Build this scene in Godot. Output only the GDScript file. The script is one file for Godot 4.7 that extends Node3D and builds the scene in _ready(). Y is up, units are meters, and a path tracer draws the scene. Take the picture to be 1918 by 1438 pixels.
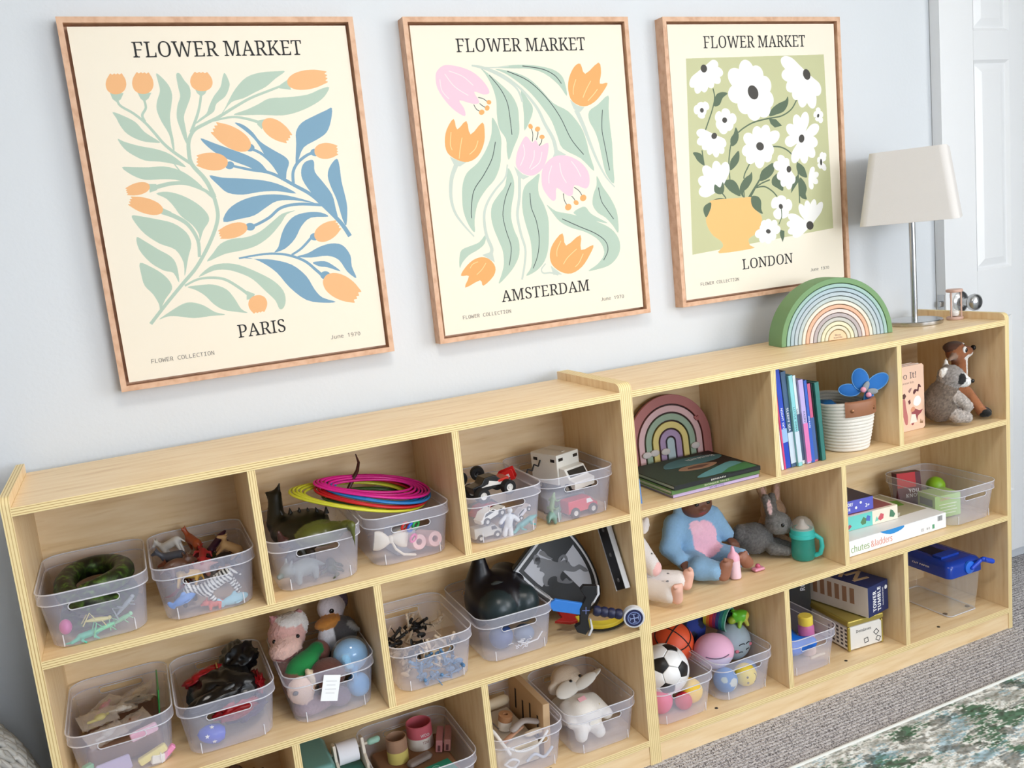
extends Node3D
# A children's room: three framed flower posters above two low birch plywood shelving units full of toys.
# y is up, metres; the wall behind the shelves is the plane z = -0.04, the units stand between z = 0 and z = 0.30.

const UNIT := 1.22        # width of one shelving unit
const PLY := 0.0152       # thickness of its boards
const DEEP := 0.302       # its depth
const TOP := 0.898        # upper face of its top
const ROW1 := 0.620       # upper faces of its shelves
const ROW2 := 0.341
const ROW3 := 0.063
const WALL_Z := -0.04

func _ready():
	# camera
	var cam := Camera3D.new()
	cam.name = "camera"
	cam.fov = rad_to_deg(2.0 * atan(719.0 / 1670.5))
	cam.position = Vector3(0.2339, 1.2598, 1.9833)
	cam.rotation_degrees = Vector3(-9.334, -23.104, -5.980)
	cam.near = 0.02
	add_child(cam)
	cam.current = true
	# sky and exposure
	var env := Environment.new()
	var sky := Sky.new()
	var air := ProceduralSkyMaterial.new()
	air.sky_top_color = Color(0.62, 0.74, 0.92)
	air.sky_horizon_color = Color(0.90, 0.93, 0.97)
	air.ground_bottom_color = Color(0.55, 0.55, 0.52)
	air.ground_horizon_color = Color(0.80, 0.81, 0.80)
	air.sky_energy_multiplier = 2.2
	air.ground_energy_multiplier = 1.4
	sky.sky_material = air
	env.background_mode = Environment.BG_SKY
	env.sky = sky
	env.ambient_light_source = Environment.AMBIENT_SOURCE_SKY
	env.tonemap_mode = Environment.TONE_MAPPER_LINEAR
	env.tonemap_exposure = 0.66
	env.sdfgi_enabled = true
	env.ssao_enabled = true
	env.ssil_enabled = true
	var we := WorldEnvironment.new()
	we.name = "surroundings"
	we.environment = env
	add_child(we)
	# daylight through the two windows
	daylight("daylight_side", Vector3(3.25, 1.50, 2.30), Vector3(0, 90, 0), Vector2(1.80, 1.40), 6.5, Color(1.0, 0.985, 0.96))
	daylight("daylight_front", Vector3(2.0, 1.50, 5.55), Vector3(0, 0, 0), Vector2(2.2, 1.40), 13.0, Color(0.94, 0.97, 1.0))
	daylight("ceiling_lamp_light", Vector3(0.75, 2.425, 1.40), Vector3(-90, 0, 0), Vector2(0.5, 0.5), 2.4, Color(1.0, 0.97, 0.93))
	make_materials()
	build_room()
	build_units()
	build_posters()
	build_top()
	build_bins()
	build_left_contents()
	build_right_contents()

func daylight(called: String, at: Vector3, turn: Vector3, size: Vector2, energy: float, tint: Color):
	var l := AreaLight3D.new()
	l.name = called
	l.position = at
	l.rotation_degrees = turn
	l.area_size = size
	l.light_energy = energy
	l.light_color = tint
	l.area_range = 12.0
	l.area_attenuation = 2.0
	l.area_normalize_energy = true
	l.shadow_enabled = true
	add_child(l)

# ------------------------------------------------------------------ mesh building
class Geo:
	var v := PackedVector3Array()
	var n := PackedVector3Array()
	var uv := PackedVector2Array()
	var c := PackedColorArray()
	var col := Color.WHITE          # linear colour of what is added next
	var colored := false
	var xf := Transform3D.IDENTITY  # where what is added next goes

	func paint(srgb: Color) -> Geo:
		col = srgb.srgb_to_linear()
		colored = true
		return self

	func at(p: Vector3, euler_deg := Vector3.ZERO, s := Vector3.ONE) -> Geo:
		xf = Transform3D(Basis.from_euler(euler_deg * (PI / 180.0)).scaled_local(s), p)
		return self

	func tri(a: Vector3, b: Vector3, d: Vector3, na: Vector3, nb: Vector3, nd: Vector3, ua := Vector2.ZERO, ub := Vector2.ZERO, ud := Vector2.ZERO):
		a = xf * a; b = xf * b; d = xf * d
		var g := (b - a).cross(d - a)
		if g.length_squared() < 1e-18:
			return
		var nx := xf.basis.inverse().transposed()
		na = (nx * na).normalized(); nb = (nx * nb).normalized(); nd = (nx * nd).normalized()
		if g.dot(na + nb + nd) > 0.0:
			var t := b; b = d; d = t
			t = nb; nb = nd; nd = t
			var tu := ub; ub = ud; ud = tu
		v.append(a); v.append(b); v.append(d)
		n.append(na); n.append(nb); n.append(nd)
		uv.append(ua); uv.append(ub); uv.append(ud)
		c.append(col); c.append(col); c.append(col)

	func flat(a: Vector3, b: Vector3, d: Vector3, out := Vector3.ZERO):
		var m := (d - a).cross(b - a).normalized()
		if out != Vector3.ZERO and m.dot(out) < 0.0:
			m = -m
		tri(a, b, d, m, m, m)

	func quad(a: Vector3, b: Vector3, d: Vector3, e: Vector3, m := Vector3.ZERO, u0 := Vector2(0, 0), u1 := Vector2(1, 1)):
		if m == Vector3.ZERO:
			m = (d - a).cross(b - a).normalized()
		tri(a, b, d, m, m, m, u0, Vector2(u1.x, u0.y), u1)
		tri(a, d, e, m, m, m, u0, u1, Vector2(u0.x, u1.y))

	# a box with chamfered edges
	func box(p: Vector3, s: Vector3, b := 0.0):
		var h := s * 0.5
		b = minf(b, minf(h.x, minf(h.y, h.z)) * 0.95)
		for ax in 3:
			var i := (ax + 1) % 3
			var j := (ax + 2) % 3
			for sg in [-1.0, 1.0]:
				var m := Vector3.ZERO
				m[ax] = sg
				var q := []
				for k in [[-1, -1], [1, -1], [1, 1], [-1, 1]]:
					var w := Vector3.ZERO
					w[ax] = h[ax] * sg
					w[i] = (h[i] - b) * k[0]
					w[j] = (h[j] - b) * k[1]
					q.append(p + w)
				quad(q[0], q[1], q[2], q[3], m)
			if b > 0.0:
				for si in [-1.0, 1.0]:
					for sj in [-1.0, 1.0]:
						var mi := Vector3.ZERO; mi[i] = si
						var mj := Vector3.ZERO; mj[j] = sj
						var q := []
						for e in [[-1.0, 0], [1.0, 0], [1.0, 1], [-1.0, 1]]:
							var w := Vector3.ZERO
							w[ax] = (h[ax] - b) * e[0]
							w[i] = (h[i] - (b if e[1] == 1 else 0.0)) * si
							w[j] = (h[j] - (0.0 if e[1] == 1 else b)) * sj
							q.append(p + w)
						tri(q[0], q[1], q[2], mi, mi, mj)
						tri(q[0], q[2], q[3], mi, mj, mj)
		if b > 0.0:
			for sx in [-1.0, 1.0]:
				for sy in [-1.0, 1.0]:
					for sz in [-1.0, 1.0]:
						var q := [Vector3(h.x * sx, (h.y - b) * sy, (h.z - b) * sz), Vector3((h.x - b) * sx, h.y * sy, (h.z - b) * sz), Vector3((h.x - b) * sx, (h.y - b) * sy, h.z * sz)]
						tri(p + q[0], p + q[1], p + q[2], Vector3(sx, 0, 0), Vector3(0, sy, 0), Vector3(0, 0, sz))

	# a smooth sheet through rows of points
	func grid(rows: Array, wrap := false, uscale := 1.0, vscale := 1.0):
		var nr := rows.size()
		var nc: int = rows[0].size()
		var nn := PackedVector3Array()
		nn.resize(nr * nc)
		var cw := nc if wrap else nc - 1
		for r in nr - 1:
			var p0: PackedVector3Array = rows[r]
			var p1: PackedVector3Array = rows[r + 1]
			for k in cw:
				var k1 := (k + 1) % nc
				var m := (p1[k] - p0[k1]).cross(p0[k] - p1[k1])
				nn[r * nc + k] += m; nn[r * nc + k1] += m
				nn[(r + 1) * nc + k] += m; nn[(r + 1) * nc + k1] += m
		for r in [0, nr - 1]:
			if rows[r][0].distance_to(rows[r][nc / 2]) < 1e-6 and rows[r][0].distance_to(rows[r][nc / 4]) < 1e-6:
				var t := Vector3.ZERO
				for k in nc:
					t += nn[r * nc + k]
				for k in nc:
					nn[r * nc + k] = t
		for r in nr - 1:
			var p0: PackedVector3Array = rows[r]
			var p1: PackedVector3Array = rows[r + 1]
			for k in cw:
				var k1 := (k + 1) % nc
				var a := r * nc
				var b := (r + 1) * nc
				var v0 := vscale * r / (nr - 1)
				var v1 := vscale * (r + 1) / (nr - 1)
				var u0 := uscale * k / cw
				var u1 := uscale * (k + 1) / cw
				tri(p0[k], p0[k1], p1[k1], nn[a + k], nn[a + k1], nn[b + k1], Vector2(u0, v0), Vector2(u1, v0), Vector2(u1, v1))
				tri(p0[k], p1[k1], p1[k], nn[a + k], nn[b + k1], nn[b + k], Vector2(u0, v0), Vector2(u1, v1), Vector2(u0, v1))

	# turned about y: profile of (radius, height); corners sharper than 40 degrees stay sharp
	func lathe(profile: Array, seg := 24, squash := Vector2.ONE):
		var runs := []
		var run := [profile[0]]
		for i in range(1, profile.size()):
			run.append(profile[i])
			if i + 1 < profile.size():
				var d0: Vector2 = (profile[i] - profile[i - 1]).normalized()
				var d1: Vector2 = (profile[i + 1] - profile[i]).normalized()
				if d0.dot(d1) < 0.77:
					runs.append(run)
					run = [profile[i]]
		runs.append(run)
		for q in runs:
			var rows := []
			for pt in q:
				var row := PackedVector3Array()
				for k in seg:
					var a := TAU * k / seg
					row.append(Vector3(cos(a) * pt.x * squash.x, pt.y, sin(a) * pt.x * squash.y))
				rows.append(row)
			grid(rows, true)

	func ball(p: Vector3, r: Vector3, seg := 16):
		var old := xf
		xf = xf * Transform3D(Basis.from_scale(r), p)
		var pr := []
		var m := maxi(6, seg / 2)
		for i in m + 1:
			var a := PI * i / m - PI / 2
			pr.append(Vector2(maxf(cos(a), 0.0), sin(a)))
		pr[0].x = 0.0
		pr[m].x = 0.0
		lathe(pr, seg)
		xf = old

	# a round bar along a path; r is a number or one number per point
	func tube(path: Array, r, seg := 8, caps := true, closed := false):
		var np := path.size()
		var rad := func(i): return float(r[i]) if r is Array else float(r)
		var t0: Vector3 = (path[1] - path[0]).normalized()
		var up := Vector3.UP if absf(t0.y) < 0.9 else Vector3.RIGHT
		var side := t0.cross(up).normalized()
		var rows := []
		for i in np:
			var pa: Vector3 = path[(i - 1 + np) % np] if closed else path[maxi(i - 1, 0)]
			var pb: Vector3 = path[(i + 1) % np] if closed else path[mini(i + 1, np - 1)]
			var t := (pb - pa).normalized()
			side = (side - t * side.dot(t)).normalized()
			var o := t.cross(side)
			var radius: float = rad.call(i)
			var row := PackedVector3Array()
			for k in seg:
				var a := TAU * k / seg
				row.append(path[i] + (side * cos(a) + o * sin(a)) * radius)
			if i == 0 and caps and not closed:
				for e in [[1.0, 0.0], [0.8, 0.6], [0.35, 0.93]]:
					var cap := PackedVector3Array()
					for q in row:
						cap.append(path[i] - t * radius * e[0] + (q - path[i]) * e[1])
					rows.append(cap)
			rows.append(row)
			if i == np - 1 and caps and not closed:
				for e in [[0.35, 0.93], [0.8, 0.6], [1.0, 0.0]]:
					var cap := PackedVector3Array()
					for q in row:
						cap.append(path[i] + t * radius * e[0] + (q - path[i]) * e[1])
					rows.append(cap)
		if closed:
			rows.append(rows[0])
		grid(rows, true)

	# outline in x, y pushed out from z = 0 to z = d, edges eased by b
	func slab(poly: PackedVector2Array, d: float, b := 0.0):
		var np := poly.size()
		var area := 0.0
		for i in np:
			area += poly[i].cross(poly[(i + 1) % np])
		if area < 0.0:
			poly = poly.duplicate()
			poly.reverse()
		var nor := []   # outward normal of each edge
		for i in np:
			var e := (poly[(i + 1) % np] - poly[i]).normalized()
			nor.append(Vector2(e.y, -e.x))
		var inn := PackedVector2Array()
		for i in np:
			var m: Vector2 = nor[i] + nor[(i - 1 + np) % np]
			m = m.normalized() / maxf(0.4, m.length() * 0.5)
			inn.append(poly[i] - m * b)
		var tris := Geometry2D.triangulate_polygon(inn)
		var sx := 1.0
		for k in range(0, tris.size(), 3):
			for zf in [0.0, d]:
				var m := Vector3(0, 0, -1 if zf == 0.0 else 1)
				var p: Array = [inn[tris[k]], inn[tris[k + 1]], inn[tris[k + 2]]]
				tri(Vector3(p[0].x, p[0].y, zf), Vector3(p[1].x, p[1].y, zf), Vector3(p[2].x, p[2].y, zf), m, m, m, p[0], p[1], p[2])
		for i in np:
			var j := (i + 1) % np
			var n0: Vector2 = nor[i]
			var n1: Vector2 = nor[i]
			var pv: Vector2 = nor[(i - 1 + np) % np]
			var nx: Vector2 = nor[j]
			if pv.dot(n0) > 0.75:
				n0 = (n0 + pv).normalized()
			if nx.dot(n1) > 0.75:
				n1 = (n1 + nx).normalized()
			var m0 := Vector3(n0.x, n0.y, 0)
			var m1 := Vector3(n1.x, n1.y, 0)
			var a0 := Vector3(poly[i].x, poly[i].y, b); var a1 := Vector3(poly[j].x, poly[j].y, b)
			var b0 := Vector3(poly[i].x, poly[i].y, d - b); var b1 := Vector3(poly[j].x, poly[j].y, d - b)
			tri(a0, a1, b1, m0, m1, m1); tri(a0, b1, b0, m0, m1, m0)
			if b > 0.0:
				for e in [[b, 0.0, -1.0], [d - b, d, 1.0]]:
					var c0 := Vector3(poly[i].x, poly[i].y, e[0]); var c1 := Vector3(poly[j].x, poly[j].y, e[0])
					var d0 := Vector3(inn[i].x, inn[i].y, e[1]); var d1 := Vector3(inn[j].x, inn[j].y, e[1])
					var zn := Vector3(0, 0, e[2])
					tri(c0, c1, d1, m0, m1, zn); tri(c0, d1, d0, m0, zn, zn)

	func arrays() -> Array:
		var a := []
		a.resize(Mesh.ARRAY_MAX)
		a[Mesh.ARRAY_VERTEX] = v
		a[Mesh.ARRAY_NORMAL] = n
		a[Mesh.ARRAY_TEX_UV] = uv
		if colored:
			a[Mesh.ARRAY_COLOR] = c
		return a

	func mesh() -> ArrayMesh:
		var st := SurfaceTool.new()
		st.create_from_arrays(arrays())
		st.index()
		return st.commit()

# soft bodies: capsules and ellipsoids joined by a smooth minimum, meshed as surface nets.
# shapes: ["c", a, b, ra, rb, colour], ["e", centre, radii, euler degrees, colour], paint only: ["p", centre, radii, colour]
static func field_of(s: Array, p: Vector3) -> float:
	if s[0] == "c":
		var ab: Vector3 = s[2] - s[1]
		var t := clampf((p - s[1]).dot(ab) / maxf(ab.length_squared(), 1e-9), 0.0, 1.0)
		return (p - s[1] - ab * t).length() - lerpf(s[3], s[4], t)
	var q: Vector3 = s[6] * (p - s[1])
	var r: Vector3 = s[2]
	var k0 := (q / r).length()
	var k1 := (q / (r * r)).length()
	return k0 * (k0 - 1.0) / maxf(k1, 1e-6)

func body(shapes: Array, k: float, cell: float, rough := 0.0, mottle := 0.0) -> Geo:
	var solid := []
	var paints := []
	var lo := Vector3(1e9, 1e9, 1e9)
	var hi := -lo
	for s0 in shapes:
		var s: Array = s0.duplicate()
		if s[0] == "p":
			paints.append(s)
			continue
		if s[0] == "e":
			s.resize(7)
			s[6] = Basis.from_euler(s[3] * (PI / 180.0)).inverse()
			s[5] = s[4]
			var m := maxf(s[2].x, maxf(s[2].y, s[2].z))
			s.append(s[1] - Vector3.ONE * (m + k)); s.append(s[1] + Vector3.ONE * (m + k))
		else:
			var m := maxf(s[3], s[4]) + k
			s.append(null)
			s.append(s[1].min(s[2]) - Vector3.ONE * m); s.append(s[1].max(s[2]) + Vector3.ONE * m)
		lo = lo.min(s[7]); hi = hi.max(s[8])
		solid.append(s)
	lo -= Vector3.ONE * cell * 2.0
	var dim := Vector3i(((hi - lo) / cell).ceil()) + Vector3i(3, 3, 3)
	var f := PackedFloat32Array()
	f.resize(dim.x * dim.y * dim.z)
	f.fill(1.0)
	var bump := FastNoiseLite.new()
	bump.seed = 5
	bump.frequency = 1.0
	for s in solid:
		var a := Vector3i(((s[7] - lo) / cell).floor()).clampi(0, 100000)
		var b := Vector3i(((s[8] - lo) / cell).ceil()).clamp(Vector3i.ZERO, dim - Vector3i.ONE)
		for z in range(a.z, b.z + 1):
			for y in range(a.y, b.y + 1):
				var base := (z * dim.y + y) * dim.x
				for x in range(a.x, b.x + 1):
					var p := lo + Vector3(x, y, z) * cell
					var d := field_of(s, p)
					var old := f[base + x]
					var h := maxf(k - absf(d - old), 0.0) / k
					f[base + x] = minf(d, old) - h * h * k * 0.25
	var slot := {}
	var pts := PackedVector3Array()
	var step := [1, dim.x, dim.x * dim.y]
	for z in dim.z - 1:
		for y in dim.y - 1:
			for x in dim.x - 1:
				var i := (z * dim.y + y) * dim.x + x
				var first := f[i] < 0.0
				var mixed := false
				for q in [1, step[1], step[1] + 1, step[2], step[2] + 1, step[2] + step[1], step[2] + step[1] + 1]:
					if (f[i + q] < 0.0) != first:
						mixed = true
						break
				if not mixed:
					continue
				var sum := Vector3.ZERO
				var cnt := 0
				for e in EDGES:
					var fa := f[i + e[0].x + e[0].y * step[1] + e[0].z * step[2]]
					var fb := f[i + e[1].x + e[1].y * step[1] + e[1].z * step[2]]
					if (fa < 0.0) != (fb < 0.0):
						sum += Vector3(e[0]).lerp(Vector3(e[1]), fa / (fa - fb))
						cnt += 1
				slot[i] = pts.size()
				pts.append(lo + (Vector3(x, y, z) + sum / cnt) * cell)
	var faces := []
	for i in slot:
		var x: int = i % dim.x
		var y: int = (i / dim.x) % dim.y
		var z: int = i / step[2]
		for ax in 3:
			var st: int = step[ax]
			if (f[i] < 0.0) == (f[i + st] < 0.0):
				continue
			var u: int = step[(ax + 1) % 3]
			var w: int = step[(ax + 2) % 3]
			var q := [i, i - u, i - u - w, i - w]
			if slot.has(q[1]) and slot.has(q[2]) and slot.has(q[3]):
				faces.append([slot[q[0]], slot[q[1]], slot[q[2]], slot[q[3]], f[i] < 0.0])
	var nor := PackedVector3Array()
	nor.resize(pts.size())
	for q in faces:
		var m := (pts[q[2]] - pts[q[0]]).cross(pts[q[3]] - pts[q[1]])
		if not q[4]:
			m = -m
		for j in 4:
			nor[q[j]] += m
	if rough > 0.0:
		for i in pts.size():
			pts[i] += nor[i].normalized() * rough * bump.get_noise_3dv(pts[i] * 260.0)
	var tint := PackedColorArray()
	for p in pts:
		var best := 1e9
		var c := Color.WHITE
		for s in solid:
			var d := field_of(s, p)
			if d < best:
				best = d
				c = s[5]
		for s in paints:
			if ((p - s[1]) / s[2]).length() < 1.0:
				c = s[3]
		var sp := 1.0 + mottle * (bump.get_noise_3dv(p * 170.0) + 0.6 * bump.get_noise_3dv(p * Vector3(150, 60, 150)))
		tint.append(c.srgb_to_linear() * Color(sp, sp, sp))
	var g := Geo.new()
	g.colored = true
	for q in faces:
		for t in [[0, 1, 2], [0, 2, 3]]:
			var a: int = q[t[0]]
			var b: int = q[t[1]]
			var d: int = q[t[2]]
			var before := g.v.size()
			g.tri(pts[a], pts[b], pts[d], nor[a], nor[b], nor[d])
			if g.v.size() > before:
				for j in 3:
					var w: Vector3 = g.v[before + j]
					var id: int = a if w == pts[a] else (b if w == pts[b] else d)
					g.c[before + j] = tint[id]
	return g

const EDGES := [[Vector3i(0, 0, 0), Vector3i(1, 0, 0)], [Vector3i(0, 1, 0), Vector3i(1, 1, 0)], [Vector3i(0, 0, 1), Vector3i(1, 0, 1)], [Vector3i(0, 1, 1), Vector3i(1, 1, 1)],
	[Vector3i(0, 0, 0), Vector3i(0, 1, 0)], [Vector3i(1, 0, 0), Vector3i(1, 1, 0)], [Vector3i(0, 0, 1), Vector3i(0, 1, 1)], [Vector3i(1, 0, 1), Vector3i(1, 1, 1)],
	[Vector3i(0, 0, 0), Vector3i(0, 0, 1)], [Vector3i(1, 0, 0), Vector3i(1, 0, 1)], [Vector3i(0, 1, 0), Vector3i(0, 1, 1)], [Vector3i(1, 1, 0), Vector3i(1, 1, 1)]]

# ------------------------------------------------------------------ things and parts
var taken := {}
func numbered(called: String) -> String:
	var k: int = taken.get(called, 0)
	taken[called] = k + 1
	return called if k == 0 else "%s_%03d" % [called, k]

func thing(called: String, label: String, category: String, at := Vector3.ZERO, turn := Vector3.ZERO, group := "") -> Node3D:
	var o := Node3D.new()
	o.name = numbered(called)
	o.position = at
	o.rotation_degrees = turn
	tag(o, label, category, group)
	add_child(o)
	return o

func tag(o: Node, label: String, category: String, group := ""):
	o.set_meta("label", label)
	o.set_meta("category", category)
	if group:
		o.set_meta("group", group)

func part(parent: Node, called: String, g, m: Material, at := Vector3.ZERO, turn := Vector3.ZERO, label := "") -> MeshInstance3D:
	var o := MeshInstance3D.new()
	o.name = called
	o.mesh = g.mesh() if g is Geo else g
	o.position = at
	o.rotation_degrees = turn
	for s in o.mesh.get_surface_count():
		o.set_surface_override_material(s, m)
	if label:
		o.set_meta("label", label)
	parent.add_child(o, true)
	return o

# a thing that is one mesh
func single(called: String, label: String, category: String, g, m: Material, at := Vector3.ZERO, turn := Vector3.ZERO, group := "") -> MeshInstance3D:
	var o := part(self, numbered(called), g, m, at, turn)
	tag(o, label, category, group)
	return o

func structure(called: String, g, m: Material, at := Vector3.ZERO) -> MeshInstance3D:
	var o := part(self, called, g, m, at)
	o.set_meta("kind", "structure")
	return o

func words(parent: Node, called: String, text: String, font: String, height: float, m: Material, at: Vector3, turn := Vector3.ZERO, width := 0.0, deep := 0.0004, bold := false) -> MeshInstance3D:
	# lettering of a given cap height, squeezed to a given width; `at` is the middle of its base line, which runs along x
	var f := SystemFont.new()
	f.font_names = PackedStringArray([font])
	if bold:
		f.font_weight = 700
	var t := TextMesh.new()
	t.font = f
	t.text = text
	t.font_size = 64
	t.pixel_size = 0.01
	t.depth = 0.01
	t.curve_step = 1.5
	t.horizontal_alignment = HORIZONTAL_ALIGNMENT_CENTER
	var arr := t.get_mesh_arrays()
	var vs: PackedVector3Array = arr[Mesh.ARRAY_VERTEX]
	var lo := Vector3(1e9, 1e9, 1e9)
	var hi := -lo
	for p in vs:
		lo = lo.min(p); hi = hi.max(p)
	var cap := 0.64 * 0.714     # height of a capital in this font at this size
	var sy := height / cap
	var sx := sy if width <= 0.0 else width / maxf(hi.x - lo.x, 1e-6)
	var o := MeshInstance3D.new()
	o.name = called
	var basey := 0.0
	# the base line: bottom of the text unless a letter hangs below it
	basey = lo.y
	for ch in "gjpqy,J(":
		if text.contains(ch):
			basey = lo.y + 0.64 * 0.22
			break
	if text.contains("J") and not (text.contains("y") or text.contains("g") or text.contains("p")):
		basey = lo.y
	var w := PackedVector3Array()
	for p in vs:
		w.append(Vector3((p.x - (lo.x + hi.x) * 0.5) * sx, (p.y - basey) * sy, (p.z / 0.01) * deep))
	var am := ArrayMesh.new()
	var na := []
	na.resize(Mesh.ARRAY_MAX)
	na[Mesh.ARRAY_VERTEX] = w
	na[Mesh.ARRAY_NORMAL] = arr[Mesh.ARRAY_NORMAL]
	na[Mesh.ARRAY_INDEX] = arr[Mesh.ARRAY_INDEX]
	am.add_surface_from_arrays(Mesh.PRIMITIVE_TRIANGLES, na)
	o.mesh = am
	o.set_surface_override_material(0, m)
	o.position = at
	o.rotation_degrees = turn
	parent.add_child(o, true)
	return o

# ------------------------------------------------------------------ materials
var M := {}
func mat(called: String, c: Color, rough := 0.6, metal := 0.0) -> StandardMaterial3D:
	var m := StandardMaterial3D.new()
	m.resource_name = called
	m.albedo_color = c
	m.roughness = rough
	m.metallic = metal
	m.cull_mode = BaseMaterial3D.CULL_DISABLED
	return m

var colour_cache := {}
func plain(c: Color, rough := 0.5) -> StandardMaterial3D:
	var key := [c.to_html(), rough]
	if not colour_cache.has(key):
		colour_cache[key] = mat("colour", c, rough)
	return colour_cache[key]

func rgb(r: float, g: float, b: float) -> Color:
	return Color(r / 255.0, g / 255.0, b / 255.0)

func noise_texture(seed_: int, freq: float, ramp: Array, size := 512, octaves := 4, normal := false) -> NoiseTexture2D:
	var f := FastNoiseLite.new()
	f.seed = seed_
	f.frequency = freq
	f.fractal_octaves = octaves
	var t := NoiseTexture2D.new()
	t.width = size
	t.height = size
	t.seamless = true
	t.noise = f
	if normal:
		t.as_normal_map = true
		t.bump_strength = 4.0
	elif ramp:
		var gr := Gradient.new()
		gr.offsets = PackedFloat32Array(range(ramp.size()).map(func(i): return float(i) / (ramp.size() - 1)))
		gr.colors = PackedColorArray(ramp)
		t.color_ramp = gr
	return t

func make_materials():
	M.wall = mat("wall_paint", rgb(216, 220, 224), 0.85)
	M.wall.heightmap_enabled = false
	M.wall.normal_enabled = true
	M.wall.normal_texture = noise_texture(3, 0.05, [], 512, 4, true)
	M.wall.normal_scale = 0.06
	M.wall.uv1_triplanar = true
	M.wall.uv1_world_triplanar = true
	M.wall.uv1_scale = Vector3(3, 3, 3)
	M.white_paint = mat("white_gloss_paint", rgb(238, 239, 240), 0.35)
	M.ceiling = mat("ceiling_paint", rgb(240, 240, 238), 0.9)
	var ramp := [rgb(218, 181, 132), rgb(233, 201, 152), rgb(238, 208, 162), rgb(242, 215, 172), rgb(230, 196, 146)]
	var tex := noise_texture(11, 0.012, ramp, 1024, 5)
	M.wood_x = mat("birch_veneer_along_x", Color.WHITE, 0.42)
	M.wood_y = mat("birch_veneer_along_y", Color.WHITE, 0.42)
	M.wood_z = mat("birch_veneer_along_z", Color.WHITE, 0.42)
	for k in [["wood_x", Vector3(0.35, 3.2, 3.2)], ["wood_y", Vector3(3.2, 0.35, 3.2)], ["wood_z", Vector3(3.2, 3.2, 0.35)]]:
		M[k[0]].albedo_texture = tex
		M[k[0]].uv1_triplanar = true
		M[k[0]].uv1_world_triplanar = true
		M[k[0]].uv1_scale = k[1]
	# the edge of the plywood: pale and brown layers
	var im := Image.create(256, 48, false, Image.FORMAT_RGB8)
	var rng := RandomNumberGenerator.new()
	rng.seed = 4
	for y in 48:
		var q := fmod(y / 48.0 * 3.0 + 0.20, 1.0)
		for x in 256:
			var w := 0.0 if q < 0.66 else (1.0 if q < 0.90 else 0.4)
			var c := rgb(240, 219, 164).lerp(rgb(186, 150, 92), w * (0.85 + 0.15 * sin(x * 0.05)))
			c = c.lerp(rgb(225, 195, 140), rng.randf() * 0.25)
			im.set_pixel(x, y, c)
	M.ply = mat("plywood_edge", Color.WHITE, 0.55)
	M.ply.albedo_texture = ImageTexture.create_from_image(im)
	# carpet: ribs of grey loops
	var cp := Image.create(512, 512, false, Image.FORMAT_RGB8)
	var hm := Image.create(512, 512, false, Image.FORMAT_RGB8)
	rng.seed = 9
	var tone := PackedFloat32Array()
	for i in 64 * 64:
		tone.append(pow(rng.randf(), 1.4))
	for y in 512:
		for x in 512:
			var rib := 0.5 + 0.5 * cos(TAU * y / 32.0)
			var cell := tone[(y / 8) * 64 + ((x + 4 * (y / 8)) % 512) / 8]
			var inside := 1.0 - pow(absf(fmod(x + 4 * (y / 8), 8.0) - 3.5) / 4.0, 2.0) * 0.6 - pow(absf(y % 8 - 3.5) / 4.0, 2.0) * 0.4
			cp.set_pixel(x, y, rgb(222, 218, 219).lerp(rgb(96, 92, 96), cell * cell))
			var h := clampf(0.1 + 0.5 * rib + 0.4 * inside, 0.0, 1.0)
			hm.set_pixel(x, y, Color(h, h, h))
	M.carpet = mat("carpet", Color.WHITE, 0.95)
	M.carpet.albedo_texture = ImageTexture.create_from_image(cp)
	M.carpet.heightmap_enabled = true
	M.carpet.heightmap_texture = ImageTexture.create_from_image(hm)
	M.carpet.heightmap_scale = 0.45
	M.carpet.uv1_triplanar = true
	M.carpet.uv1_world_triplanar = true
	M.carpet.uv1_scale = Vector3(5.5, 5.5, 5.5)
	M.frame_wood = mat("oak_frame", Color.WHITE, 0.5)
	M.frame_wood.albedo_texture = noise_texture(21, 0.03, [rgb(196, 150, 118), rgb(216, 174, 142), rgb(224, 186, 156)], 256, 4)
	M.frame_wood.uv1_triplanar = true
	M.frame_wood.uv1_world_triplanar = true
	M.frame_wood.uv1_scale = Vector3(4, 4, 4)
	M.ink = mat("black_ink", rgb(24, 24, 26), 0.7)
	M.grey_ink = mat("grey_ink", rgb(120, 116, 112), 0.7)
	M.white_ink = mat("white_ink", rgb(245, 245, 245), 0.6)
	M.chrome = mat("brushed_nickel", rgb(190, 190, 190), 0.22, 1.0)
	M.steel = mat("dark_screw", rgb(90, 84, 76), 0.4, 0.8)
	M.bin = mat("frosted_plastic", Color(0.90, 0.90, 0.97, 0.28), 0.28)
	M.bin.transparency = BaseMaterial3D.TRANSPARENCY_ALPHA
	M.bin.metallic_specular = 0.55
	M.bin_rim = mat("frosted_plastic_rim", Color(0.93, 0.93, 0.96, 0.55), 0.3)
	M.bin_rim.transparency = BaseMaterial3D.TRANSPARENCY_ALPHA
	M.bin_rim.metallic_specular = 0.55
	M.film = mat("clear_film", Color(0.90, 0.86, 0.82, 0.25), 0.12)
	M.film.transparency = BaseMaterial3D.TRANSPARENCY_ALPHA
	M.clear = mat("clear_plastic", Color(0.92, 0.93, 0.92, 0.14), 0.08)
	M.clear.transparency = BaseMaterial3D.TRANSPARENCY_ALPHA
	M.fur = mat("plush", Color.WHITE, 0.9)
	M.fur.vertex_color_use_as_albedo = true
	M.fur.normal_enabled = true
	M.fur.normal_texture = noise_texture(31, 0.09, [], 512, 4, true)
	M.fur.normal_scale = 0.9
	M.fur.uv1_triplanar = true
	M.fur.uv1_scale = Vector3(9, 9, 9)
	M.fur.rim_enabled = true
	M.fur.rim = 0.35
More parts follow.
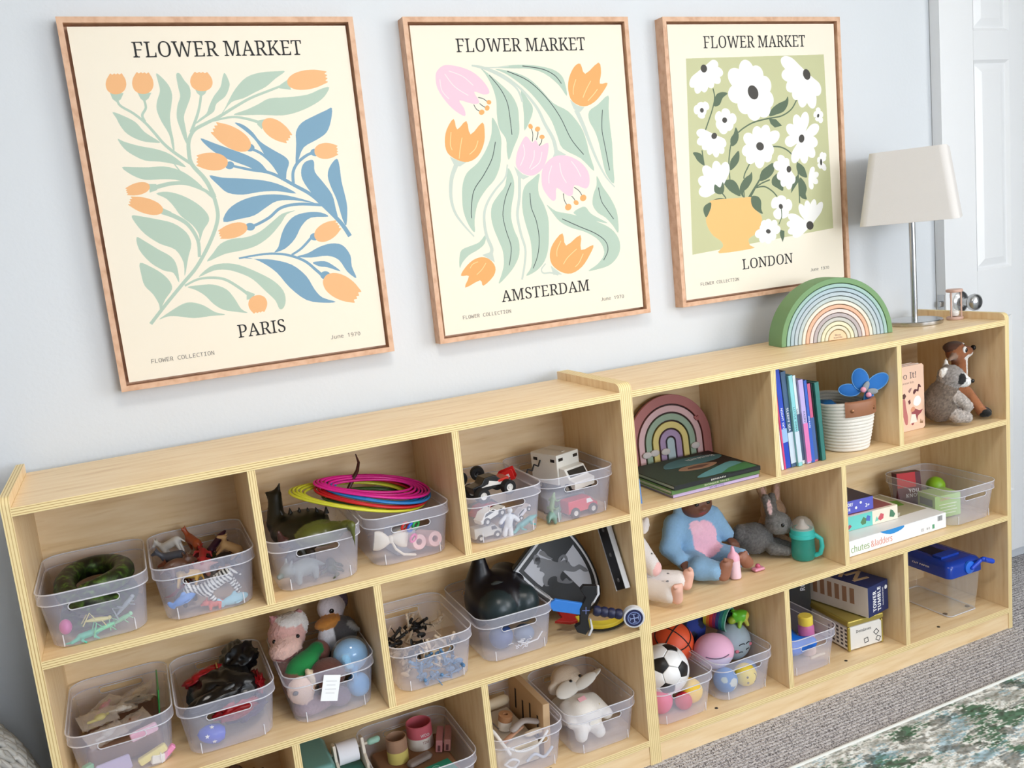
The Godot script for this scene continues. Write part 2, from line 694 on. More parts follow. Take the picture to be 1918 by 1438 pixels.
	M.fur.rim_tint = 0.5
	M.rope = mat("cotton_rope", rgb(232, 226, 216), 0.9)
	M.rope.normal_enabled = true
	M.rope.normal_texture = M.fur.normal_texture
	M.rope.normal_scale = 0.8
	M.rope.uv1_triplanar = true
	M.rope.uv1_scale = Vector3(6, 6, 6)
	M.toy = mat("moulded_plastic", Color.WHITE, 0.35)
	M.toy.vertex_color_use_as_albedo = true
	M.matte = mat("matte_colour", Color.WHITE, 0.75)
	M.matte.vertex_color_use_as_albedo = true
	M.skin = mat("vinyl_skin", Color.WHITE, 0.55)
	M.skin.vertex_color_use_as_albedo = true

func slab_box(lo: Vector3, hi: Vector3) -> Geo:
	var g := Geo.new()
	g.box((lo + hi) * 0.5, hi - lo, 0.0)
	return g

func build_room():
	var x0 := -3.0
	var x1 := 3.285
	var z1 := 5.6
	var hh := 2.5
	structure("wall_back", slab_box(Vector3(x0 - 0.1, -0.05, WALL_Z - 0.12), Vector3(x1 + 1.4, hh, WALL_Z)), M.wall)
	structure("floor", slab_box(Vector3(x0 - 0.1, -0.12, WALL_Z), Vector3(x1 + 1.4, 0.0, z1 + 0.12)), M.carpet)
	structure("ceiling", slab_box(Vector3(x0 - 0.1, hh, WALL_Z - 0.12), Vector3(x1 + 1.4, hh + 0.1, z1 + 0.12)), M.ceiling)
	structure("wall_left", slab_box(Vector3(x0 - 0.1, 0, WALL_Z), Vector3(x0, hh, z1)), M.wall)
	# the right wall has the doorway beside the corner and the window after it
	var g := Geo.new()
	for r in [[0.06, 0.80, 2.06, hh], [0.80, 1.20, 0.0, hh], [1.20, 1.40, 0.0, hh], [1.40, 3.20, 0.0, 0.80], [1.40, 3.20, 2.20, hh], [3.20, z1, 0.0, hh], [WALL_Z, 0.06, 0.0, hh]]:
		g.box(Vector3(x1 + 0.06, (r[2] + r[3]) * 0.5, (r[0] + r[1]) * 0.5), Vector3(0.12, r[3] - r[2], r[1] - r[0]), 0.0)
	structure("wall_right", g, M.wall)
	g = Geo.new()
	for r in [[x0, 0.9, 0.0, hh], [0.9, 3.1, 0.0, 0.80], [0.9, 3.1, 2.20, hh], [3.1, x1, 0.0, hh]]:
		g.box(Vector3((r[0] + r[1]) * 0.5, (r[2] + r[3]) * 0.5, z1 + 0.06), Vector3(r[1] - r[0], r[3] - r[2], 0.12), 0.0)
	structure("wall_front", g, M.wall)
	# the hall behind the doorway
	g = slab_box(Vector3(x1 + 1.3, 0, WALL_Z), Vector3(x1 + 1.4, hh, 1.1))
	g.box(Vector3(x1 + 0.76, hh * 0.5, 1.05), Vector3(1.28, hh, 0.1), 0.0)
	structure("wall_hall", g, M.wall)
	window("window_1", Vector3(x1 + 0.05, 1.5, 2.30), 90.0, 1.8)
	window("window_2", Vector3(2.0, 1.5, z1 + 0.05), 0.0, 2.2)
	# open door standing against the back wall, seen past the end of the shelves
	var d := Node3D.new()
	d.name = "door_1"
	d.set_meta("kind", "structure")
	d.position = Vector3(2.562, 0.048, -0.0385)
	add_child(d)
	var w := 0.715
	var h := 1.99
	var cols := [[0.0, 0.14], [0.295, 0.42], [0.575, w]]
	var gaps := [[0.14, 0.295], [0.42, 0.575]]
	var rails := [[0.0, 0.21], [0.80, 0.954], [1.592, 1.677], [1.88, h]]
	var holes := [[0.21, 0.80], [0.954, 1.592], [1.677, 1.88]]
	for c in cols:
		g = Geo.new()
		g.box(Vector3((c[0] + c[1]) * 0.5, h * 0.5, 0.0175), Vector3(c[1] - c[0], h, 0.035), 0.0008)
		part(d, "stile", g, M.white_paint)
	for q in gaps:
		for r in rails:
			g = Geo.new()
			g.box(Vector3((q[0] + q[1]) * 0.5, (r[0] + r[1]) * 0.5, 0.0175), Vector3(q[1] - q[0], r[1] - r[0], 0.035), 0.0)
			part(d, "rail", g, M.white_paint)
		for r in holes:
			g = Geo.new()
			var rows := []
			for e in [[0.0, 0.035], [0.009, 0.0262], [0.014, 0.0262], [0.036, 0.034], [0.038, 0.034]]:
				var i: float = e[0]
				rows.append([Vector3(q[0] + i, r[0] + i, e[1]), Vector3(q[1] - i, r[0] + i, e[1]), Vector3(q[1] - i, r[1] - i, e[1]), Vector3(q[0] + i, r[1] - i, e[1])])
			for a in rows.size() - 1:
				for k in 4:
					g.quad(rows[a][k], rows[a][(k + 1) % 4], rows[a + 1][(k + 1) % 4], rows[a + 1][k])
			g.quad(rows[4][0], rows[4][1], rows[4][2], rows[4][3], Vector3(0, 0, 1))
			g.quad(Vector3(q[0], r[0], 0.001), Vector3(q[1], r[0], 0.001), Vector3(q[1], r[1], 0.001), Vector3(q[0], r[1], 0.001), Vector3(0, 0, -1))
			part(d, "panel", g, M.white_paint)
	g = Geo.new()
	g.at(Vector3(0.062, 0.868, 0.035), Vector3(90, 0, 0))
	g.lathe([Vector2(0, 0), Vector2(0.033, 0), Vector2(0.033, 0.004), Vector2(0.026, 0.009), Vector2(0.015, 0.011), Vector2(0.011, 0.016), Vector2(0.011, 0.030), Vector2(0.017, 0.034), Vector2(0.024, 0.041), Vector2(0.0265, 0.050), Vector2(0.0245, 0.059), Vector2(0.017, 0.065), Vector2(0.0, 0.067)], 28)
	part(d, "door_knob", g, M.chrome)
	g = Geo.new()
	g.box(Vector3(-0.0004, 0.868, 0.0175), Vector3(0.0012, 0.057, 0.025), 0.0)
	g.box(Vector3(-0.005, 0.868, 0.0175), Vector3(0.01, 0.018, 0.012), 0.003)
	part(d, "latch", g, M.chrome)
	# flush ceiling lamp of the room
	var cl := thing("ceiling_lamp", "flat square ceiling lamp of the room", "lamp", Vector3(0.75, hh, 1.40))
	g = Geo.new()
	g.box(Vector3(0, -0.03, 0), Vector3(0.54, 0.06, 0.54), 0.006)
	part(cl, "housing", g, M.white_paint)
	g = Geo.new()
	g.box(Vector3(0, -0.064, 0), Vector3(0.5, 0.008, 0.5), 0.002)
	var glow := mat("lamp_diffuser", rgb(250, 248, 244), 0.6)
	glow.emission_enabled = true
	glow.emission = Color(1.0, 0.97, 0.93)
	glow.emission_energy_multiplier = 1.5
	part(cl, "diffuser", g, glow)
	# rug
	build_rug()
	build_pouf()

func window(called: String, at: Vector3, turn: float, w: float):
	var o := Node3D.new()
	o.name = called
	o.set_meta("kind", "structure")
	o.position = at
	o.rotation_degrees.y = turn
	add_child(o)
	var g := Geo.new()
	for s in [-1.0, 1.0]:
		g.box(Vector3(s * (w * 0.5 - 0.025), 0, 0), Vector3(0.05, 1.4, 0.06), 0.003)
		g.box(Vector3(0, s * 0.675, 0), Vector3(w - 0.1, 0.05, 0.06), 0.003)
	g.box(Vector3(0, 0, 0), Vector3(0.04, 1.3, 0.05), 0.003)
	part(o, "window_frame", g, M.white_paint)
	for s in [-1.0, 1.0]:
		g = Geo.new()
		g.box(Vector3(s * (w * 0.25 - 0.015), 0, 0), Vector3(w * 0.5 - 0.07, 1.3, 0.004), 0.0)
		part(o, "pane", g, M.clear)
	g = Geo.new()
	g.box(Vector3(0, -0.71, -0.08), Vector3(w + 0.1, 0.03, 0.16), 0.004)
	part(o, "window_sill", g, M.white_paint)

func build_rug():
	# woven rug with washed-out green, grey and blue patches and a pale bound edge
	var nx := 1024
	var nz := 640
	var im := Image.create(nx, nz, false, Image.FORMAT_RGB8)
	var big := FastNoiseLite.new(); big.seed = 12; big.frequency = 0.017; big.fractal_octaves = 4
	var mid := FastNoiseLite.new(); mid.seed = 40; mid.frequency = 0.035; mid.fractal_octaves = 3
	var blu := FastNoiseLite.new(); blu.seed = 77; blu.frequency = 0.022; blu.fractal_octaves = 3
	var rng := RandomNumberGenerator.new(); rng.seed = 6
	var streak := 0.0
	for z in nz:
		for x in nx:
			if rng.randf() < 0.35:
				streak = rng.randf()
			var a := big.get_noise_2d(x * 0.8, z * 1.3)
			var b := mid.get_noise_2d(x * 0.7, z * 1.4)
			var u := blu.get_noise_2d(x * 0.6, z * 1.2)
			var c := rgb(232, 231, 224)
			c = c.lerp(rgb(150, 150, 142), clampf(b * 2.0 + streak * 0.9 - 0.35, 0.0, 0.75))
			if a > 0.22 - 0.5 * (streak - 0.5):
				c = c.lerp(rgb(78, 112, 84), clampf(0.35 + (a - 0.05) * 2.5 + 0.4 * (streak - 0.5), 0.0, 0.95))
			if u > 0.26 - 0.5 * (streak - 0.5):
				c = c.lerp(rgb(132, 178, 200), 0.5)
			if b < -0.28 + 0.2 * (streak - 0.5):
				c = c.lerp(rgb(86, 84, 78), 0.55)
			c = c.lerp(rgb(70, 84, 74), 0.35 if rng.randf() < 0.10 else 0.0)
			im.set_pixel(x, z, c)
	var m := mat("woven_rug", Color.WHITE, 0.95)
	m.albedo_texture = ImageTexture.create_from_image(im)
	m.normal_enabled = true
	m.normal_texture = noise_texture(51, 0.2, [], 512, 2, true)
	m.normal_scale = 0.5
	var o := thing("area_rug", "pale woven rug with washed green, grey and blue patches on the carpet", "rug")
	var g := Geo.new()
	var lo := Vector3(0.1, 0.0, 0.497)
	var hi := Vector3(3.0, 0.008, 2.4)
	g.quad(Vector3(lo.x, hi.y, lo.z), Vector3(hi.x, hi.y, lo.z), Vector3(hi.x, hi.y, hi.z), Vector3(lo.x, hi.y, hi.z), Vector3.UP)
	for q in [[Vector3(lo.x, 0, lo.z), Vector3(hi.x, 0, lo.z)], [Vector3(hi.x, 0, lo.z), Vector3(hi.x, 0, hi.z)], [Vector3(hi.x, 0, hi.z), Vector3(lo.x, 0, hi.z)], [Vector3(lo.x, 0, hi.z), Vector3(lo.x, 0, lo.z)]]:
		g.quad(q[0], q[1], q[1] + Vector3(0, hi.y, 0), q[0] + Vector3(0, hi.y, 0))
	part(o, "pile", g, m)
	g = Geo.new()
	g.tube([Vector3(lo.x, 0.006, lo.z - 0.003), Vector3(hi.x, 0.006, lo.z - 0.003), Vector3(hi.x + 0.003, 0.006, hi.z), Vector3(lo.x, 0.006, hi.z + 0.003), Vector3(lo.x - 0.003, 0.006, lo.z - 0.003)], 0.006, 8)
	part(o, "binding", g, plain(rgb(226, 226, 220), 0.9))

func build_pouf():
	# crocheted pouf beside the left unit: a soft body wrapped in rows of stitches
	var o := thing("crocheted_pouf", "grey crocheted pouf on the floor beside the first shelving unit", "pouf", Vector3(-0.335, 0, 0.30))
	var R := 0.312
	var Hh := 0.265
	var cy := 0.278
	var g := Geo.new()
	g.at(Vector3(0, cy, 0))
	var pr := []
	for i in 25:
		var la := PI * i / 24.0 - PI / 2
		pr.append(Vector2(pow(maxf(cos(la), 0.0), 0.5) * (R - 0.014), signf(la) * pow(absf(sin(la)), 0.85) * (Hh - 0.014)))
	g.lathe(pr, 40)
	part(o, "cushion", g, plain(rgb(118, 116, 112), 0.95))
	var rng := RandomNumberGenerator.new(); rng.seed = 15
	g = Geo.new()
	g.colored = true
	for i in 26:
		var lat := PI * (i + 0.7) / 27.0 - PI / 2
		var ring := R * pow(cos(lat), 0.5)
		var cnt := int(TAU * ring / 0.024)
		for k in cnt:
			for s in [-1.0, 1.0]:
				var a: float = TAU * (k + 0.25 * s + rng.randf_range(-0.1, 0.1)) / cnt
				var p: Array = []
				for t in [-1.0, -0.2, 0.6, 1.0]:
					var la: float = lat + t * 0.085
					var ang: float = a + s * (0.5 - 0.45 * t) * TAU / cnt * 0.35
					var rr: float = 1.0 + 0.018 * (1.0 - t * t) + rng.randf_range(0, 0.012)
					p.append(Vector3(cos(ang) * R * pow(maxf(cos(la), 0.0), 0.5), Hh * signf(la) * pow(absf(sin(la)), 0.85), sin(ang) * R * pow(maxf(cos(la), 0.0), 0.5)) * rr + Vector3(0, cy, 0))
				g.paint(rgb(172, 169, 163).lerp(rgb(140, 138, 133), rng.randf()))
				g.tube(p, 0.0055, 5, false)
	var st := part(o, "stitches", g, M.matte)
	st.set_meta("kind", "stuff")

# a board of plywood: veneer on the two faces across `ax`, layers on the four edges
func board(parent: Node, called: String, lo: Vector3, hi: Vector3, ax: int, grain: String) -> MeshInstance3D:
	var e := 0.0007
	var p := (lo + hi) * 0.5
	var h := (hi - lo) * 0.5
	var face := Geo.new()
	var edge := Geo.new()
	var i := (ax + 1) % 3
	var j := (ax + 2) % 3
	for sg in [-1.0, 1.0]:
		var m := Vector3.ZERO
		m[ax] = sg
		var q := []
		for k in [[-1, -1], [1, -1], [1, 1], [-1, 1]]:
			var w := Vector3.ZERO
			w[ax] = h[ax] * sg
			w[i] = (h[i] - e) * k[0]
			w[j] = (h[j] - e) * k[1]
			q.append(p + w)
		face.quad(q[0], q[1], q[2], q[3], m)
		for pr in [[i, j], [j, i]]:
			var a: int = pr[0]
			var b: int = pr[1]
			m = Vector3.ZERO
			m[a] = sg
			var r := []
			for k in [[-1, -1], [1, -1], [1, 1], [-1, 1]]:
				var w := Vector3.ZERO
				w[a] = h[a] * sg
				w[b] = h[b] * k[0]
				w[ax] = (h[ax] - e) * k[1]
				r.append(p + w)
			edge.quad(r[0], r[1], r[2], r[3], m, Vector2(p[b], 0), Vector2(p[b] + 2.0 * h[b] * 1.2, 1))
			for t in [-1.0, 1.0]:
				var f0 := Vector3.ZERO; f0[a] = h[a] * sg; f0[b] = h[b]; f0[ax] = (h[ax] - e) * t
				var f1 := Vector3.ZERO; f1[a] = (h[a] - e) * sg; f1[b] = h[b] - e; f1[ax] = h[ax] * t
				var g0 := f0; g0[b] = -h[b]
				var g1 := f1; g1[b] = -h[b] + e
				var mt := m; mt[ax] = t
				edge.quad(p + f0, p + g0, p + g1, p + f1, mt.normalized(), Vector2(0, 0.02), Vector2(h[b], 0.03))
	var am := ArrayMesh.new()
	am.add_surface_from_arrays(Mesh.PRIMITIVE_TRIANGLES, face.arrays())
	am.add_surface_from_arrays(Mesh.PRIMITIVE_TRIANGLES, edge.arrays())
	var o := part(parent, called, am, M.ply)
	o.set_surface_override_material(0, M["wood_" + grain])
	return o

# side panel: rises above the top, front upper corner rounded
func side_panel(parent: Node, x: float):
	var out := PackedVector2Array([Vector2(0, 0), Vector2(DEEP, 0)])
	var r := 0.016
	var top := TOP + 0.019
	for k in 7:
		var a := PI / 2 * k / 6.0
		out.append(Vector2(DEEP - r + r * cos(a), top - r + r * sin(a)))
	out.append(Vector2(0, top))
	var face := Geo.new()
	var edge := Geo.new()
	var tris := Geometry2D.triangulate_polygon(out)
	for s in [0.0, PLY]:
		var m := Vector3(-1 if s == 0.0 else 1, 0, 0)
		for k in range(0, tris.size(), 3):
			var q := [out[tris[k]], out[tris[k + 1]], out[tris[k + 2]]]
			face.tri(Vector3(s, q[0].y, q[0].x), Vector3(s, q[1].y, q[1].x), Vector3(s, q[2].y, q[2].x), m, m, m)
	var run := 0.0
	for k in out.size():
		var a: Vector2 = out[k]
		var b: Vector2 = out[(k + 1) % out.size()]
		var d := (b - a).normalized()
		var m := Vector3(0, -d.x, d.y)
		edge.quad(Vector3(0, a.y, a.x), Vector3(0, b.y, b.x), Vector3(PLY, b.y, b.x), Vector3(PLY, a.y, a.x), m, Vector2(0, 0), Vector2(1, 1))
		# layers run along the edge
		var base := edge.uv.size() - 6
		for t in 6:
			var pv: Vector3 = edge.v[base + t]
			var along := run + Vector2(pv.z - a.x, pv.y - a.y).length()
			edge.uv[base + t] = Vector2(along * 1.2, pv.x / PLY)
		run += a.distance_to(b)
	var am := ArrayMesh.new()
	am.add_surface_from_arrays(Mesh.PRIMITIVE_TRIANGLES, face.arrays())
	am.add_surface_from_arrays(Mesh.PRIMITIVE_TRIANGLES, edge.arrays())
	var o := part(parent, "side_panel", am, M.ply, Vector3(x, 0, 0))
	o.set_surface_override_material(0, M.wood_y)

func build_units():
	var labels := ["birch plywood shelving unit holding rows of frosted toy bins", "birch plywood shelving unit holding picture books, dolls and board games"]
	for u in 2:
		var o := thing("shelving_unit", labels[u], "shelf", Vector3(UNIT * u, 0, 0), Vector3.ZERO, "plywood shelving units")
		var t := PLY
		side_panel(o, 0.0)
		side_panel(o, UNIT - t)
		board(o, "top_board", Vector3(t, TOP - t, 0.0), Vector3(UNIT - t, TOP, DEEP), 1, "x")
		board(o, "shelf_board", Vector3(t, ROW1 - t, 0.006), Vector3(UNIT - t, ROW1, DEEP), 1, "x")
		board(o, "shelf_board", Vector3(t, ROW2 - t, 0.006), Vector3(UNIT - t, ROW2, DEEP), 1, "x")
		board(o, "bottom_board", Vector3(t, ROW3 - t, 0.006), Vector3(UNIT - t, ROW3, DEEP), 1, "x")
		board(o, "kick_board", Vector3(t, 0.0, DEEP - t - 0.002), Vector3(UNIT - t, ROW3 - t, DEEP - 0.002), 2, "x")
		for d in [[0.409, ROW1, TOP - t], [0.815, ROW1, TOP - t], [0.614, ROW2, ROW1 - t], [0.413, ROW3, ROW2 - t], [0.815, ROW3, ROW2 - t]]:
			board(o, "divider", Vector3(d[0] - t * 0.5, d[1], 0.006), Vector3(d[0] + t * 0.5, d[2], DEEP - 0.001), 0, "y")
		var g := slab_box(Vector3(t, 0.0, 0.0), Vector3(UNIT - t, TOP - t, 0.006))
		part(o, "back_panel", g, M.wood_x)
		for x in [0.20, 0.41, 0.62, 0.96]:
			g = Geo.new()
			g.at(Vector3(x, ROW3, DEEP - 0.03))
			g.lathe([Vector2(0, 0.0008), Vector2(0.004, 0.0008), Vector2(0.005, -0.0005)], 12)
			part(o, "screw", g, M.steel)

# ------------------------------------------------------------------ posters
func smooth_outline(p: PackedVector2Array) -> PackedVector2Array:
	if p.size() < 6:
		return p
	var o := PackedVector2Array()
	var m := p.size()
	for i in m:
		for k in 3:
			o.append(p[i].cubic_interpolate(p[(i + 1) % m], p[(i - 1 + m) % m], p[(i + 2) % m], k / 3.0))
	return o

const PRINT := Color(0.955, 0.95, 0.945)
const BUD := [Vector2(-1, 0), Vector2(-0.92, 0.44), Vector2(-0.6, 0.84), Vector2(-0.1, 1), Vector2(0.4, 0.92), Vector2(0.76, 0.72), Vector2(1, 0.54), Vector2(0.88, 0.36), Vector2(1, 0.16), Vector2(0.9, 0)]
const PETAL := [Vector2(0, 0.12), Vector2(0.35, 0.34), Vector2(0.65, 0.5), Vector2(0.86, 0.4), Vector2(0.97, 0.2)]

func stroke_outline(v: PackedVector2Array, w0: float, w1: float) -> PackedVector2Array:
	var q := PackedVector2Array()
	for i in v.size() - 1:
		for k in 5:
			q.append(v[i].cubic_interpolate(v[i + 1], v[maxi(i - 1, 0)], v[mini(i + 2, v.size() - 1)], k / 5.0))
	q.append(v[v.size() - 1])
	var m := q.size()
	var p := PackedVector2Array()
	var back := PackedVector2Array()
	for i in m:
		var t := (q[mini(i + 1, m - 1)] - q[maxi(i - 1, 0)]).normalized().orthogonal() * lerpf(w0, w1, float(i) / (m - 1)) * 0.5
		p.append(q[i] + t)
		back.append(q[i] - t)
	back.reverse()
	p.append_array(back)
	return p

func fill_outline(im: Image, p: PackedVector2Array, c: Color):
	var y0 := im.get_height()
	var y1 := 0
	for q in p:
		y0 = mini(y0, int(q.y)); y1 = maxi(y1, int(q.y) + 1)
	for y in range(maxi(y0, 0), mini(y1 + 1, im.get_height())):
		var xs := []
		var yy := y + 0.5
		for i in p.size():
			var a := p[i]
			var b := p[(i + 1) % p.size()]
			if (a.y <= yy) != (b.y <= yy):
				xs.append(a.x + (b.x - a.x) * (yy - a.y) / (b.y - a.y))
		xs.sort()
		for k in range(0, xs.size() - 1, 2):
			var xa := int(round(xs[k]))
			im.fill_rect(Rect2i(xa, y, maxi(int(round(xs[k + 1])) - xa, 0), 1), c)

func build_posters():
	var ink := {"g": rgb(183, 205, 188), "h": rgb(202, 213, 203), "b": rgb(120, 163, 190), "o": rgb(244, 186, 128), "O": rgb(247, 172, 98), "k": rgb(243, 202, 219), "n": rgb(44, 58, 58),
		"c": rgb(248, 232, 232), "y": rgb(252, 214, 150), "G": rgb(200, 203, 156), "d": rgb(82, 104, 78), "p": rgb(250, 194, 118), "w": rgb(252, 251, 248), "e": rgb(56, 52, 46)}
	for k in [["PARIS", PARIS_PRINT, 0.2125, 0.101, 0.2975, "framed poster of sage leaves, blue leaves and orange buds titled PARIS"],
			["AMSTERDAM", AMSTERDAM_PRINT, 0.9105, 0.243, 0.2925, "framed poster of pink and orange tulips titled AMSTERDAM"],
			["LONDON", LONDON_PRINT, 1.597, 0.175, 0.2945, "framed poster of white daisies in an orange pot titled LONDON"]]:
		var w := 0.585
		var h := 0.737
		var o := thing("framed_poster", k[5], "poster", Vector3(k[2], 1.765 - h, WALL_Z), Vector3.ZERO, "framed flower posters")
		# print, 3 pixels a millimetre while it is drawn
		var s := 4.0
		var im := Image.create(int(551 * s), int(703 * s), false, Image.FORMAT_RGB8)
		im.fill(rgb(250, 240, 222) * PRINT)
		for e in k[1]:
			var v := PackedVector2Array()
			var first := 3 if e[0][0] == "s" else 1
			for i in range(first, e.size() - 1, 2):
				v.append(Vector2(e[i] - 17.0, e[i + 1] - 17.0) * s)
			var p := PackedVector2Array()
			match e[0][0]:
				"o":
					p = smooth_outline(v)
				"s":
					p = stroke_outline(v, e[1] * s, e[2] * s)
				"b":
					var d := v[1] - v[0]
					var nn := v[2] - v[0]
					for q in BUD:
						p.append(v[0] + d * q.x + nn * q.y)
					for i in range(BUD.size() - 2, 0, -1):
						p.append(v[0] + d * BUD[i].x - nn * BUD[i].y)
					p = smooth_outline(p)
				"d":
					for i in 24:
						p.append(v[0] + (v[1] - v[0]) * cos(TAU * i / 24.0) + (v[2] - v[0]) * sin(TAU * i / 24.0))
				"p":
					var d := v[1] - v[0]
					var nn: Vector2 = d.orthogonal().normalized() * e[5] * s
					for q in PETAL:
						p.append(v[0] + d * q.x + nn * q.y)
					p.append(v[1])
					for i in range(PETAL.size() - 1, -1, -1):
						p.append(v[0] + d * PETAL[i].x - nn * PETAL[i].y)
					p = smooth_outline(p)
			fill_outline(im, p, ink[e[0][1]] * PRINT)
		im.resize(1102, 1406, Image.INTERPOLATE_LANCZOS)
		var m := mat("printed_canvas", Color.WHITE, 0.55)
		m.albedo_texture = ImageTexture.create_from_image(im)
		var g := Geo.new()
		var z := 0.028
		g.quad(Vector3(0.017, h - 0.017, z), Vector3(w - 0.017, h - 0.017, z), Vector3(w - 0.017, 0.017, z), Vector3(0.017, 0.017, z), Vector3(0, 0, 1))
		part(o, "print", g, m)
		g = Geo.new()
		g.box(Vector3(w * 0.5, h * 0.5, 0.016), Vector3(w - 0.034, h - 0.034, 0.0238), 0.0)
		part(o, "canvas", g, plain(rgb(250, 240, 222), 0.7))
		for q in [[Vector3(0, 0, 0), Vector3(0, h, 0), Vector3(1, 0, 0), Vector3(0, 1, 0)], [Vector3(w, 0, 0), Vector3(w, h, 0), Vector3(-1, 0, 0), Vector3(0, 1, 0)], [Vector3(0, 0, 0), Vector3(w, 0, 0), Vector3(0, 1, 0), Vector3(1, 0, 0)], [Vector3(0, h, 0), Vector3(w, h, 0), Vector3(0, -1, 0), Vector3(1, 0, 0)]]:
			# mitred moulding
			g = Geo.new()
			var fw := 0.011
			var a: Vector3 = q[0]
			var b: Vector3 = q[1]
			var inn: Vector3 = q[2] * fw
			var mit: Vector3 = q[3] * fw
			var zf := Vector3(0, 0, 0.035)
			g.quad(a + zf, b + zf, b + zf + inn - mit, a + zf + inn + mit, Vector3(0, 0, 1))
			g.quad(a, b, b + zf, a + zf, -q[2])
			g.quad(a + inn + mit, b + inn - mit, b + zf + inn - mit, a + zf + inn + mit, q[2])
			g.quad(a, b, b + inn - mit, a + inn + mit, Vector3(0, 0, -1))
			part(o, "frame_moulding", g, M.frame_wood)
		g = Geo.new()
		g.box(Vector3(w * 0.5, h * 0.5, 0.002), Vector3(w - 0.022, h - 0.022, 0.004), 0.0)
		part(o, "backing", g, M.frame_wood)
		var y := func(mm): return h - mm * 0.001
		words(o, "title", "FLOWER MARKET", "Droid Serif", 0.0300, M.ink, Vector3(k[4], y.call(76.5), z + 0.0003), Vector3.ZERO, 0.338)
		words(o, "city_name", k[0], "Droid Serif", 0.0275, M.ink, Vector3(k[4] + 0.0, y.call(659.0), z + 0.0003), Vector3.ZERO, k[3])
		words(o, "series_line", "FLOWER COLLECTION", "Droid Sans Mono", 0.0085, M.grey_ink, Vector3(0.129, y.call(687.5), z + 0.0003), Vector3.ZERO, 0.126)
		words(o, "date_line", "June 1970", "Droid Sans Mono", 0.0085, M.grey_ink, Vector3(0.478, y.call(690.0), z + 0.0003), Vector3.ZERO, 0.068)

func arc_slab(r0: float, r1: float, d: float, b: float, seg := 40) -> Geo:
	var p := PackedVector2Array()
	for k in seg + 1:
		var a := PI * k / seg
		p.append(Vector2(cos(a), sin(a)) * r1)
	if r0 > 0.0:
		for k in seg + 1:
			var a := PI * (seg - k) / seg
			p.append(Vector2(cos(a), sin(a)) * r0)
	var g := Geo.new()
	g.slab(p, d, b)
	return g

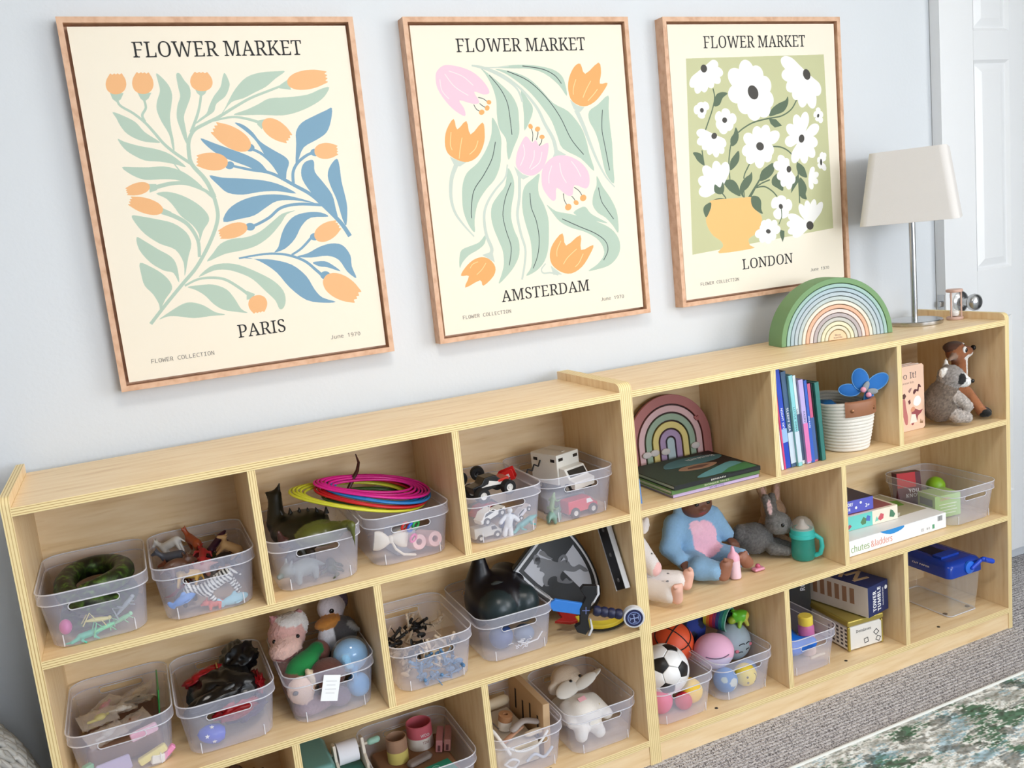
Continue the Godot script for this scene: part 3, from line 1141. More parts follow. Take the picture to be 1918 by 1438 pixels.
func build_top():
	# stacking rainbow
	var o := thing("rainbow_stacker", "large stacking rainbow of muted arcs with a green outer arc", "toy", Vector3(1.985, TOP + 0.0006, 0.088), Vector3(0, -11.5, 0))
	var cols := [rgb(116, 154, 104), rgb(160, 192, 184), rgb(172, 192, 200), rgb(182, 196, 202), rgb(190, 202, 200), rgb(228, 222, 206), rgb(226, 180, 150), rgb(230, 214, 206), rgb(184, 174, 174), rgb(198, 198, 190), rgb(228, 222, 190), rgb(222, 218, 192)]
	var r := 0.166
	for i in cols.size():
		var w := 0.0145 if i == 0 else 0.0098
		part(o, "arc", arc_slab(r - w, r, 0.07, 0.0015), plain(cols[i], 0.6))
		r -= w + 0.0014
	var core := part(o, "core", arc_slab(0.0, r, 0.07, 0.0015), plain(rgb(240, 204, 164), 0.6))
	words(core, "lettering", "Bloom", "Droid Serif", 0.0042, M.grey_ink, Vector3(0, 0.0115, 0.0701))
	words(core, "lettering", "Beautiful", "Droid Serif", 0.0042, M.grey_ink, Vector3(0, 0.0045, 0.0701))
	# table lamp with a square shade
	o = thing("table_lamp", "table lamp with a tapered off-white shade on a slim metal pole", "lamp", Vector3(2.290, TOP + 0.0006, 0.122))
	var g := Geo.new()
	g.lathe([Vector2(0, 0), Vector2(0.073, 0), Vector2(0.074, 0.002), Vector2(0.074, 0.010), Vector2(0.072, 0.012), Vector2(0, 0.0125)], 48)
	part(o, "base", g, M.chrome)
	g = Geo.new()
	g.lathe([Vector2(0.0085, 0.012), Vector2(0.0085, 0.33)], 20)
	part(o, "pole", g, M.chrome)
	var shade := mat("linen_shade", rgb(226, 221, 216), 0.85)
	shade.backlight_enabled = true
	shade.backlight = Color(0.35, 0.34, 0.32)
	shade.normal_enabled = true
	shade.normal_texture = noise_texture(61, 0.35, [], 256, 2, true)
	shade.normal_scale = 0.25
	shade.uv1_triplanar = true
	shade.uv1_scale = Vector3(8, 8, 8)
	g = Geo.new()
	var rows := []
	for q in [[0.288, 0.1235], [0.2885, 0.1245], [0.385, 0.1105], [0.482, 0.0965], [0.4825, 0.0955]]:
		rows.append(round_square(q[1], 0.022, q[0], 6))
	g.grid(rows, true)
	rows = []
	for q in [[0.288, 0.122], [0.385, 0.1085], [0.482, 0.0945]]:
		rows.append(round_square(q[1], 0.021, q[0], 6))
	g.grid(rows, true)
	part(o, "lamp_shade", g, shade, Vector3.ZERO, Vector3(0, -52, 0))
	g = Geo.new()
	g.ball(Vector3(0, 0.36, 0), Vector3(0.028, 0.035, 0.028), 20)
	g.lathe([Vector2(0.012, 0.33), Vector2(0.014, 0.335)], 16)
	part(o, "bulb", g, plain(rgb(244, 242, 236), 0.3))
	g = Geo.new()
	for k in 3:
		var a := TAU * k / 3.0 + 0.3
		g.tube([Vector3(cos(a) * 0.012, 0.325, sin(a) * 0.012), Vector3(cos(a) * 0.088, 0.44, sin(a) * 0.088)], 0.0015, 6)
	part(o, "shade_carrier", g, M.chrome)
	# hourglass
	o = thing("hourglass", "small sand timer with pinkish wooden ends beside the lamp", "timer", Vector3(2.397, TOP + 0.0004, 0.166))
	var pinkwood := plain(rgb(206, 170, 154), 0.5)
	for y in [0.0, 0.078]:
		g = Geo.new()
		g.at(Vector3(0, y, 0))
		g.lathe([Vector2(0, 0), Vector2(0.021, 0), Vector2(0.0225, 0.002), Vector2(0.0225, 0.006), Vector2(0.021, 0.008), Vector2(0, 0.008)], 28)
		part(o, "end_disc", g, pinkwood)
	for k in 3:
		var a := TAU * k / 3.0 + 0.9
		g = Geo.new()
		g.tube([Vector3(cos(a) * 0.017, 0.006, sin(a) * 0.017), Vector3(cos(a) * 0.017, 0.08, sin(a) * 0.017)], 0.0022, 8, false)
		part(o, "post", g, pinkwood)
	g = Geo.new()
	g.lathe([Vector2(0, 0.0085), Vector2(0.010, 0.0095), Vector2(0.013, 0.016), Vector2(0.0125, 0.024), Vector2(0.007, 0.036), Vector2(0.0018, 0.043), Vector2(0.007, 0.050), Vector2(0.0125, 0.062), Vector2(0.013, 0.070), Vector2(0.010, 0.0765), Vector2(0, 0.0775)], 20)
	part(o, "glass", g, M.clear)
	g = Geo.new()
	g.lathe([Vector2(0, 0.0095), Vector2(0.009, 0.0105), Vector2(0.0118, 0.017), Vector2(0.0105, 0.023), Vector2(0, 0.029)], 16)
	part(o, "sand", g, plain(rgb(240, 236, 232), 0.9))

func round_square(h: float, r: float, y: float, k: int) -> PackedVector3Array:
	return round_rect(h, h, r, y, k)

func round_rect(hx: float, hz: float, r: float, y: float, k: int) -> PackedVector3Array:
	var row := PackedVector3Array()
	for q in 4:
		var cx := (hx - r) * (1 if q == 0 or q == 3 else -1)
		var cz := (hz - r) * (1 if q < 2 else -1)
		for i in k + 1:
			var a := PI / 2 * (q + float(i) / k)
			row.append(Vector3(cx + r * cos(a), y, cz + r * sin(a)))
	return row

func bin_parts(o: Node3D, w: float, d: float, h := 0.108):
	# origin at the middle of its base; opening wider than the base; handle cut-outs front and back
	var hx := w * 0.5
	var hz := d * 0.5
	var wall := Geo.new()
	var k := 6
	var band := h - 0.022
	# wall below the rim band
	var ys := [0.0005, 0.004, 0.022, 0.044, 0.070, band]
	var rows := []
	for y in ys:
		var t: float = clampf(y / band, 0.0, 1.0)
		var i := lerpf(0.0145, 0.0045, t) + (0.004 if y < 0.001 else 0.0)
		rows.append(round_rect(hx - i, hz - i, 0.034 - (0.003 if y < 0.001 else 0.0), y, k))
	# slot: leave out part of the front and back wall between 0.066 and band
	var nc: int = rows[0].size()
	wall.grid(rows.slice(0, 5), true)
	# the row with the cut-out: walls left and right of it
	var sw := 0.042
	var ra: PackedVector3Array = rows[4]
	var rb: PackedVector3Array = rows[5]
	for q in nc:
		var q1 := (q + 1) % nc
		var front: bool = absf(ra[q].z) > hz - 0.02 and absf(ra[q1].z) > hz - 0.02 and absf(ra[q].x - ra[q1].x) > 0.03
		if not front:
			var m := Vector3(ra[q].x + ra[q1].x, 0, ra[q].z + ra[q1].z).normalized()
			var ma := Vector3(ra[q].x - clampf(ra[q].x, -(hx - 0.036), hx - 0.036), 0.0, ra[q].z - clampf(ra[q].z, -(hz - 0.036), hz - 0.036)).normalized()
			var mb := Vector3(ra[q1].x - clampf(ra[q1].x, -(hx - 0.036), hx - 0.036), 0.0, ra[q1].z - clampf(ra[q1].z, -(hz - 0.036), hz - 0.036)).normalized()
			wall.tri(ra[q], ra[q1], rb[q1], ma, mb, mb)
			wall.tri(ra[q], rb[q1], rb[q], ma, mb, ma)
			continue
		var sg: float = signf(ra[q].x - ra[q1].x)
		for e in [[ra[q], rb[q], sg * sw], [ra[q1], rb[q1], -sg * sw]]:
			var pa := Vector3(e[2], e[0].y, e[0].z)
			var pb := Vector3(e[2], e[1].y, e[1].z)
			wall.quad(e[0], pa, pb, e[1], Vector3(0, 0, signf(e[0].z)))
	# floor of the bin
	var fl: PackedVector3Array = rows[0]
	for q in range(1, nc - 1):
		wall.tri(fl[0], fl[q], fl[q + 1], Vector3.UP, Vector3.UP, Vector3.UP)
	part(o, "wall", wall, M.bin)
	# rim: a turned-out band with a thick lip above and a bead below
	var rim := Geo.new()
	rim.grid([round_rect(hx - 0.0045, hz - 0.0045, 0.034, band, k), round_rect(hx - 0.0008, hz - 0.0008, 0.036, band + 0.001, k)], true)
	rim.grid([round_rect(hx - 0.0008, hz - 0.0008, 0.036, band, k), round_rect(hx, hz, 0.037, h - 0.001, k)], true)
	part(o, "rim_band", rim, M.bin)
	rim = Geo.new()
	var lip: Array = Array(round_rect(hx - 0.0006, hz - 0.0006, 0.036, h - 0.001, k))
	rim.tube(lip, 0.0014, 6, false, true)
	lip = Array(round_rect(hx - 0.001, hz - 0.001, 0.036, band, k))
	rim.tube(lip, 0.0011, 6, false, true)
	part(o, "rim_lip", rim, M.bin_rim)
	for s in [1.0, -1.0]:
		var cut := []
		var y0 := 0.0705
		var y1 := band - 0.002
		var zz: float = s * (hz - 0.0055)
		var rr := 0.0065
		for q in 4:
			var cx := (sw - rr) * (1 if q == 0 or q == 3 else -1)
			var cy := (y1 - rr) if q < 2 else (y0 + rr)
			for i in 5:
				var a := PI / 2 * (q + i / 4.0)
				cut.append(Vector3(cx + rr * cos(a), cy + rr * sin(a), zz))
		var e := Geo.new()
		e.tube(cut, 0.0011, 6, false, true)
		part(o, "handle_edge", e, M.bin_rim)
	for sx in [-1.0, 1.0]:
		var f := Geo.new()
		f.box(Vector3(sx * (hx - 0.034), 0.016, hz - 0.0125), Vector3(0.0022, 0.022, 0.0016), 0.0005)
		part(o, "foot_rib", f, M.bin_rim)

var BINS := {}
func build_bins():
	var w := 0.187
	for b in [["snake", 0.111, ROW1, 0.282, w, "frosted bin with a coiled black and green snake in it"],
			["animals", 0.304, ROW1, 0.286, w, "frosted bin of small animal figures with a zebra against its wall"],
			["dinosaurs", 0.514, ROW1, 0.281, w, "frosted bin of dark green dinosaurs with a tail over its rim"],
			["hoops", 0.709, ROW1, 0.270, w, "frosted bin under the bright pink and yellow tubing loops"],
			["cars", 0.9215, ROW1, 0.281, w, "frosted bin with a black monster truck on top"],
			["ambulance", 1.1095, ROW1, 0.268, w, "frosted bin with a white box truck standing in it"],
			["bags", 0.113, ROW2, 0.265, w, "frosted bin full of clear trinket bags"],
			["costume", 0.304, ROW2, 0.276, w, "frosted bin of shiny black and red costume pieces"],
			["plush", 0.506, ROW2, 0.280, w, "frosted bin heaped with plush animals and a white tag"],
			["soldiers", 0.724, ROW2, 0.282, w, "frosted bin half full of beige and blue little figures"],
			["mask", 0.926, ROW2, 0.266, w, "frosted bin carrying the big black mask"],
			["craft", 0.682, ROW3, 0.293, 0.22, "wide frosted bin with toy cups, blocks and cards"],
			["kit", 0.9185, ROW3, 0.280, 0.180, "frosted bin of beige straps, a spool and a slotted wooden box"],
			["bear", 1.1085, ROW3, 0.282, w, "frosted bin with a white teddy bear lying in it"],
			["games", 2.318, ROW2, 0.292, w, "nearly empty frosted bin with a red box and a green ball"],
			["balls", 1.3315, ROW3, 0.286, 0.182, "frosted bin with the football and basketball piled in it"],
			["faces", 1.520, ROW3, 0.279, 0.182, "frosted bin with smiling soft balls and a yellow smiley"],
			["slide", 1.732, ROW3, 0.281, 0.178, "frosted bin with a bright blue scoop and a yellow capped bottle"]]:
		var d := 0.255
		var o := thing("storage_bin", b[5], "bin", Vector3(b[1], b[2] + 0.0006, b[3] - d * 0.5), Vector3.ZERO, "frosted plastic storage bins")
		bin_parts(o, b[4], d)
		BINS[b[0]] = o.position

# ------------------------------------------------------------------ small toy builders
var shared := {}

func critter_mesh(kind: int) -> ArrayMesh:
	# little four-legged figures, about 5 cm long, nose towards +x, feet at y = 0
	var key := "critter%d" % kind
	if shared.has(key):
		return shared[key]
	var w := Color.WHITE
	var s := []
	if kind == 0:      # horse-like: long legs and neck
		s = [["c", Vector3(-0.016, 0.028, 0), Vector3(0.014, 0.029, 0), 0.009, 0.009, w], ["c", Vector3(0.016, 0.031, 0), Vector3(0.025, 0.046, 0), 0.006, 0.004, w], ["c", Vector3(0.025, 0.047, 0), Vector3(0.036, 0.042, 0), 0.0045, 0.003, w],
			["c", Vector3(-0.024, 0.030, 0), Vector3(-0.031, 0.016, 0), 0.0022, 0.0015, w], ["c", Vector3(0.024, 0.049, 0.003), Vector3(0.023, 0.055, 0.004), 0.0018, 0.001, w], ["c", Vector3(0.024, 0.049, -0.003), Vector3(0.023, 0.055, -0.004), 0.0018, 0.001, w]]
		for x in [-0.017, 0.015]:
			for z in [-0.005, 0.005]:
				s.append(["c", Vector3(x, 0.026, z), Vector3(x + 0.001, 0.002, z), 0.0042, 0.0024, w])
	elif kind == 1:    # low heavy beast: short legs, big head
		s = [["e", Vector3(0, 0.020, 0), Vector3(0.024, 0.013, 0.012), Vector3.ZERO, w], ["e", Vector3(0.027, 0.024, 0), Vector3(0.011, 0.010, 0.009), Vector3.ZERO, w], ["c", Vector3(0.034, 0.021, 0), Vector3(0.041, 0.019, 0), 0.005, 0.004, w],
			["c", Vector3(-0.022, 0.020, 0), Vector3(-0.038, 0.012, 0.004), 0.005, 0.001, w], ["c", Vector3(0.024, 0.032, 0.006), Vector3(0.022, 0.038, 0.008), 0.0028, 0.002, w], ["c", Vector3(0.024, 0.032, -0.006), Vector3(0.022, 0.038, -0.008), 0.0028, 0.002, w]]
		for x in [-0.014, 0.014]:
			for z in [-0.008, 0.008]:
				s.append(["c", Vector3(x, 0.016, z), Vector3(x + 0.001, 0.004, z * 1.1), 0.006, 0.0045, w])
	elif kind == 2:    # long lizard
		s = [["c", Vector3(-0.012, 0.009, 0), Vector3(0.016, 0.010, 0), 0.007, 0.007, w], ["c", Vector3(0.018, 0.011, 0), Vector3(0.032, 0.010, 0), 0.0065, 0.003, w], ["c", Vector3(-0.012, 0.008, 0), Vector3(-0.030, 0.006, 0.008), 0.006, 0.003, w], ["c", Vector3(-0.030, 0.006, 0.008), Vector3(-0.046, 0.005, 0.001), 0.003, 0.001, w]]
		for x in [-0.010, 0.014]:
			for z in [-1, 1]:
				s.append(["c", Vector3(x, 0.009, z * 0.005), Vector3(x - 0.003, 0.006, z * 0.014), 0.003, 0.0025, w])
				s.append(["c", Vector3(x - 0.003, 0.006, z * 0.014), Vector3(x + 0.003, 0.001, z * 0.018), 0.0022, 0.002, w])
	else:              # fish or shark
		s = [["e", Vector3(0, 0.012, 0), Vector3(0.028, 0.011, 0.007), Vector3.ZERO, w], ["e", Vector3(-0.031, 0.014, 0), Vector3(0.006, 0.013, 0.002), Vector3(0, 0, 20), w], ["e", Vector3(0.002, 0.023, 0), Vector3(0.008, 0.007, 0.0018), Vector3(0, 0, 25), w],
			["e", Vector3(0.004, 0.007, 0.009), Vector3(0.009, 0.002, 0.006), Vector3(0, 30, 0), w], ["e", Vector3(0.004, 0.007, -0.009), Vector3(0.009, 0.002, 0.006), Vector3(0, -30, 0), w]]
	var g := body(s, 0.003, 0.0016)
	g.colored = false
	shared[key] = g.mesh()
	return shared[key]

func critter(kind: int, c: Color, called: String, label: String, at: Vector3, turn: Vector3, size := 1.0, group := ""):
	var o := single(called, label, "toy", critter_mesh(kind), plain(c, 0.4), at, turn, group)
	o.scale = Vector3.ONE * size
	return o

func car_parts(o: Node3D, c: Color, dark: Color, l := 0.062, wheel := 0.0085, van := false):
	# body with cabin, windows and four wheels; nose towards +x, wheels on y = 0
	var g := Geo.new()
	var h := wheel * 0.9
	var prof: PackedVector2Array
	if van:
		prof = PackedVector2Array([Vector2(-l * 0.5, h), Vector2(l * 0.5, h), Vector2(l * 0.5, h + l * 0.16), Vector2(l * 0.42, h + l * 0.19), Vector2(l * 0.26, h + l * 0.36), Vector2(-l * 0.48, h + l * 0.36), Vector2(-l * 0.5, h + l * 0.33)])
	else:
		prof = PackedVector2Array([Vector2(-l * 0.5, h), Vector2(l * 0.5, h), Vector2(l * 0.5, h + l * 0.11), Vector2(l * 0.20, h + l * 0.15), Vector2(l * 0.06, h + l * 0.28), Vector2(-l * 0.28, h + l * 0.28), Vector2(-l * 0.42, h + l * 0.15), Vector2(-l * 0.5, h + l * 0.13)])
	g.at(Vector3(0, 0, -l * 0.21))
	g.slab(prof, l * 0.42, l * 0.03)
	part(o, "body", g, plain(c, 0.3))
	g = Geo.new()
	var y0 := h + l * (0.17 if not van else 0.20)
	var y1 := h + l * (0.25 if not van else 0.32)
	for s in [-1.0, 1.0]:
		g.at(Vector3(0, 0, s * (l * 0.2105)))
		if van:
			g.slab(PackedVector2Array([Vector2(l * 0.12, y0), Vector2(l * 0.34, y0), Vector2(l * 0.25, y1), Vector2(l * 0.12, y1)]), 0.0003)
		else:
			g.slab(PackedVector2Array([Vector2(-l * 0.33, y0), Vector2(l * 0.13, y0), Vector2(l * 0.04, y1), Vector2(-l * 0.25, y1)]), 0.0003)
	part(o, "window", g, plain(dark, 0.2))
	for x in [-l * 0.30, l * 0.30]:
		for s in [-1.0, 1.0]:
			wheel_part(o, Vector3(x, wheel, s * l * 0.21), wheel, wheel * 0.8, rgb(30, 30, 32), rgb(210, 208, 204))

func wheel_part(o: Node3D, p: Vector3, r: float, w: float, tyre: Color, hub: Color):
	var g := Geo.new()
	g.at(Vector3(0, 0, 0), Vector3(90, 0, 0))
	g.lathe([Vector2(r * 0.5, -w * 0.45), Vector2(r * 0.92, -w * 0.5), Vector2(r, -w * 0.38), Vector2(r, w * 0.38), Vector2(r * 0.92, w * 0.5), Vector2(r * 0.5, w * 0.45)], 18)
	var q := part(o, "wheel", g, plain(tyre, 0.8), p)
	g = Geo.new()
	g.at(Vector3(0, 0, 0), Vector3(90, 0, 0))
	g.lathe([Vector2(0, -w * 0.36), Vector2(r * 0.18, -w * 0.44), Vector2(r * 0.25, -w * 0.30), Vector2(r * 0.52, -w * 0.42), Vector2(r * 0.52, w * 0.42), Vector2(r * 0.25, w * 0.30), Vector2(r * 0.18, w * 0.44), Vector2(0, w * 0.36)], 14)
	part(q, "hub", g, plain(hub, 0.35))

func pill(c: Color, p: Vector3, r: Vector3, seg := 18) -> Geo:
	var g := Geo.new()
	g.ball(p, r, seg)
	return g

func rolls(n: int, lo: Vector3, hi: Vector3, rng: RandomNumberGenerator) -> Vector3:
	return Vector3(rng.randf_range(lo.x, hi.x), rng.randf_range(lo.y, hi.y), rng.randf_range(lo.z, hi.z))

func crumple(p: Vector3, r: Vector3, turn: Vector3, seed_: int, amp: float) -> Geo:
	# a crushed piece of cloth or foil: an ellipsoid pushed in and out along sharp creases
	var f := FastNoiseLite.new()
	f.seed = seed_
	f.frequency = 1.0
	f.fractal_type = FastNoiseLite.FRACTAL_NONE
	var g := Geo.new()
	g.at(p, turn)
	var rows := []
	var n := 22
	for i in n + 1:
		var la := PI * i / n - PI / 2
		var row := PackedVector3Array()
		for k in 34:
			var a := TAU * k / 34
			var d := Vector3(cos(la) * cos(a), sin(la), cos(la) * sin(a))
			var q := 1.05 - amp * 1.1 * absf(f.get_noise_3dv(d * 1.1 + Vector3.ONE * seed_ * 3.7)) + 0.25 * amp * f.get_noise_3dv(d * 0.9 - Vector3.ONE * seed_)
			row.append(d * q * r)
		rows.append(row)
	g.grid(rows, true)
	return g

# ------------------------------------------------------------------ what lies in the first unit
func build_left_contents():
	left_row_one()
	left_row_two()
	left_row_three()

func left_row_one():
	var rng := RandomNumberGenerator.new()
	rng.seed = 21
	var g: Geo
	var o: Node3D
	# coiled snake
	var m := mat("snake_skin", Color.WHITE, 0.45)
	m.albedo_texture = noise_texture(71, 0.03, [rgb(10, 12, 8), rgb(14, 17, 9), rgb(28, 38, 15), rgb(74, 108, 34), rgb(124, 166, 60)], 256, 4)
	m.uv1_triplanar = true
	m.uv1_scale = Vector3(7, 7, 7)
	var path := []
	var rad := []
	for i in 61:
		var t := i / 60.0
		var a := 0.9 + t * TAU * 2.15
		var y := lerpf(0.644, 0.706, smoothstep(0.15, 0.8, t))
		path.append(Vector3(0.111 + cos(a) * (0.054 - 0.002 * t), y + 0.004 * sin(a * 1.5), 0.154 + sin(a) * (0.088 - 0.004 * t)))
		rad.append(0.0195 * clampf(minf(0.25 + t * 3.5, 1.0), 0.1, 1.0) * (1.0 if t < 0.94 else lerpf(1.0, 0.75, (t - 0.94) / 0.06)))
	g = Geo.new()
	g.tube(path, rad, 12)
	o = thing("toy_snake", "black and green rubber snake coiled in the bin", "toy snake")
	part(o, "body", g, m)
	g = Geo.new()
	for s in [-1, 1]:
		g.ball(path[60] + Vector3(0.004 * s, 0.010, 0.004), Vector3.ONE * 0.0026, 8)
	part(o, "eye", g, plain(rgb(230, 190, 60), 0.2))
	for e in [[Vector3(0.120, 0.632, 0.250), Vector3(0, 20, 0), rgb(96, 214, 150), "green toy grasshopper at the bottom of the snake bin"], [Vector3(0.150, 0.640, 0.252), Vector3(0, -25, 20), rgb(150, 220, 170), "pale green toy grasshopper leaning on the snake bin wall"], [Vector3(0.108, 0.650, 0.252), Vector3(0, 10, -15), rgb(216, 204, 120), "yellowish toy cricket in the snake bin"], [Vector3(0.160, 0.664, 0.250), Vector3(0, 5, 35), rgb(150, 160, 168), "grey toy dragonfly standing in the snake bin"]]:
		g = Geo.new()
		g.tube([Vector3(-0.020, 0.002, 0), Vector3(-0.008, 0.004, 0), Vector3(0.006, 0.005, 0), Vector3(0.016, 0.006, 0)], [0.0015, 0.004, 0.0046, 0.0035], 8)
		g.ball(Vector3(0.020, 0.007, 0), Vector3(0.004, 0.004, 0.0036), 8)
		o = thing("toy_insect", e[3], "toy insect", e[0], e[1])
		part(o, "body", g, plain(e[2], 0.35))
		for s in [-1.0, 1.0]:
			g = Geo.new()
			g.tube([Vector3(-0.004, 0.005, 0.003 * s), Vector3(-0.016, 0.019, 0.006 * s), Vector3(-0.024, -0.004, 0.008 * s)], 0.0012, 5)
			g.tube([Vector3(0.006, 0.004, 0.003 * s), Vector3(0.010, 0.001, 0.009 * s), Vector3(0.014, -0.004, 0.010 * s)], 0.0009, 5)
			part(o, "leg", g, plain(e[2], 0.35))
	critter(2, rgb(60, 186, 160), "toy_lizard", "teal toy lizard on the floor of the snake bin", Vector3(0.088, 0.622, 0.250), Vector3(0, 15, 0), 0.9)
	single("toy_egg", "magenta plastic egg behind the snake bin wall", "toy", pill(Color.WHITE, Vector3.ZERO, Vector3(0.011, 0.014, 0.011)), plain(rgb(206, 70, 150), 0.3), Vector3(0.056, 0.652, 0.244))
	# animal figures
	g = body([["c", Vector3(-0.026, 0.046, 0), Vector3(0.022, 0.047, 0), 0.0135, 0.0135, Color.WHITE], ["c", Vector3(0.026, 0.05, 0), Vector3(0.044, 0.070, 0), 0.010, 0.0065, Color.WHITE], ["c", Vector3(0.044, 0.071, 0), Vector3(0.061, 0.062, 0), 0.0075, 0.0045, Color.WHITE],
		["c", Vector3(-0.028, 0.046, 0.006), Vector3(-0.030, 0.004, 0.008), 0.007, 0.0035, Color.WHITE], ["c", Vector3(-0.028, 0.046, -0.006), Vector3(-0.024, 0.004, -0.008), 0.007, 0.0035, Color.WHITE], ["c", Vector3(0.022, 0.046, 0.006), Vector3(0.026, 0.004, 0.008), 0.007, 0.0035, Color.WHITE], ["c", Vector3(0.022, 0.046, -0.006), Vector3(0.018, 0.004, -0.008), 0.007, 0.0035, Color.WHITE],
		["c", Vector3(-0.038, 0.050, 0), Vector3(-0.048, 0.026, 0), 0.003, 0.002, Color.WHITE], ["c", Vector3(0.042, 0.078, 0.004), Vector3(0.040, 0.086, 0.006), 0.003, 0.0015, Color.WHITE], ["c", Vector3(0.042, 0.078, -0.004), Vector3(0.040, 0.086, -0.006), 0.003, 0.0015, Color.WHITE]], 0.005, 0.0018)
	for i in g.v.size():
		var p: Vector3 = g.v[i]
		var q := p.x + 0.25 * sin(p.y * 90.0) * 0.01 if p.y > 0.034 else p.y * 1.1 + 0.03
		g.c[i] = Color(0.012, 0.012, 0.014) if sin(q * 900.0) > 0.25 else Color(0.82, 0.82, 0.80)
	single("toy_zebra", "black and white striped toy zebra tilted against the bin wall", "toy zebra", g, M.toy, Vector3(0.338, 0.632, 0.252), Vector3(0, 178, -28)).scale = Vector3.ONE * 0.95
	critter(3, rgb(60, 130, 210), "toy_fish", "bright blue toy fish beside the zebra", Vector3(0.262, 0.645, 0.254), Vector3(0, 10, 15), 0.8)
	critter(3, rgb(150, 205, 225), "toy_shark", "pale blue toy shark low in the animal bin", Vector3(0.350, 0.622, 0.258), Vector3(0, 5, 5), 0.9)
	critter(1, rgb(214, 92, 72), "toy_crab", "coral red toy beast low in the animal bin", Vector3(0.312, 0.622, 0.256), Vector3(0, 170, 0), 0.6)
	var beasts := [["brown toy bear in the animal bin", rgb(116, 74, 44), 1], ["orange toy tiger in the animal bin", rgb(214, 122, 50), 0], ["dark brown toy bull in the animal bin", rgb(62, 40, 30), 1], ["red toy crab in the animal bin", rgb(178, 40, 34), 2], ["grey toy elephant in the animal bin", rgb(128, 122, 120), 1], ["tan toy deer in the animal bin", rgb(176, 128, 82), 0], ["black toy penguin in the animal bin", rgb(30, 30, 34), 1], ["cream toy sheep in the animal bin", rgb(222, 208, 184), 1], ["maroon toy lizard in the animal bin", rgb(110, 34, 40), 2],
		["olive toy crocodile in the animal bin", rgb(84, 94, 46), 2], ["chestnut toy horse in the animal bin", rgb(130, 70, 40), 0], ["pinkish toy pig in the animal bin", rgb(220, 160, 150), 1], ["dark toy boar in the animal bin", rgb(50, 38, 34), 1], ["yellow toy giraffe in the animal bin", rgb(216, 174, 90), 0], ["white toy goat in the animal bin", rgb(226, 222, 214), 0], ["rust toy fox in the animal bin", rgb(170, 80, 40), 0], ["plum toy beetle in the animal bin", rgb(84, 40, 66), 2], ["slate toy wolf in the animal bin", rgb(84, 86, 94), 0], ["scarlet toy dragon in the animal bin", rgb(190, 50, 50), 2], ["sandy toy camel in the animal bin", rgb(190, 150, 100), 0], ["cocoa toy monkey in the animal bin", rgb(88, 58, 44), 1]]
	for i in beasts.size():
		var lay := i / 7
		var k := i % 7
		var p := Vector3(0.304 + (-0.042 + 0.042 * (k % 3)) + rng.randf_range(-0.008, 0.008), [0.630, 0.656, 0.686][lay], 0.070 + 0.068 * (k / 3) + rng.randf_range(-0.010, 0.010))
		critter(beasts[i][2], beasts[i][1], "toy_animal", beasts[i][0], p, Vector3(rng.randf_range(-30, 30), rng.randf_range(0, 360), rng.randf_range(-40, 40)) * (0.25 if lay == 0 else 1.0), 1.0, "heap of small animal figures")
	# dinosaurs
	o = thing("toy_dinosaur", "large dark olive dinosaur sprawled over the bin with its horn raised", "toy dinosaur")
	var dk := rgb(24, 22, 16)
	var ol := rgb(88, 92, 42)
	g = body([["e", Vector3(0.505, 0.712, 0.15), Vector3(0.062, 0.030, 0.060), Vector3(0, 20, 8), dk], ["c", Vector3(0.462, 0.722, 0.12), Vector3(0.470, 0.772, 0.10), 0.020, 0.013, dk], ["c", Vector3(0.470, 0.772, 0.10), Vector3(0.484, 0.800, 0.10), 0.008, 0.002, dk], ["c", Vector3(0.470, 0.770, 0.095), Vector3(0.452, 0.785, 0.095), 0.006, 0.002, dk],
		["e", Vector3(0.535, 0.705, 0.205), Vector3(0.052, 0.024, 0.036), Vector3(0, 25, -6), ol], ["c", Vector3(0.560, 0.715, 0.225), Vector3(0.578, 0.728, 0.268), 0.016, 0.009, ol], ["c", Vector3(0.578, 0.730, 0.266), Vector3(0.583, 0.735, 0.2825), 0.008, 0.006, ol], ["c", Vector3(0.584, 0.733, 0.289), Vector3(0.584, 0.690, 0.2905), 0.0055, 0.0015, ol],
		["c", Vector3(0.460, 0.700, 0.20), Vector3(0.452, 0.730, 0.215), 0.010, 0.004, rgb(70, 40, 36)], ["c", Vector3(0.48, 0.70, 0.21), Vector3(0.50, 0.665, 0.23), 0.010, 0.006, dk], ["c", Vector3(0.52, 0.69, 0.12), Vector3(0.52, 0.640, 0.10), 0.018, 0.012, dk]], 0.012, 0.0035, 0.0015)
	part(o, "body", g, M.toy)
	g = Geo.new()
	for i in 6:
		g.at(Vector3(0.475 + 0.017 * i, 0.738 - 0.001 * i, 0.125 + 0.008 * i), Vector3(0, 20, rng.randf_range(-15, 15)))
		g.lathe([Vector2(0.006, 0), Vector2(0.003, 0.009), Vector2(0, 0.016)], 8)
	part(o, "spines", g, plain(dk, 0.5))
	critter(1, rgb(120, 128, 128), "toy_dinosaur", "grey three-horned dinosaur pressed against the bin wall", Vector3(0.487, 0.628, 0.240), Vector3(0, 200, 0), 1.35)
	critter(2, rgb(66, 72, 40), "toy_dinosaur", "small dark green dinosaur low in the same bin", Vector3(0.545, 0.623, 0.215), Vector3(0, 80, 0), 1.3)
	critter(1, rgb(58, 48, 38), "toy_dinosaur", "small brown dinosaur under the large one", Vector3(0.500, 0.622, 0.130), Vector3(0, 40, 0), 1.5)
	# bright tubing loops
	var sets := [["green", rgb(70, 100, 50), 2, 0.560, 0.768, 0.068], ["yellow", rgb(216, 214, 60), 5, 0.494, 0.776, 0.090], ["red", rgb(206, 36, 40), 4, 0.546, 0.782, 0.086], ["blue", rgb(40, 130, 200), 4, 0.566, 0.790, 0.080], ["pink", rgb(234, 40, 150), 6, 0.546, 0.790, 0.070]]
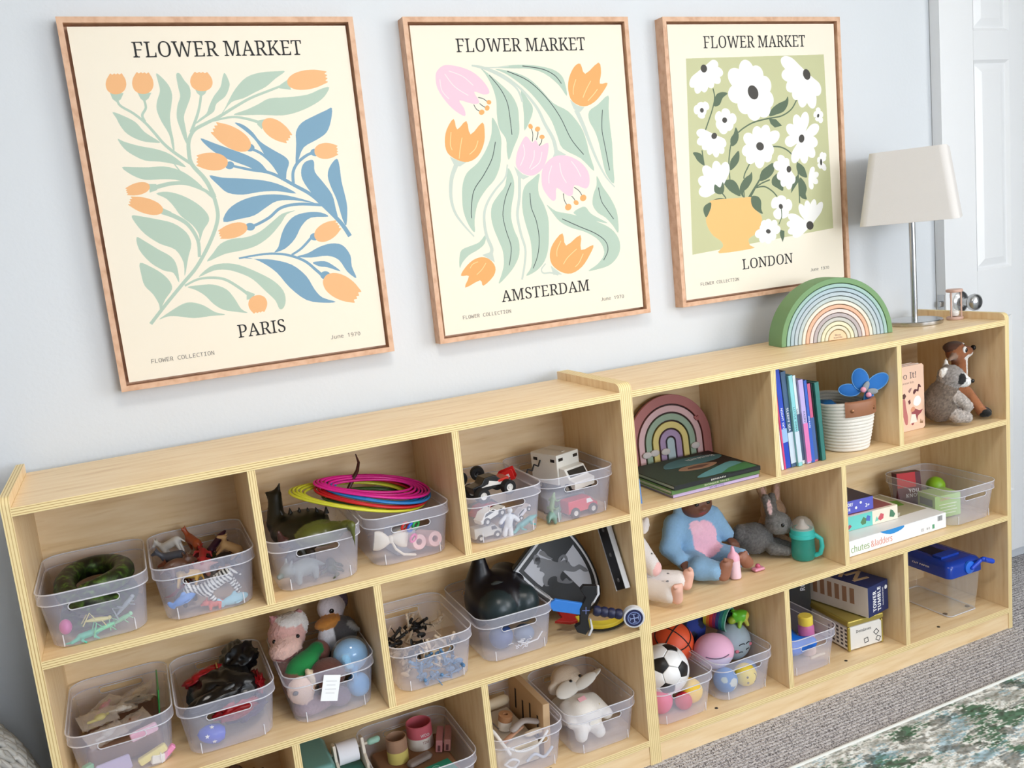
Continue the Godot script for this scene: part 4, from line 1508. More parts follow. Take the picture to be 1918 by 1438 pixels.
	for li in sets.size():
		var s: Array = sets[li]
		for i in s[2]:
			var sh: float = i * 0.0074
			var x0: float = s[3] + sh
			var x1: float = s[4] - sh
			var b: float = s[5] - sh
			var ring := []
			for k in 44:
				var a := TAU * k / 44.0
				var px := lerpf(x0, x1, 0.5 - 0.5 * cos(a))
				var dz := b * sin(a) * (0.80 - 0.20 * cos(a))
				ring.append(Vector3(px, 0.782 - 0.25 * (px - 0.49) - 0.28 * dz + 0.0072 * li + 0.0035 * sin(a + i * 0.9), 0.150 + dz))
			g = Geo.new()
			g.tube(ring, 0.0029, 7, false, true)
			var which: String = ["outermost", "second", "third", "fourth", "fifth", "sixth", "innermost"][i] if i < s[2] - 1 else "innermost"
			single("tubing_loop", "%s %s loop of soft tubing, counted from the rim of its colour" % [which, s[0]], "toy tubing", g, plain(s[1], 0.25), Vector3.ZERO, Vector3.ZERO, "%s tubing loops" % s[0])
	g = Geo.new()
	g.tube([Vector3(0.620, 0.765, 0.130), Vector3(0.636, 0.785, 0.122), Vector3(0.648, 0.797, 0.113), Vector3(0.655, 0.812, 0.105), Vector3(0.652, 0.830, 0.10)], [0.0042, 0.0045, 0.004, 0.003, 0.0012], 8)
	single("toy_tail", "dark brown curved rubber tail sticking up through the tubing", "toy", g, plain(rgb(70, 34, 26), 0.4))
	# bow, rolls and rings in the tubing bin
	g = Geo.new()
	for s in [-1.0, 1.0]:
		var rows := []
		for i in 9:
			var t := i / 8.0
			var row := PackedVector3Array()
			for k in 12:
				var a := TAU * k / 12.0
				var hh := lerpf(0.004, 0.021, sin(t * PI * 0.62))
				row.append(Vector3(s * t * 0.036, cos(a) * hh + 0.003 * s, sin(a) * lerpf(0.004, 0.010, sin(t * PI))))
			rows.append(row)
		g.grid(rows, true)
	g.ball(Vector3.ZERO, Vector3(0.007, 0.009, 0.008), 10)
	g.tube([Vector3(0.002, -0.004, 0.002), Vector3(0.012, -0.020, 0.003), Vector3(0.030, -0.032, 0.002), Vector3(0.056, -0.034, 0.0)], 0.003, 6)
	single("white_bow", "cream satin bow pressed against the tubing bin wall", "bow", g, plain(rgb(232, 222, 206), 0.6), Vector3(0.670, 0.670, 0.238), Vector3(0, 0, -12))
	for i in 2:
		g = Geo.new()
		g.at(Vector3.ZERO, Vector3(80, 0, 0))
		g.lathe([Vector2(0.007, 0.035), Vector2(0.0155, 0.036), Vector2(0.017, 0.033), Vector2(0.017, -0.034), Vector2(0.015, -0.036), Vector2(0.007, -0.035), Vector2(0.007, 0.035)], 20)
		single("pink_roll", ["pink foam roll at the end of the tubing bin", "pink foam roll beside the first one"][i], "roll", g, plain(rgb(238, 190, 186), 0.7), Vector3(0.722 + 0.034 * i, 0.6455, 0.208 + 0.004 * i), Vector3(0, 12, 0), "pink foam rolls")
	for e in [["red toy ring showing through the bin handle", rgb(220, 50, 46), Vector3(0.701, 0.693, 0.246)], ["blue toy ring showing through the bin handle", rgb(60, 110, 210), Vector3(0.713, 0.688, 0.247)], ["green toy ring showing through the bin handle", rgb(50, 180, 90), Vector3(0.725, 0.691, 0.245)], ["hot pink toy ring lower in the tubing bin", rgb(236, 90, 160), Vector3(0.716, 0.664, 0.246)]]:
		g = Geo.new()
		var ring := []
		for k in 18:
			ring.append(Vector3(cos(TAU * k / 18.0) * 0.0085, sin(TAU * k / 18.0) * 0.0085, 0))
		g.tube(ring, 0.0028, 8, false, true)
		single("toy_ring", e[0], "toy", g, plain(e[1], 0.3), e[2], Vector3(20, 30, 0))
	g = Geo.new()
	g.box(Vector3(0, 0.028, 0), Vector3(0.05, 0.055, 0.06), 0.004)
	single("grey_pouch", "grey padded pouch standing behind the bow", "pouch", g, plain(rgb(170, 172, 182), 0.8), Vector3(0.705, 0.6215, 0.185), Vector3(0, 8, 0))
	# cars
	o = thing("monster_truck", "black toy monster truck with white hubs and flame stripes", "toy truck", Vector3(0.925, 0.694, 0.175), Vector3(0, 8, 4))
	g = Geo.new()
	g.at(Vector3(0, 0, -0.017))
	g.slab(PackedVector2Array([Vector2(-0.048, 0.020), Vector2(0.046, 0.020), Vector2(0.050, 0.030), Vector2(0.024, 0.036), Vector2(0.012, 0.049), Vector2(-0.016, 0.050), Vector2(-0.026, 0.038), Vector2(-0.05, 0.036)]), 0.034, 0.002)
	part(o, "body", g, plain(rgb(26, 24, 26), 0.25))
	g = Geo.new()
	g.at(Vector3(0, 0, 0.0172))
	g.slab(PackedVector2Array([Vector2(0.048, 0.029), Vector2(0.012, 0.034), Vector2(-0.006, 0.041), Vector2(-0.010, 0.034), Vector2(-0.030, 0.031), Vector2(0.0, 0.028), Vector2(0.020, 0.025)]), 0.0004)
	part(o, "flame", g, plain(rgb(226, 220, 214), 0.35))
	g = Geo.new()
	g.box(Vector3(0.030, 0.033, 0), Vector3(0.030, 0.008, 0.036), 0.002)
	part(o, "bonnet", g, plain(rgb(196, 44, 30), 0.3))
	for x in [-0.034, 0.034]:
		for s in [-1.0, 1.0]:
			wheel_part(o, Vector3(x, 0.0165, s * 0.026), 0.0165, 0.018, rgb(24, 24, 26), rgb(224, 222, 218))
	for e in [[Vector3(0.888, 0.722, 0.085), Vector3(0, 20, 0), "loose black toy tyre behind the monster truck"], [Vector3(0.936, 0.724, 0.075), Vector3(0, -15, 12), "second loose black tyre behind the monster truck"]]:
		o = thing("spare_tyre", e[2], "toy wheel", e[0], e[1], "loose toy tyres")
		wheel_part(o, Vector3.ZERO, 0.0165, 0.020, rgb(22, 22, 24), rgb(40, 40, 42))
	o = thing("red_tipper", "red toy tipper bed beside the monster truck", "toy", Vector3(0.988, 0.712, 0.140), Vector3(0, -30, 18))
	g = Geo.new()
	for q in [[Vector3(0, 0, 0), Vector3(0.036, 0.002, 0.03)], [Vector3(0, 0.012, 0.015), Vector3(0.036, 0.024, 0.002)], [Vector3(0, 0.012, -0.015), Vector3(0.036, 0.024, 0.002)], [Vector3(-0.018, 0.012, 0), Vector3(0.002, 0.024, 0.03)]]:
		g.box(q[0], q[1], 0.0006)
	part(o, "bed", g, plain(rgb(206, 34, 30), 0.35))
	g = Geo.new()
	g.box(Vector3(0.002, 0.012, 0.0163), Vector3(0.012, 0.008, 0.0006), 0.0)
	part(o, "sticker", g, plain(rgb(232, 210, 206), 0.5))
	for e in [[rgb(236, 234, 230), "white toy rally car wedged in the bin handle", Vector3(0.895, 0.664, 0.243), Vector3(0, 14, 14), 0.070, false], [rgb(198, 196, 190), "silver grey toy van at the bottom of the car bin", Vector3(0.882, 0.6215, 0.235), Vector3(0, 4, 0), 0.066, true], [rgb(60, 90, 150), "dark blue toy car in the middle of the car bin", Vector3(0.955, 0.6215, 0.190), Vector3(0, 60, 0), 0.07, false], [rgb(190, 40, 50), "crimson toy car under the monster truck", Vector3(0.912, 0.650, 0.160), Vector3(0, 20, 6), 0.07, false], [rgb(50, 52, 56), "charcoal toy car under the monster truck", Vector3(0.940, 0.6215, 0.100), Vector3(0, 0, 0), 0.08, true], [rgb(210, 206, 212), "white toy speedboat high against the car bin wall", Vector3(0.972, 0.658, 0.243), Vector3(0, 10, 35), 0.045, false]]:
		o = thing("toy_car", e[1], "toy car", e[2], e[3])
		car_parts(o, e[0], rgb(40, 44, 50), e[4], e[4] * 0.12, e[5])
	g = body([["c", Vector3(0, 0.024, 0), Vector3(0, 0.040, 0), 0.008, 0.010, Color.WHITE], ["e", Vector3(0, 0.056, 0), Vector3(0.006, 0.006, 0.006), Vector3.ZERO, Color.WHITE], ["c", Vector3(-0.010, 0.043, 0), Vector3(-0.020, 0.030, 0.002), 0.0045, 0.005, Color.WHITE], ["c", Vector3(0.010, 0.043, 0), Vector3(0.020, 0.036, 0.003), 0.0045, 0.005, Color.WHITE], ["c", Vector3(-0.005, 0.022, 0), Vector3(-0.007, 0.003, 0), 0.0045, 0.006, Color.WHITE], ["c", Vector3(0.005, 0.022, 0), Vector3(0.008, 0.003, 0), 0.0045, 0.006, Color.WHITE]], 0.002, 0.0016)
	single("toy_robot", "white toy robot standing behind the car bin wall", "toy robot", g, plain(rgb(222, 226, 232), 0.35), Vector3(0.925, 0.6215, 0.251), Vector3(0, 0, -12))
	critter(2, rgb(70, 160, 160), "toy_lizard", "teal toy creature low in the car bin", Vector3(0.972, 0.630, 0.246), Vector3(0, 0, 18), 1.0)
	# box truck
	o = thing("box_truck", "white toy box truck with dark windows standing in the bin", "toy truck", Vector3(1.118, 0.668, 0.150), Vector3(0, -72, 0))
	g = Geo.new()
	g.box(Vector3(-0.018, 0.052, 0), Vector3(0.088, 0.072, 0.074), 0.002)
	part(o, "box", g, plain(rgb(238, 234, 224), 0.4))
	g = Geo.new()
	g.at(Vector3(0, 0, -0.033))
	g.slab(PackedVector2Array([Vector2(0.026, 0.012), Vector2(0.074, 0.012), Vector2(0.076, 0.030), Vector2(0.058, 0.034), Vector2(0.044, 0.056), Vector2(0.026, 0.058)]), 0.066, 0.002)
	part(o, "cab", g, plain(rgb(236, 234, 228), 0.4))
	g = Geo.new()
	g.at(Vector3(0.0517, 0.0447, 0), Vector3(0, 0, 32.5))
	g.box(Vector3.ZERO, Vector3(0.0008, 0.018, 0.054), 0.0)
	part(o, "windscreen", g, plain(rgb(50, 50, 50), 0.15))
	for s in [-1.0, 1.0]:
		for x in [-0.045, 0.012]:
			g = Geo.new()
			g.box(Vector3(x, 0.074, s * 0.0372), Vector3(0.013, 0.007, 0.0008), 0.0)
			part(o, "window", g, plain(rgb(36, 32, 30), 0.2))
		g = Geo.new()
		g.box(Vector3(0.0262, 0.076, s * 0.024), Vector3(0.0008, 0.007, 0.014), 0.0)
		part(o, "window", g, plain(rgb(36, 32, 30), 0.2))
		for x in [-0.038, 0.052]:
			wheel_part(o, Vector3(x, 0.012, s * 0.030), 0.012, 0.012, rgb(30, 30, 32), rgb(200, 200, 196))
	g = Geo.new()
	g.box(Vector3(-0.018, 0.0885, 0.0), Vector3(0.060, 0.0012, 0.010), 0.0)
	part(o, "roof_rib", g, plain(rgb(222, 216, 204), 0.4))
	o = thing("toy_car", "red and white toy pickup seen through the handle hole", "toy car", Vector3(1.118, 0.6215, 0.226), Vector3(0, 8, 0))
	car_parts(o, rgb(206, 26, 50), rgb(236, 236, 238), 0.082, 0.012, true)
	g = Geo.new()
	g.box(Vector3(0, 0.020, 0), Vector3(0.10, 0.038, 0.14), 0.004)
	single("toy_case", "grey lidded toy case under the box truck", "toy case", g, plain(rgb(150, 152, 156), 0.5), Vector3(1.106, 0.6215, 0.120))
	critter(1, rgb(120, 150, 140), "toy_dinosaur", "sea green dinosaur at the end of the truck bin", Vector3(1.046, 0.6215, 0.238), Vector3(0, 40, 0), 0.9)
	critter(2, rgb(130, 160, 120), "toy_lizard", "moss green lizard climbing the truck bin wall", Vector3(1.050, 0.660, 0.236), Vector3(0, 30, 60), 0.8)
	g = Geo.new()
	for i in 5:
		g.at(Vector3(0.011 * i, 0, 0), Vector3(0, 0, 45 if i % 2 == 0 else -45))
		g.box(Vector3.ZERO, Vector3(0.016, 0.003, 0.004), 0.0008)
	single("toy_ladder", "black toy lattice ladder lying against the box truck", "toy", g, plain(rgb(28, 28, 30), 0.4), Vector3(1.030, 0.722, 0.150), Vector3(0, 20, 15))

func left_row_two():
	var rng := RandomNumberGenerator.new()
	rng.seed = 33
	var g: Geo
	var o: Node3D
	# trinket bags
	var trinkets := ["yellow", "white", "black", "pink", "brown", "silver", "cream"]
	var tints := [rgb(206, 196, 90), rgb(226, 220, 210), rgb(40, 32, 28), rgb(214, 140, 160), rgb(120, 80, 60), rgb(180, 178, 176), rgb(214, 190, 160)]
	var heap := Geo.new()
	heap.box(Vector3(0, 0.026, 0), Vector3(0.135, 0.05, 0.18), 0.012)
	single("brown_pouch", "flat brown paper packet under the trinket bags", "packet", heap, plain(rgb(128, 94, 72), 0.8), Vector3(0.112, 0.3425, 0.118))
	for i in 7:
		var p: Vector3 = [Vector3(0.072, 0.432, 0.170), Vector3(0.110, 0.428, 0.150), Vector3(0.140, 0.424, 0.118), Vector3(0.078, 0.418, 0.100), Vector3(0.128, 0.418, 0.195), Vector3(0.084, 0.418, 0.218), Vector3(0.140, 0.418, 0.078)][i]
		o = thing("trinket_bag", "clear sealed bag holding a small %s trinket" % trinkets[i], "bag", p, Vector3(rng.randf_range(-16, 16), rng.randf_range(-40, 40), rng.randf_range(-18, 22)), "clear trinket bags")
		var rows := []
		for a in 9:
			var row := PackedVector3Array()
			for b in 9:
				var u := a / 4.0 - 1.0
				var v := b / 4.0 - 1.0
				row.append(Vector3(u * 0.034, (1.0 - u * u) * (1.0 - v * v) * 0.009 + 0.003 * sin(u * 9.0 + v * 5.0 + i), v * 0.026))
			rows.append(row)
		g = Geo.new()
		g.grid(rows)
		for r in rows.size():
			for b in 9:
				rows[r][b].y = -rows[r][b].y * 0.7 - 0.0004
		g.grid(rows)
		part(o, "film", g, M.film)
		g = Geo.new()
		g.ball(Vector3(0.004, 0.002, 0.002), Vector3(0.011, 0.006, 0.009), 12)
		g.tube([Vector3(-0.018, 0, 0.004), Vector3(0.0, 0.001, 0.006), Vector3(0.020, 0, -0.004)], 0.0028, 6)
		part(o, "trinket", g, plain(tints[i], 0.4))
	g = Geo.new()
	g.box(Vector3.ZERO, Vector3(0.003, 0.052, 0.10), 0.001)
	single("green_card", "green plastic card upright along the trinket bin wall", "card", g, plain(rgb(40, 140, 60), 0.3), Vector3(0.183, 0.434, 0.130), Vector3(0, 0, -6))
	for e in [["yellow chalk block at the bottom of the trinket bin", rgb(238, 224, 130), Vector3(0.158, 0.362, 0.238), Vector3(0, 0, 20), Vector3(0.055, 0.016, 0.012)], ["white chalk block at the bottom of the trinket bin", rgb(240, 238, 232), Vector3(0.166, 0.352, 0.240), Vector3(0, 10, -10), Vector3(0.026, 0.018, 0.012)], ["pink chalk block at the bottom of the trinket bin", rgb(236, 150, 190), Vector3(0.184, 0.356, 0.236), Vector3(0, 0, 40), Vector3(0.035, 0.012, 0.012)], ["lilac card at the bottom of the trinket bin", rgb(190, 180, 220), Vector3(0.090, 0.360, 0.238), Vector3(0, 0, 6), Vector3(0.06, 0.03, 0.006)], ["pink toy pony lying behind the trinket bin handle", rgb(240, 190, 214), Vector3(0.150, 0.410, 0.236), Vector3(0, 0, 12), Vector3(0.05, 0.018, 0.010)], ["green block at the corner of the trinket bin", rgb(120, 190, 150), Vector3(0.046, 0.362, 0.232), Vector3(0, 30, 0), Vector3(0.02, 0.03, 0.014)]]:
		g = Geo.new()
		g.box(Vector3.ZERO, e[4], 0.003)
		single("chalk_block", e[0], "toy", g, plain(e[1], 0.6), e[2], e[3])
	# shiny costume
	var blk := mat("black_vinyl", rgb(16, 16, 18), 0.28)
	var redv := mat("red_vinyl", rgb(150, 18, 26), 0.3)
	for e in [["shiny black crumpled cape filling the costume bin", blk, Vector3(0.300, 0.420, 0.170), Vector3(0.066, 0.036, 0.075), Vector3(0, 30, 10), 3, 0.42], ["shiny black glove lying across the costume bin", blk, Vector3(0.285, 0.425, 0.215), Vector3(0.062, 0.020, 0.026), Vector3(0, 12, 12), 5, 0.35], ["black ruffled hood at the back of the costume bin", blk, Vector3(0.345, 0.440, 0.095), Vector3(0.045, 0.034, 0.045), Vector3(20, 0, 25), 7, 0.45], ["red shiny cuff in the costume bin", redv, Vector3(0.272, 0.440, 0.130), Vector3(0.042, 0.014, 0.022), Vector3(0, 10, 12), 8, 0.5], ["red shiny strap at the edge of the costume bin", redv, Vector3(0.372, 0.415, 0.165), Vector3(0.014, 0.020, 0.045), Vector3(0, 0, 0), 9, 0.6], ["red crumpled sash under the black glove", redv, Vector3(0.318, 0.400, 0.235), Vector3(0.045, 0.018, 0.018), Vector3(0, 0, 8), 10, 0.7], ["dark purple cloth at the bottom of the costume bin", plain(rgb(70, 40, 80), 0.7), Vector3(0.330, 0.372, 0.140), Vector3(0.055, 0.028, 0.09), Vector3(0, 0, 0), 12, 0.5]]:
		single("costume_piece", e[0], "costume", crumple(Vector3.ZERO, e[3], Vector3.ZERO, e[5], e[6]), e[1], e[2], e[4], "shiny costume pieces")
	g = Geo.new()
	g.box(Vector3.ZERO, Vector3(0.007, 0.003, 0.016), 0.001)
	single("gold_clip", "small gold clip on the black costume", "clip", g, mat("brass", rgb(220, 190, 120), 0.3, 0.9), Vector3(0.300, 0.456, 0.135), Vector3(20, 0, 80))
	o = thing("plastic_egg", "bright blue plastic egg with white stars at the bin bottom", "toy egg", Vector3(0.268, 0.366, 0.235), Vector3(0, 0, 78))
	g = Geo.new()
	g.lathe([Vector2(0, -0.026), Vector2(0.012, -0.023), Vector2(0.0185, -0.012), Vector2(0.019, 0.0), Vector2(0.0165, 0.012), Vector2(0.010, 0.023), Vector2(0, 0.028)], 22)
	part(o, "shell", g, plain(rgb(50, 84, 214), 0.25))
	for q in [[0.2, 0.9, 0.4], [1.1, 0.2, 0.5], [-0.4, -0.3, 0.45]]:
		g = Geo.new()
		var star := PackedVector2Array()
		for k in 10:
			var a := TAU * k / 10.0
			star.append(Vector2(cos(a), sin(a)) * (0.0045 if k % 2 == 0 else 0.002))
		g.at(Vector3(0.019 * sin(q[0]) * 1.0, q[1] * 0.012, 0.0185 * cos(q[0])), Vector3(0, rad_to_deg(q[0]), 0))
		g.slab(star, 0.0012)
		part(o, "star", g, M.white_ink)
	# plush heap
	var white := rgb(240, 232, 226)
	g = body([["e", Vector3(0.448, 0.478, 0.125), Vector3(0.038, 0.040, 0.036), Vector3(0, 0, 0), rgb(232, 180, 170)], ["e", Vector3(0.438, 0.462, 0.158), Vector3(0.034, 0.024, 0.024), Vector3(0, 0, 12), rgb(240, 196, 182)], ["c", Vector3(0.430, 0.508, 0.12), Vector3(0.424, 0.524, 0.12), 0.010, 0.004, rgb(214, 150, 150)], ["c", Vector3(0.475, 0.508, 0.12), Vector3(0.482, 0.522, 0.12), 0.010, 0.004, rgb(214, 150, 150)],
		["e", Vector3(0.455, 0.507, 0.128), Vector3(0.026, 0.016, 0.024), Vector3.ZERO, white], ["e", Vector3(0.478, 0.495, 0.12), Vector3(0.018, 0.024, 0.02), Vector3.ZERO, white], ["e", Vector3(0.448, 0.420, 0.12), Vector3(0.034, 0.034, 0.05), Vector3.ZERO, rgb(214, 170, 160)]], 0.012, 0.0035, 0.006, 0.16)
	o = thing("plush_toy", "pink and white plush llama with a fluffy fringe", "plush toy", Vector3.ZERO, Vector3.ZERO, "plush animals in the bin")
	part(o, "body", g, M.fur)
	for q in [Vector3(0.466, 0.484, 0.160), Vector3(0.418, 0.482, 0.152)]:
		part(o, "eye", pill(Color.WHITE, q, Vector3.ONE * 0.0042, 10), plain(rgb(20, 16, 16), 0.15))
	g = Geo.new()
	g.tube([Vector3(0.414, 0.452, 0.178), Vector3(0.432, 0.447, 0.183), Vector3(0.456, 0.457, 0.178)], 0.0015, 6)
	part(o, "mouth", g, plain(rgb(120, 70, 70), 0.8))
	g = body([["e", Vector3(0.553, 0.500, 0.095), Vector3(0.030, 0.030, 0.028), Vector3.ZERO, rgb(226, 216, 222)], ["e", Vector3(0.570, 0.508, 0.078), Vector3(0.026, 0.026, 0.024), Vector3.ZERO, rgb(112, 94, 120)], ["e", Vector3(0.535, 0.484, 0.128), Vector3(0.028, 0.012, 0.022), Vector3(0, 0, 12), rgb(206, 136, 60)], ["e", Vector3(0.535, 0.450, 0.130), Vector3(0.024, 0.028, 0.026), Vector3.ZERO, rgb(232, 230, 236)],
		["e", Vector3(0.566, 0.452, 0.130), Vector3(0.030, 0.036, 0.034), Vector3(0, 0, -15), rgb(84, 82, 84)], ["c", Vector3(0.580, 0.474, 0.150), Vector3(0.594, 0.462, 0.158), 0.008, 0.005, rgb(150, 148, 146)], ["e", Vector3(0.555, 0.405, 0.12), Vector3(0.032, 0.04, 0.05), Vector3.ZERO, rgb(84, 82, 84)]], 0.007, 0.0035, 0.002, 0.15)
	o = thing("plush_toy", "plush penguin with an orange bill and dark grey wing", "plush toy", Vector3.ZERO, Vector3.ZERO, "plush animals in the bin")
	part(o, "body", g, M.fur)
	part(o, "eye", pill(Color.WHITE, Vector3(0.549, 0.503, 0.1225), Vector3(0.0055, 0.006, 0.003), 10), plain(rgb(16, 14, 16), 0.15))
	g = body([["e", Vector3(0.462, 0.434, 0.195), Vector3(0.036, 0.024, 0.026), Vector3(0, 0, 22), rgb(22, 130, 62)], ["c", Vector3(0.478, 0.446, 0.19), Vector3(0.496, 0.455, 0.18), 0.016, 0.014, rgb(20, 122, 58)], ["e", Vector3(0.444, 0.404, 0.20), Vector3(0.028, 0.03, 0.03), Vector3.ZERO, rgb(120, 82, 70)], ["e", Vector3(0.505, 0.440, 0.165), Vector3(0.022, 0.024, 0.022), Vector3.ZERO, rgb(128, 78, 66)]], 0.008, 0.004, 0.001)
	o = thing("plush_toy", "plush hedgehog wearing a bright green hat", "plush toy", Vector3.ZERO, Vector3.ZERO, "plush animals in the bin")
	part(o, "body", g, M.fur)
	g = body([["e", Vector3(0.506, 0.415, 0.225), Vector3(0.036, 0.032, 0.034), Vector3(0, 0, -10), rgb(92, 54, 44)], ["e", Vector3(0.470, 0.420, 0.232), Vector3(0.008, 0.020, 0.018), Vector3(0, 0, 15), rgb(226, 206, 180)], ["e", Vector3(0.500, 0.396, 0.252), Vector3(0.014, 0.012, 0.008), Vector3.ZERO, rgb(242, 206, 198)], ["e", Vector3(0.510, 0.370, 0.21), Vector3(0.03, 0.024, 0.034), Vector3.ZERO, rgb(80, 48, 40)]], 0.006, 0.0032, 0.003, 0.2)
	o = thing("plush_toy", "brown plush monkey with a pale ear", "plush toy", Vector3.ZERO, Vector3.ZERO, "plush animals in the bin")
	part(o, "body", g, M.fur)
	part(o, "eye", pill(Color.WHITE, Vector3(0.478, 0.408, 0.2555), Vector3(0.003, 0.005, 0.002), 8), plain(rgb(16, 14, 14), 0.2))
	g = body([["e", Vector3(0.561, 0.432, 0.205), Vector3(0.036, 0.034, 0.034), Vector3.ZERO, rgb(120, 180, 232)], ["e", Vector3(0.566, 0.372, 0.222), Vector3(0.024, 0.024, 0.028), Vector3.ZERO, rgb(110, 176, 236)], ["c", Vector3(0.545, 0.440, 0.233), Vector3(0.548, 0.425, 0.237), 0.009, 0.007, rgb(150, 202, 240)], ["c", Vector3(0.560, 0.415, 0.236), Vector3(0.556, 0.395, 0.236), 0.006, 0.006, rgb(110, 170, 226)]], 0.008, 0.004, 0.001)
	o = thing("plush_toy", "round sky blue plush ball wrapped at the bin edge", "plush toy", Vector3.ZERO, Vector3.ZERO, "plush animals in the bin")
	part(o, "body", g, M.fur)
	g = Geo.new()
	g.ball(Vector3(0.561, 0.434, 0.204), Vector3(0.040, 0.038, 0.038), 20)
	part(o, "wrapper", g, M.clear)
	g = body([["e", Vector3(0.447, 0.402, 0.236), Vector3(0.028, 0.028, 0.022), Vector3.ZERO, rgb(238, 206, 188)], ["e", Vector3(0.470, 0.362, 0.225), Vector3(0.044, 0.019, 0.032), Vector3(0, 0, 8), rgb(150, 122, 132)], ["e", Vector3(0.520, 0.365, 0.232), Vector3(0.026, 0.020, 0.024), Vector3(0, 0, -20), rgb(120, 100, 116)]], 0.008, 0.004, 0.0015)
	for i in g.v.size():
		if sin(g.v[i].x * 900.0 + g.v[i].y * 400.0) > 0.7 and g.v[i].y < 0.38:
			g.c[i] = g.c[i] * 0.8
	o = thing("plush_toy", "peach faced plush with a mauve body at the bin bottom", "plush toy", Vector3.ZERO, Vector3.ZERO, "plush animals in the bin")
	part(o, "body", g, M.fur)
	part(o, "nose", pill(Color.WHITE, Vector3(0.433, 0.408, 0.256), Vector3(0.006, 0.005, 0.003), 10), plain(rgb(110, 106, 110), 0.5))
	o = thing("paper_tag", "white folded paper tag hanging over the plush bin rim", "tag", Vector3(0.498, 0.413, 0.2855), Vector3(-4, 0, -16))
	g = Geo.new()
	g.box(Vector3.ZERO, Vector3(0.034, 0.052, 0.0008), 0.0)
	part(o, "paper", g, plain(rgb(246, 246, 246), 0.7))
	for r in 4:
		g = Geo.new()
		g.box(Vector3(0, 0.014 - r * 0.008, 0.0005), Vector3(0.022 - 0.004 * (r % 2), 0.0012, 0.0002), 0.0)
		part(o, "print_line", g, plain(rgb(206, 206, 208), 0.7))
	# small standing figures
	g = Geo.new()
	g.ball(Vector3(0, 0.0015, 0), Vector3(0.010, 0.002, 0.006), 10)
	g.tube([Vector3(-0.003, 0.002, 0), Vector3(-0.001, 0.014, 0)], 0.0017, 6)
	g.tube([Vector3(0.004, 0.002, 0), Vector3(0.001, 0.014, 0)], 0.0017, 6)
	g.tube([Vector3(0, 0.013, 0), Vector3(0, 0.024, 0)], [0.003, 0.0036], 6)
	g.ball(Vector3(0, 0.030, 0), Vector3.ONE * 0.0034, 8)
	g.tube([Vector3(-0.003, 0.023, 0), Vector3(0.004, 0.018, 0.005), Vector3(0.010, 0.021, 0.005)], 0.0014, 5)
	g.tube([Vector3(0.002, 0.018, 0.006), Vector3(0.018, 0.025, 0.005)], 0.0009, 5)
	var fig := g.mesh()
	var kinds := [["beige", rgb(216, 196, 170), 34], ["black", rgb(22, 22, 24), 16], ["blue", rgb(84, 128, 170), 18]]
	for k in kinds:
		for i in k[2]:
			var lay := rng.randf()
			var p := Vector3(0.724 + rng.randf_range(-0.058, 0.058), 0.346 + 0.048 * lay, rng.randf_range(0.05, 0.245))
			if k[0] == "blue":
				p = Vector3(0.724 + (0.045 if i % 2 == 0 else -0.01) + rng.randf_range(-0.018, 0.018), 0.344 + 0.03 * lay, rng.randf_range(0.225, 0.25))
			if k[0] == "black":
				p.y = 0.382 + 0.014 * lay
			var f := single("toy_soldier", "tiny %s plastic soldier in the tangled heap" % k[0], "toy soldier", fig, plain(k[1], 0.5), p, Vector3(rng.randf_range(-90, 90), rng.randf_range(0, 360), rng.randf_range(-90, 90)), "%s toy soldiers" % k[0])
			f.scale = Vector3.ONE * 1.15
	# black mask
	o = thing("costume_mask", "black costume mask with a pointed ear and rounded dark cheeks", "mask")
	var ink := rgb(12, 12, 14)
	var teal := rgb(30, 44, 48)
	g = body([["e", Vector3(0.925, 0.448, 0.150), Vector3(0.070, 0.060, 0.080), Vector3(0, 0, -8), ink], ["c", Vector3(0.888, 0.490, 0.140), Vector3(0.893, 0.537, 0.138), 0.034, 0.016, ink], ["e", Vector3(0.972, 0.476, 0.110), Vector3(0.040, 0.026, 0.05), Vector3(0, 0, -18), ink], ["e", Vector3(0.872, 0.440, 0.150), Vector3(0.024, 0.050, 0.05), Vector3.ZERO, ink],
		["e", Vector3(0.902, 0.442, 0.205), Vector3(0.042, 0.044, 0.042), Vector3(0, 0, -6), teal], ["e", Vector3(0.966, 0.438, 0.198), Vector3(0.036, 0.044, 0.042), Vector3(0, 0, -14), teal]], 0.010, 0.004)
	part(o, "shell", g, M.toy)
	g = Geo.new()
	g.at(Vector3(0.915, 0.492, 0.193), Vector3(-40, -10, -10))
	g.ball(Vector3.ZERO, Vector3(0.020, 0.009, 0.006), 14)
	part(o, "eye_panel", g, plain(rgb(60, 66, 66), 0.15))
	single("blue_ball", "dark blue ball under the black mask", "ball", pill(Color.WHITE, Vector3.ZERO, Vector3.ONE * 0.028), plain(rgb(60, 84, 140), 0.4), Vector3(0.905, 0.371, 0.195))
	single("grey_puck", "dusty blue toy dish beside the dark ball", "toy", pill(Color.WHITE, Vector3.ZERO, Vector3(0.024, 0.020, 0.024)), plain(rgb(110, 128, 160), 0.5), Vector3(0.962, 0.3635, 0.195))
	g = Geo.new()
	for i in 16:
		var a := rng.randf_range(0, TAU)
		var p := Vector3(0.935 + rng.randf_range(-0.02, 0.02), 0.353 + rng.randf_range(0, 0.016), 0.238)
		g.tube([p, p + Vector3(cos(a) * 0.007, sin(a) * 0.004, 0.003), p + Vector3(cos(a + 1.0) * 0.011, sin(a + 1.0) * 0.007, 0.0)], 0.0009, 5)
	g.tube([Vector3(0.930, 0.366, 0.236), Vector3(0.948, 0.360, 0.241), Vector3(0.975, 0.362, 0.240), Vector3(0.990, 0.374, 0.235)], 0.0016, 6)
	single("white_lace", "tangle of white lace behind the bin wall", "lace", g, plain(rgb(236, 236, 240), 0.6))
	shield_and_sword()

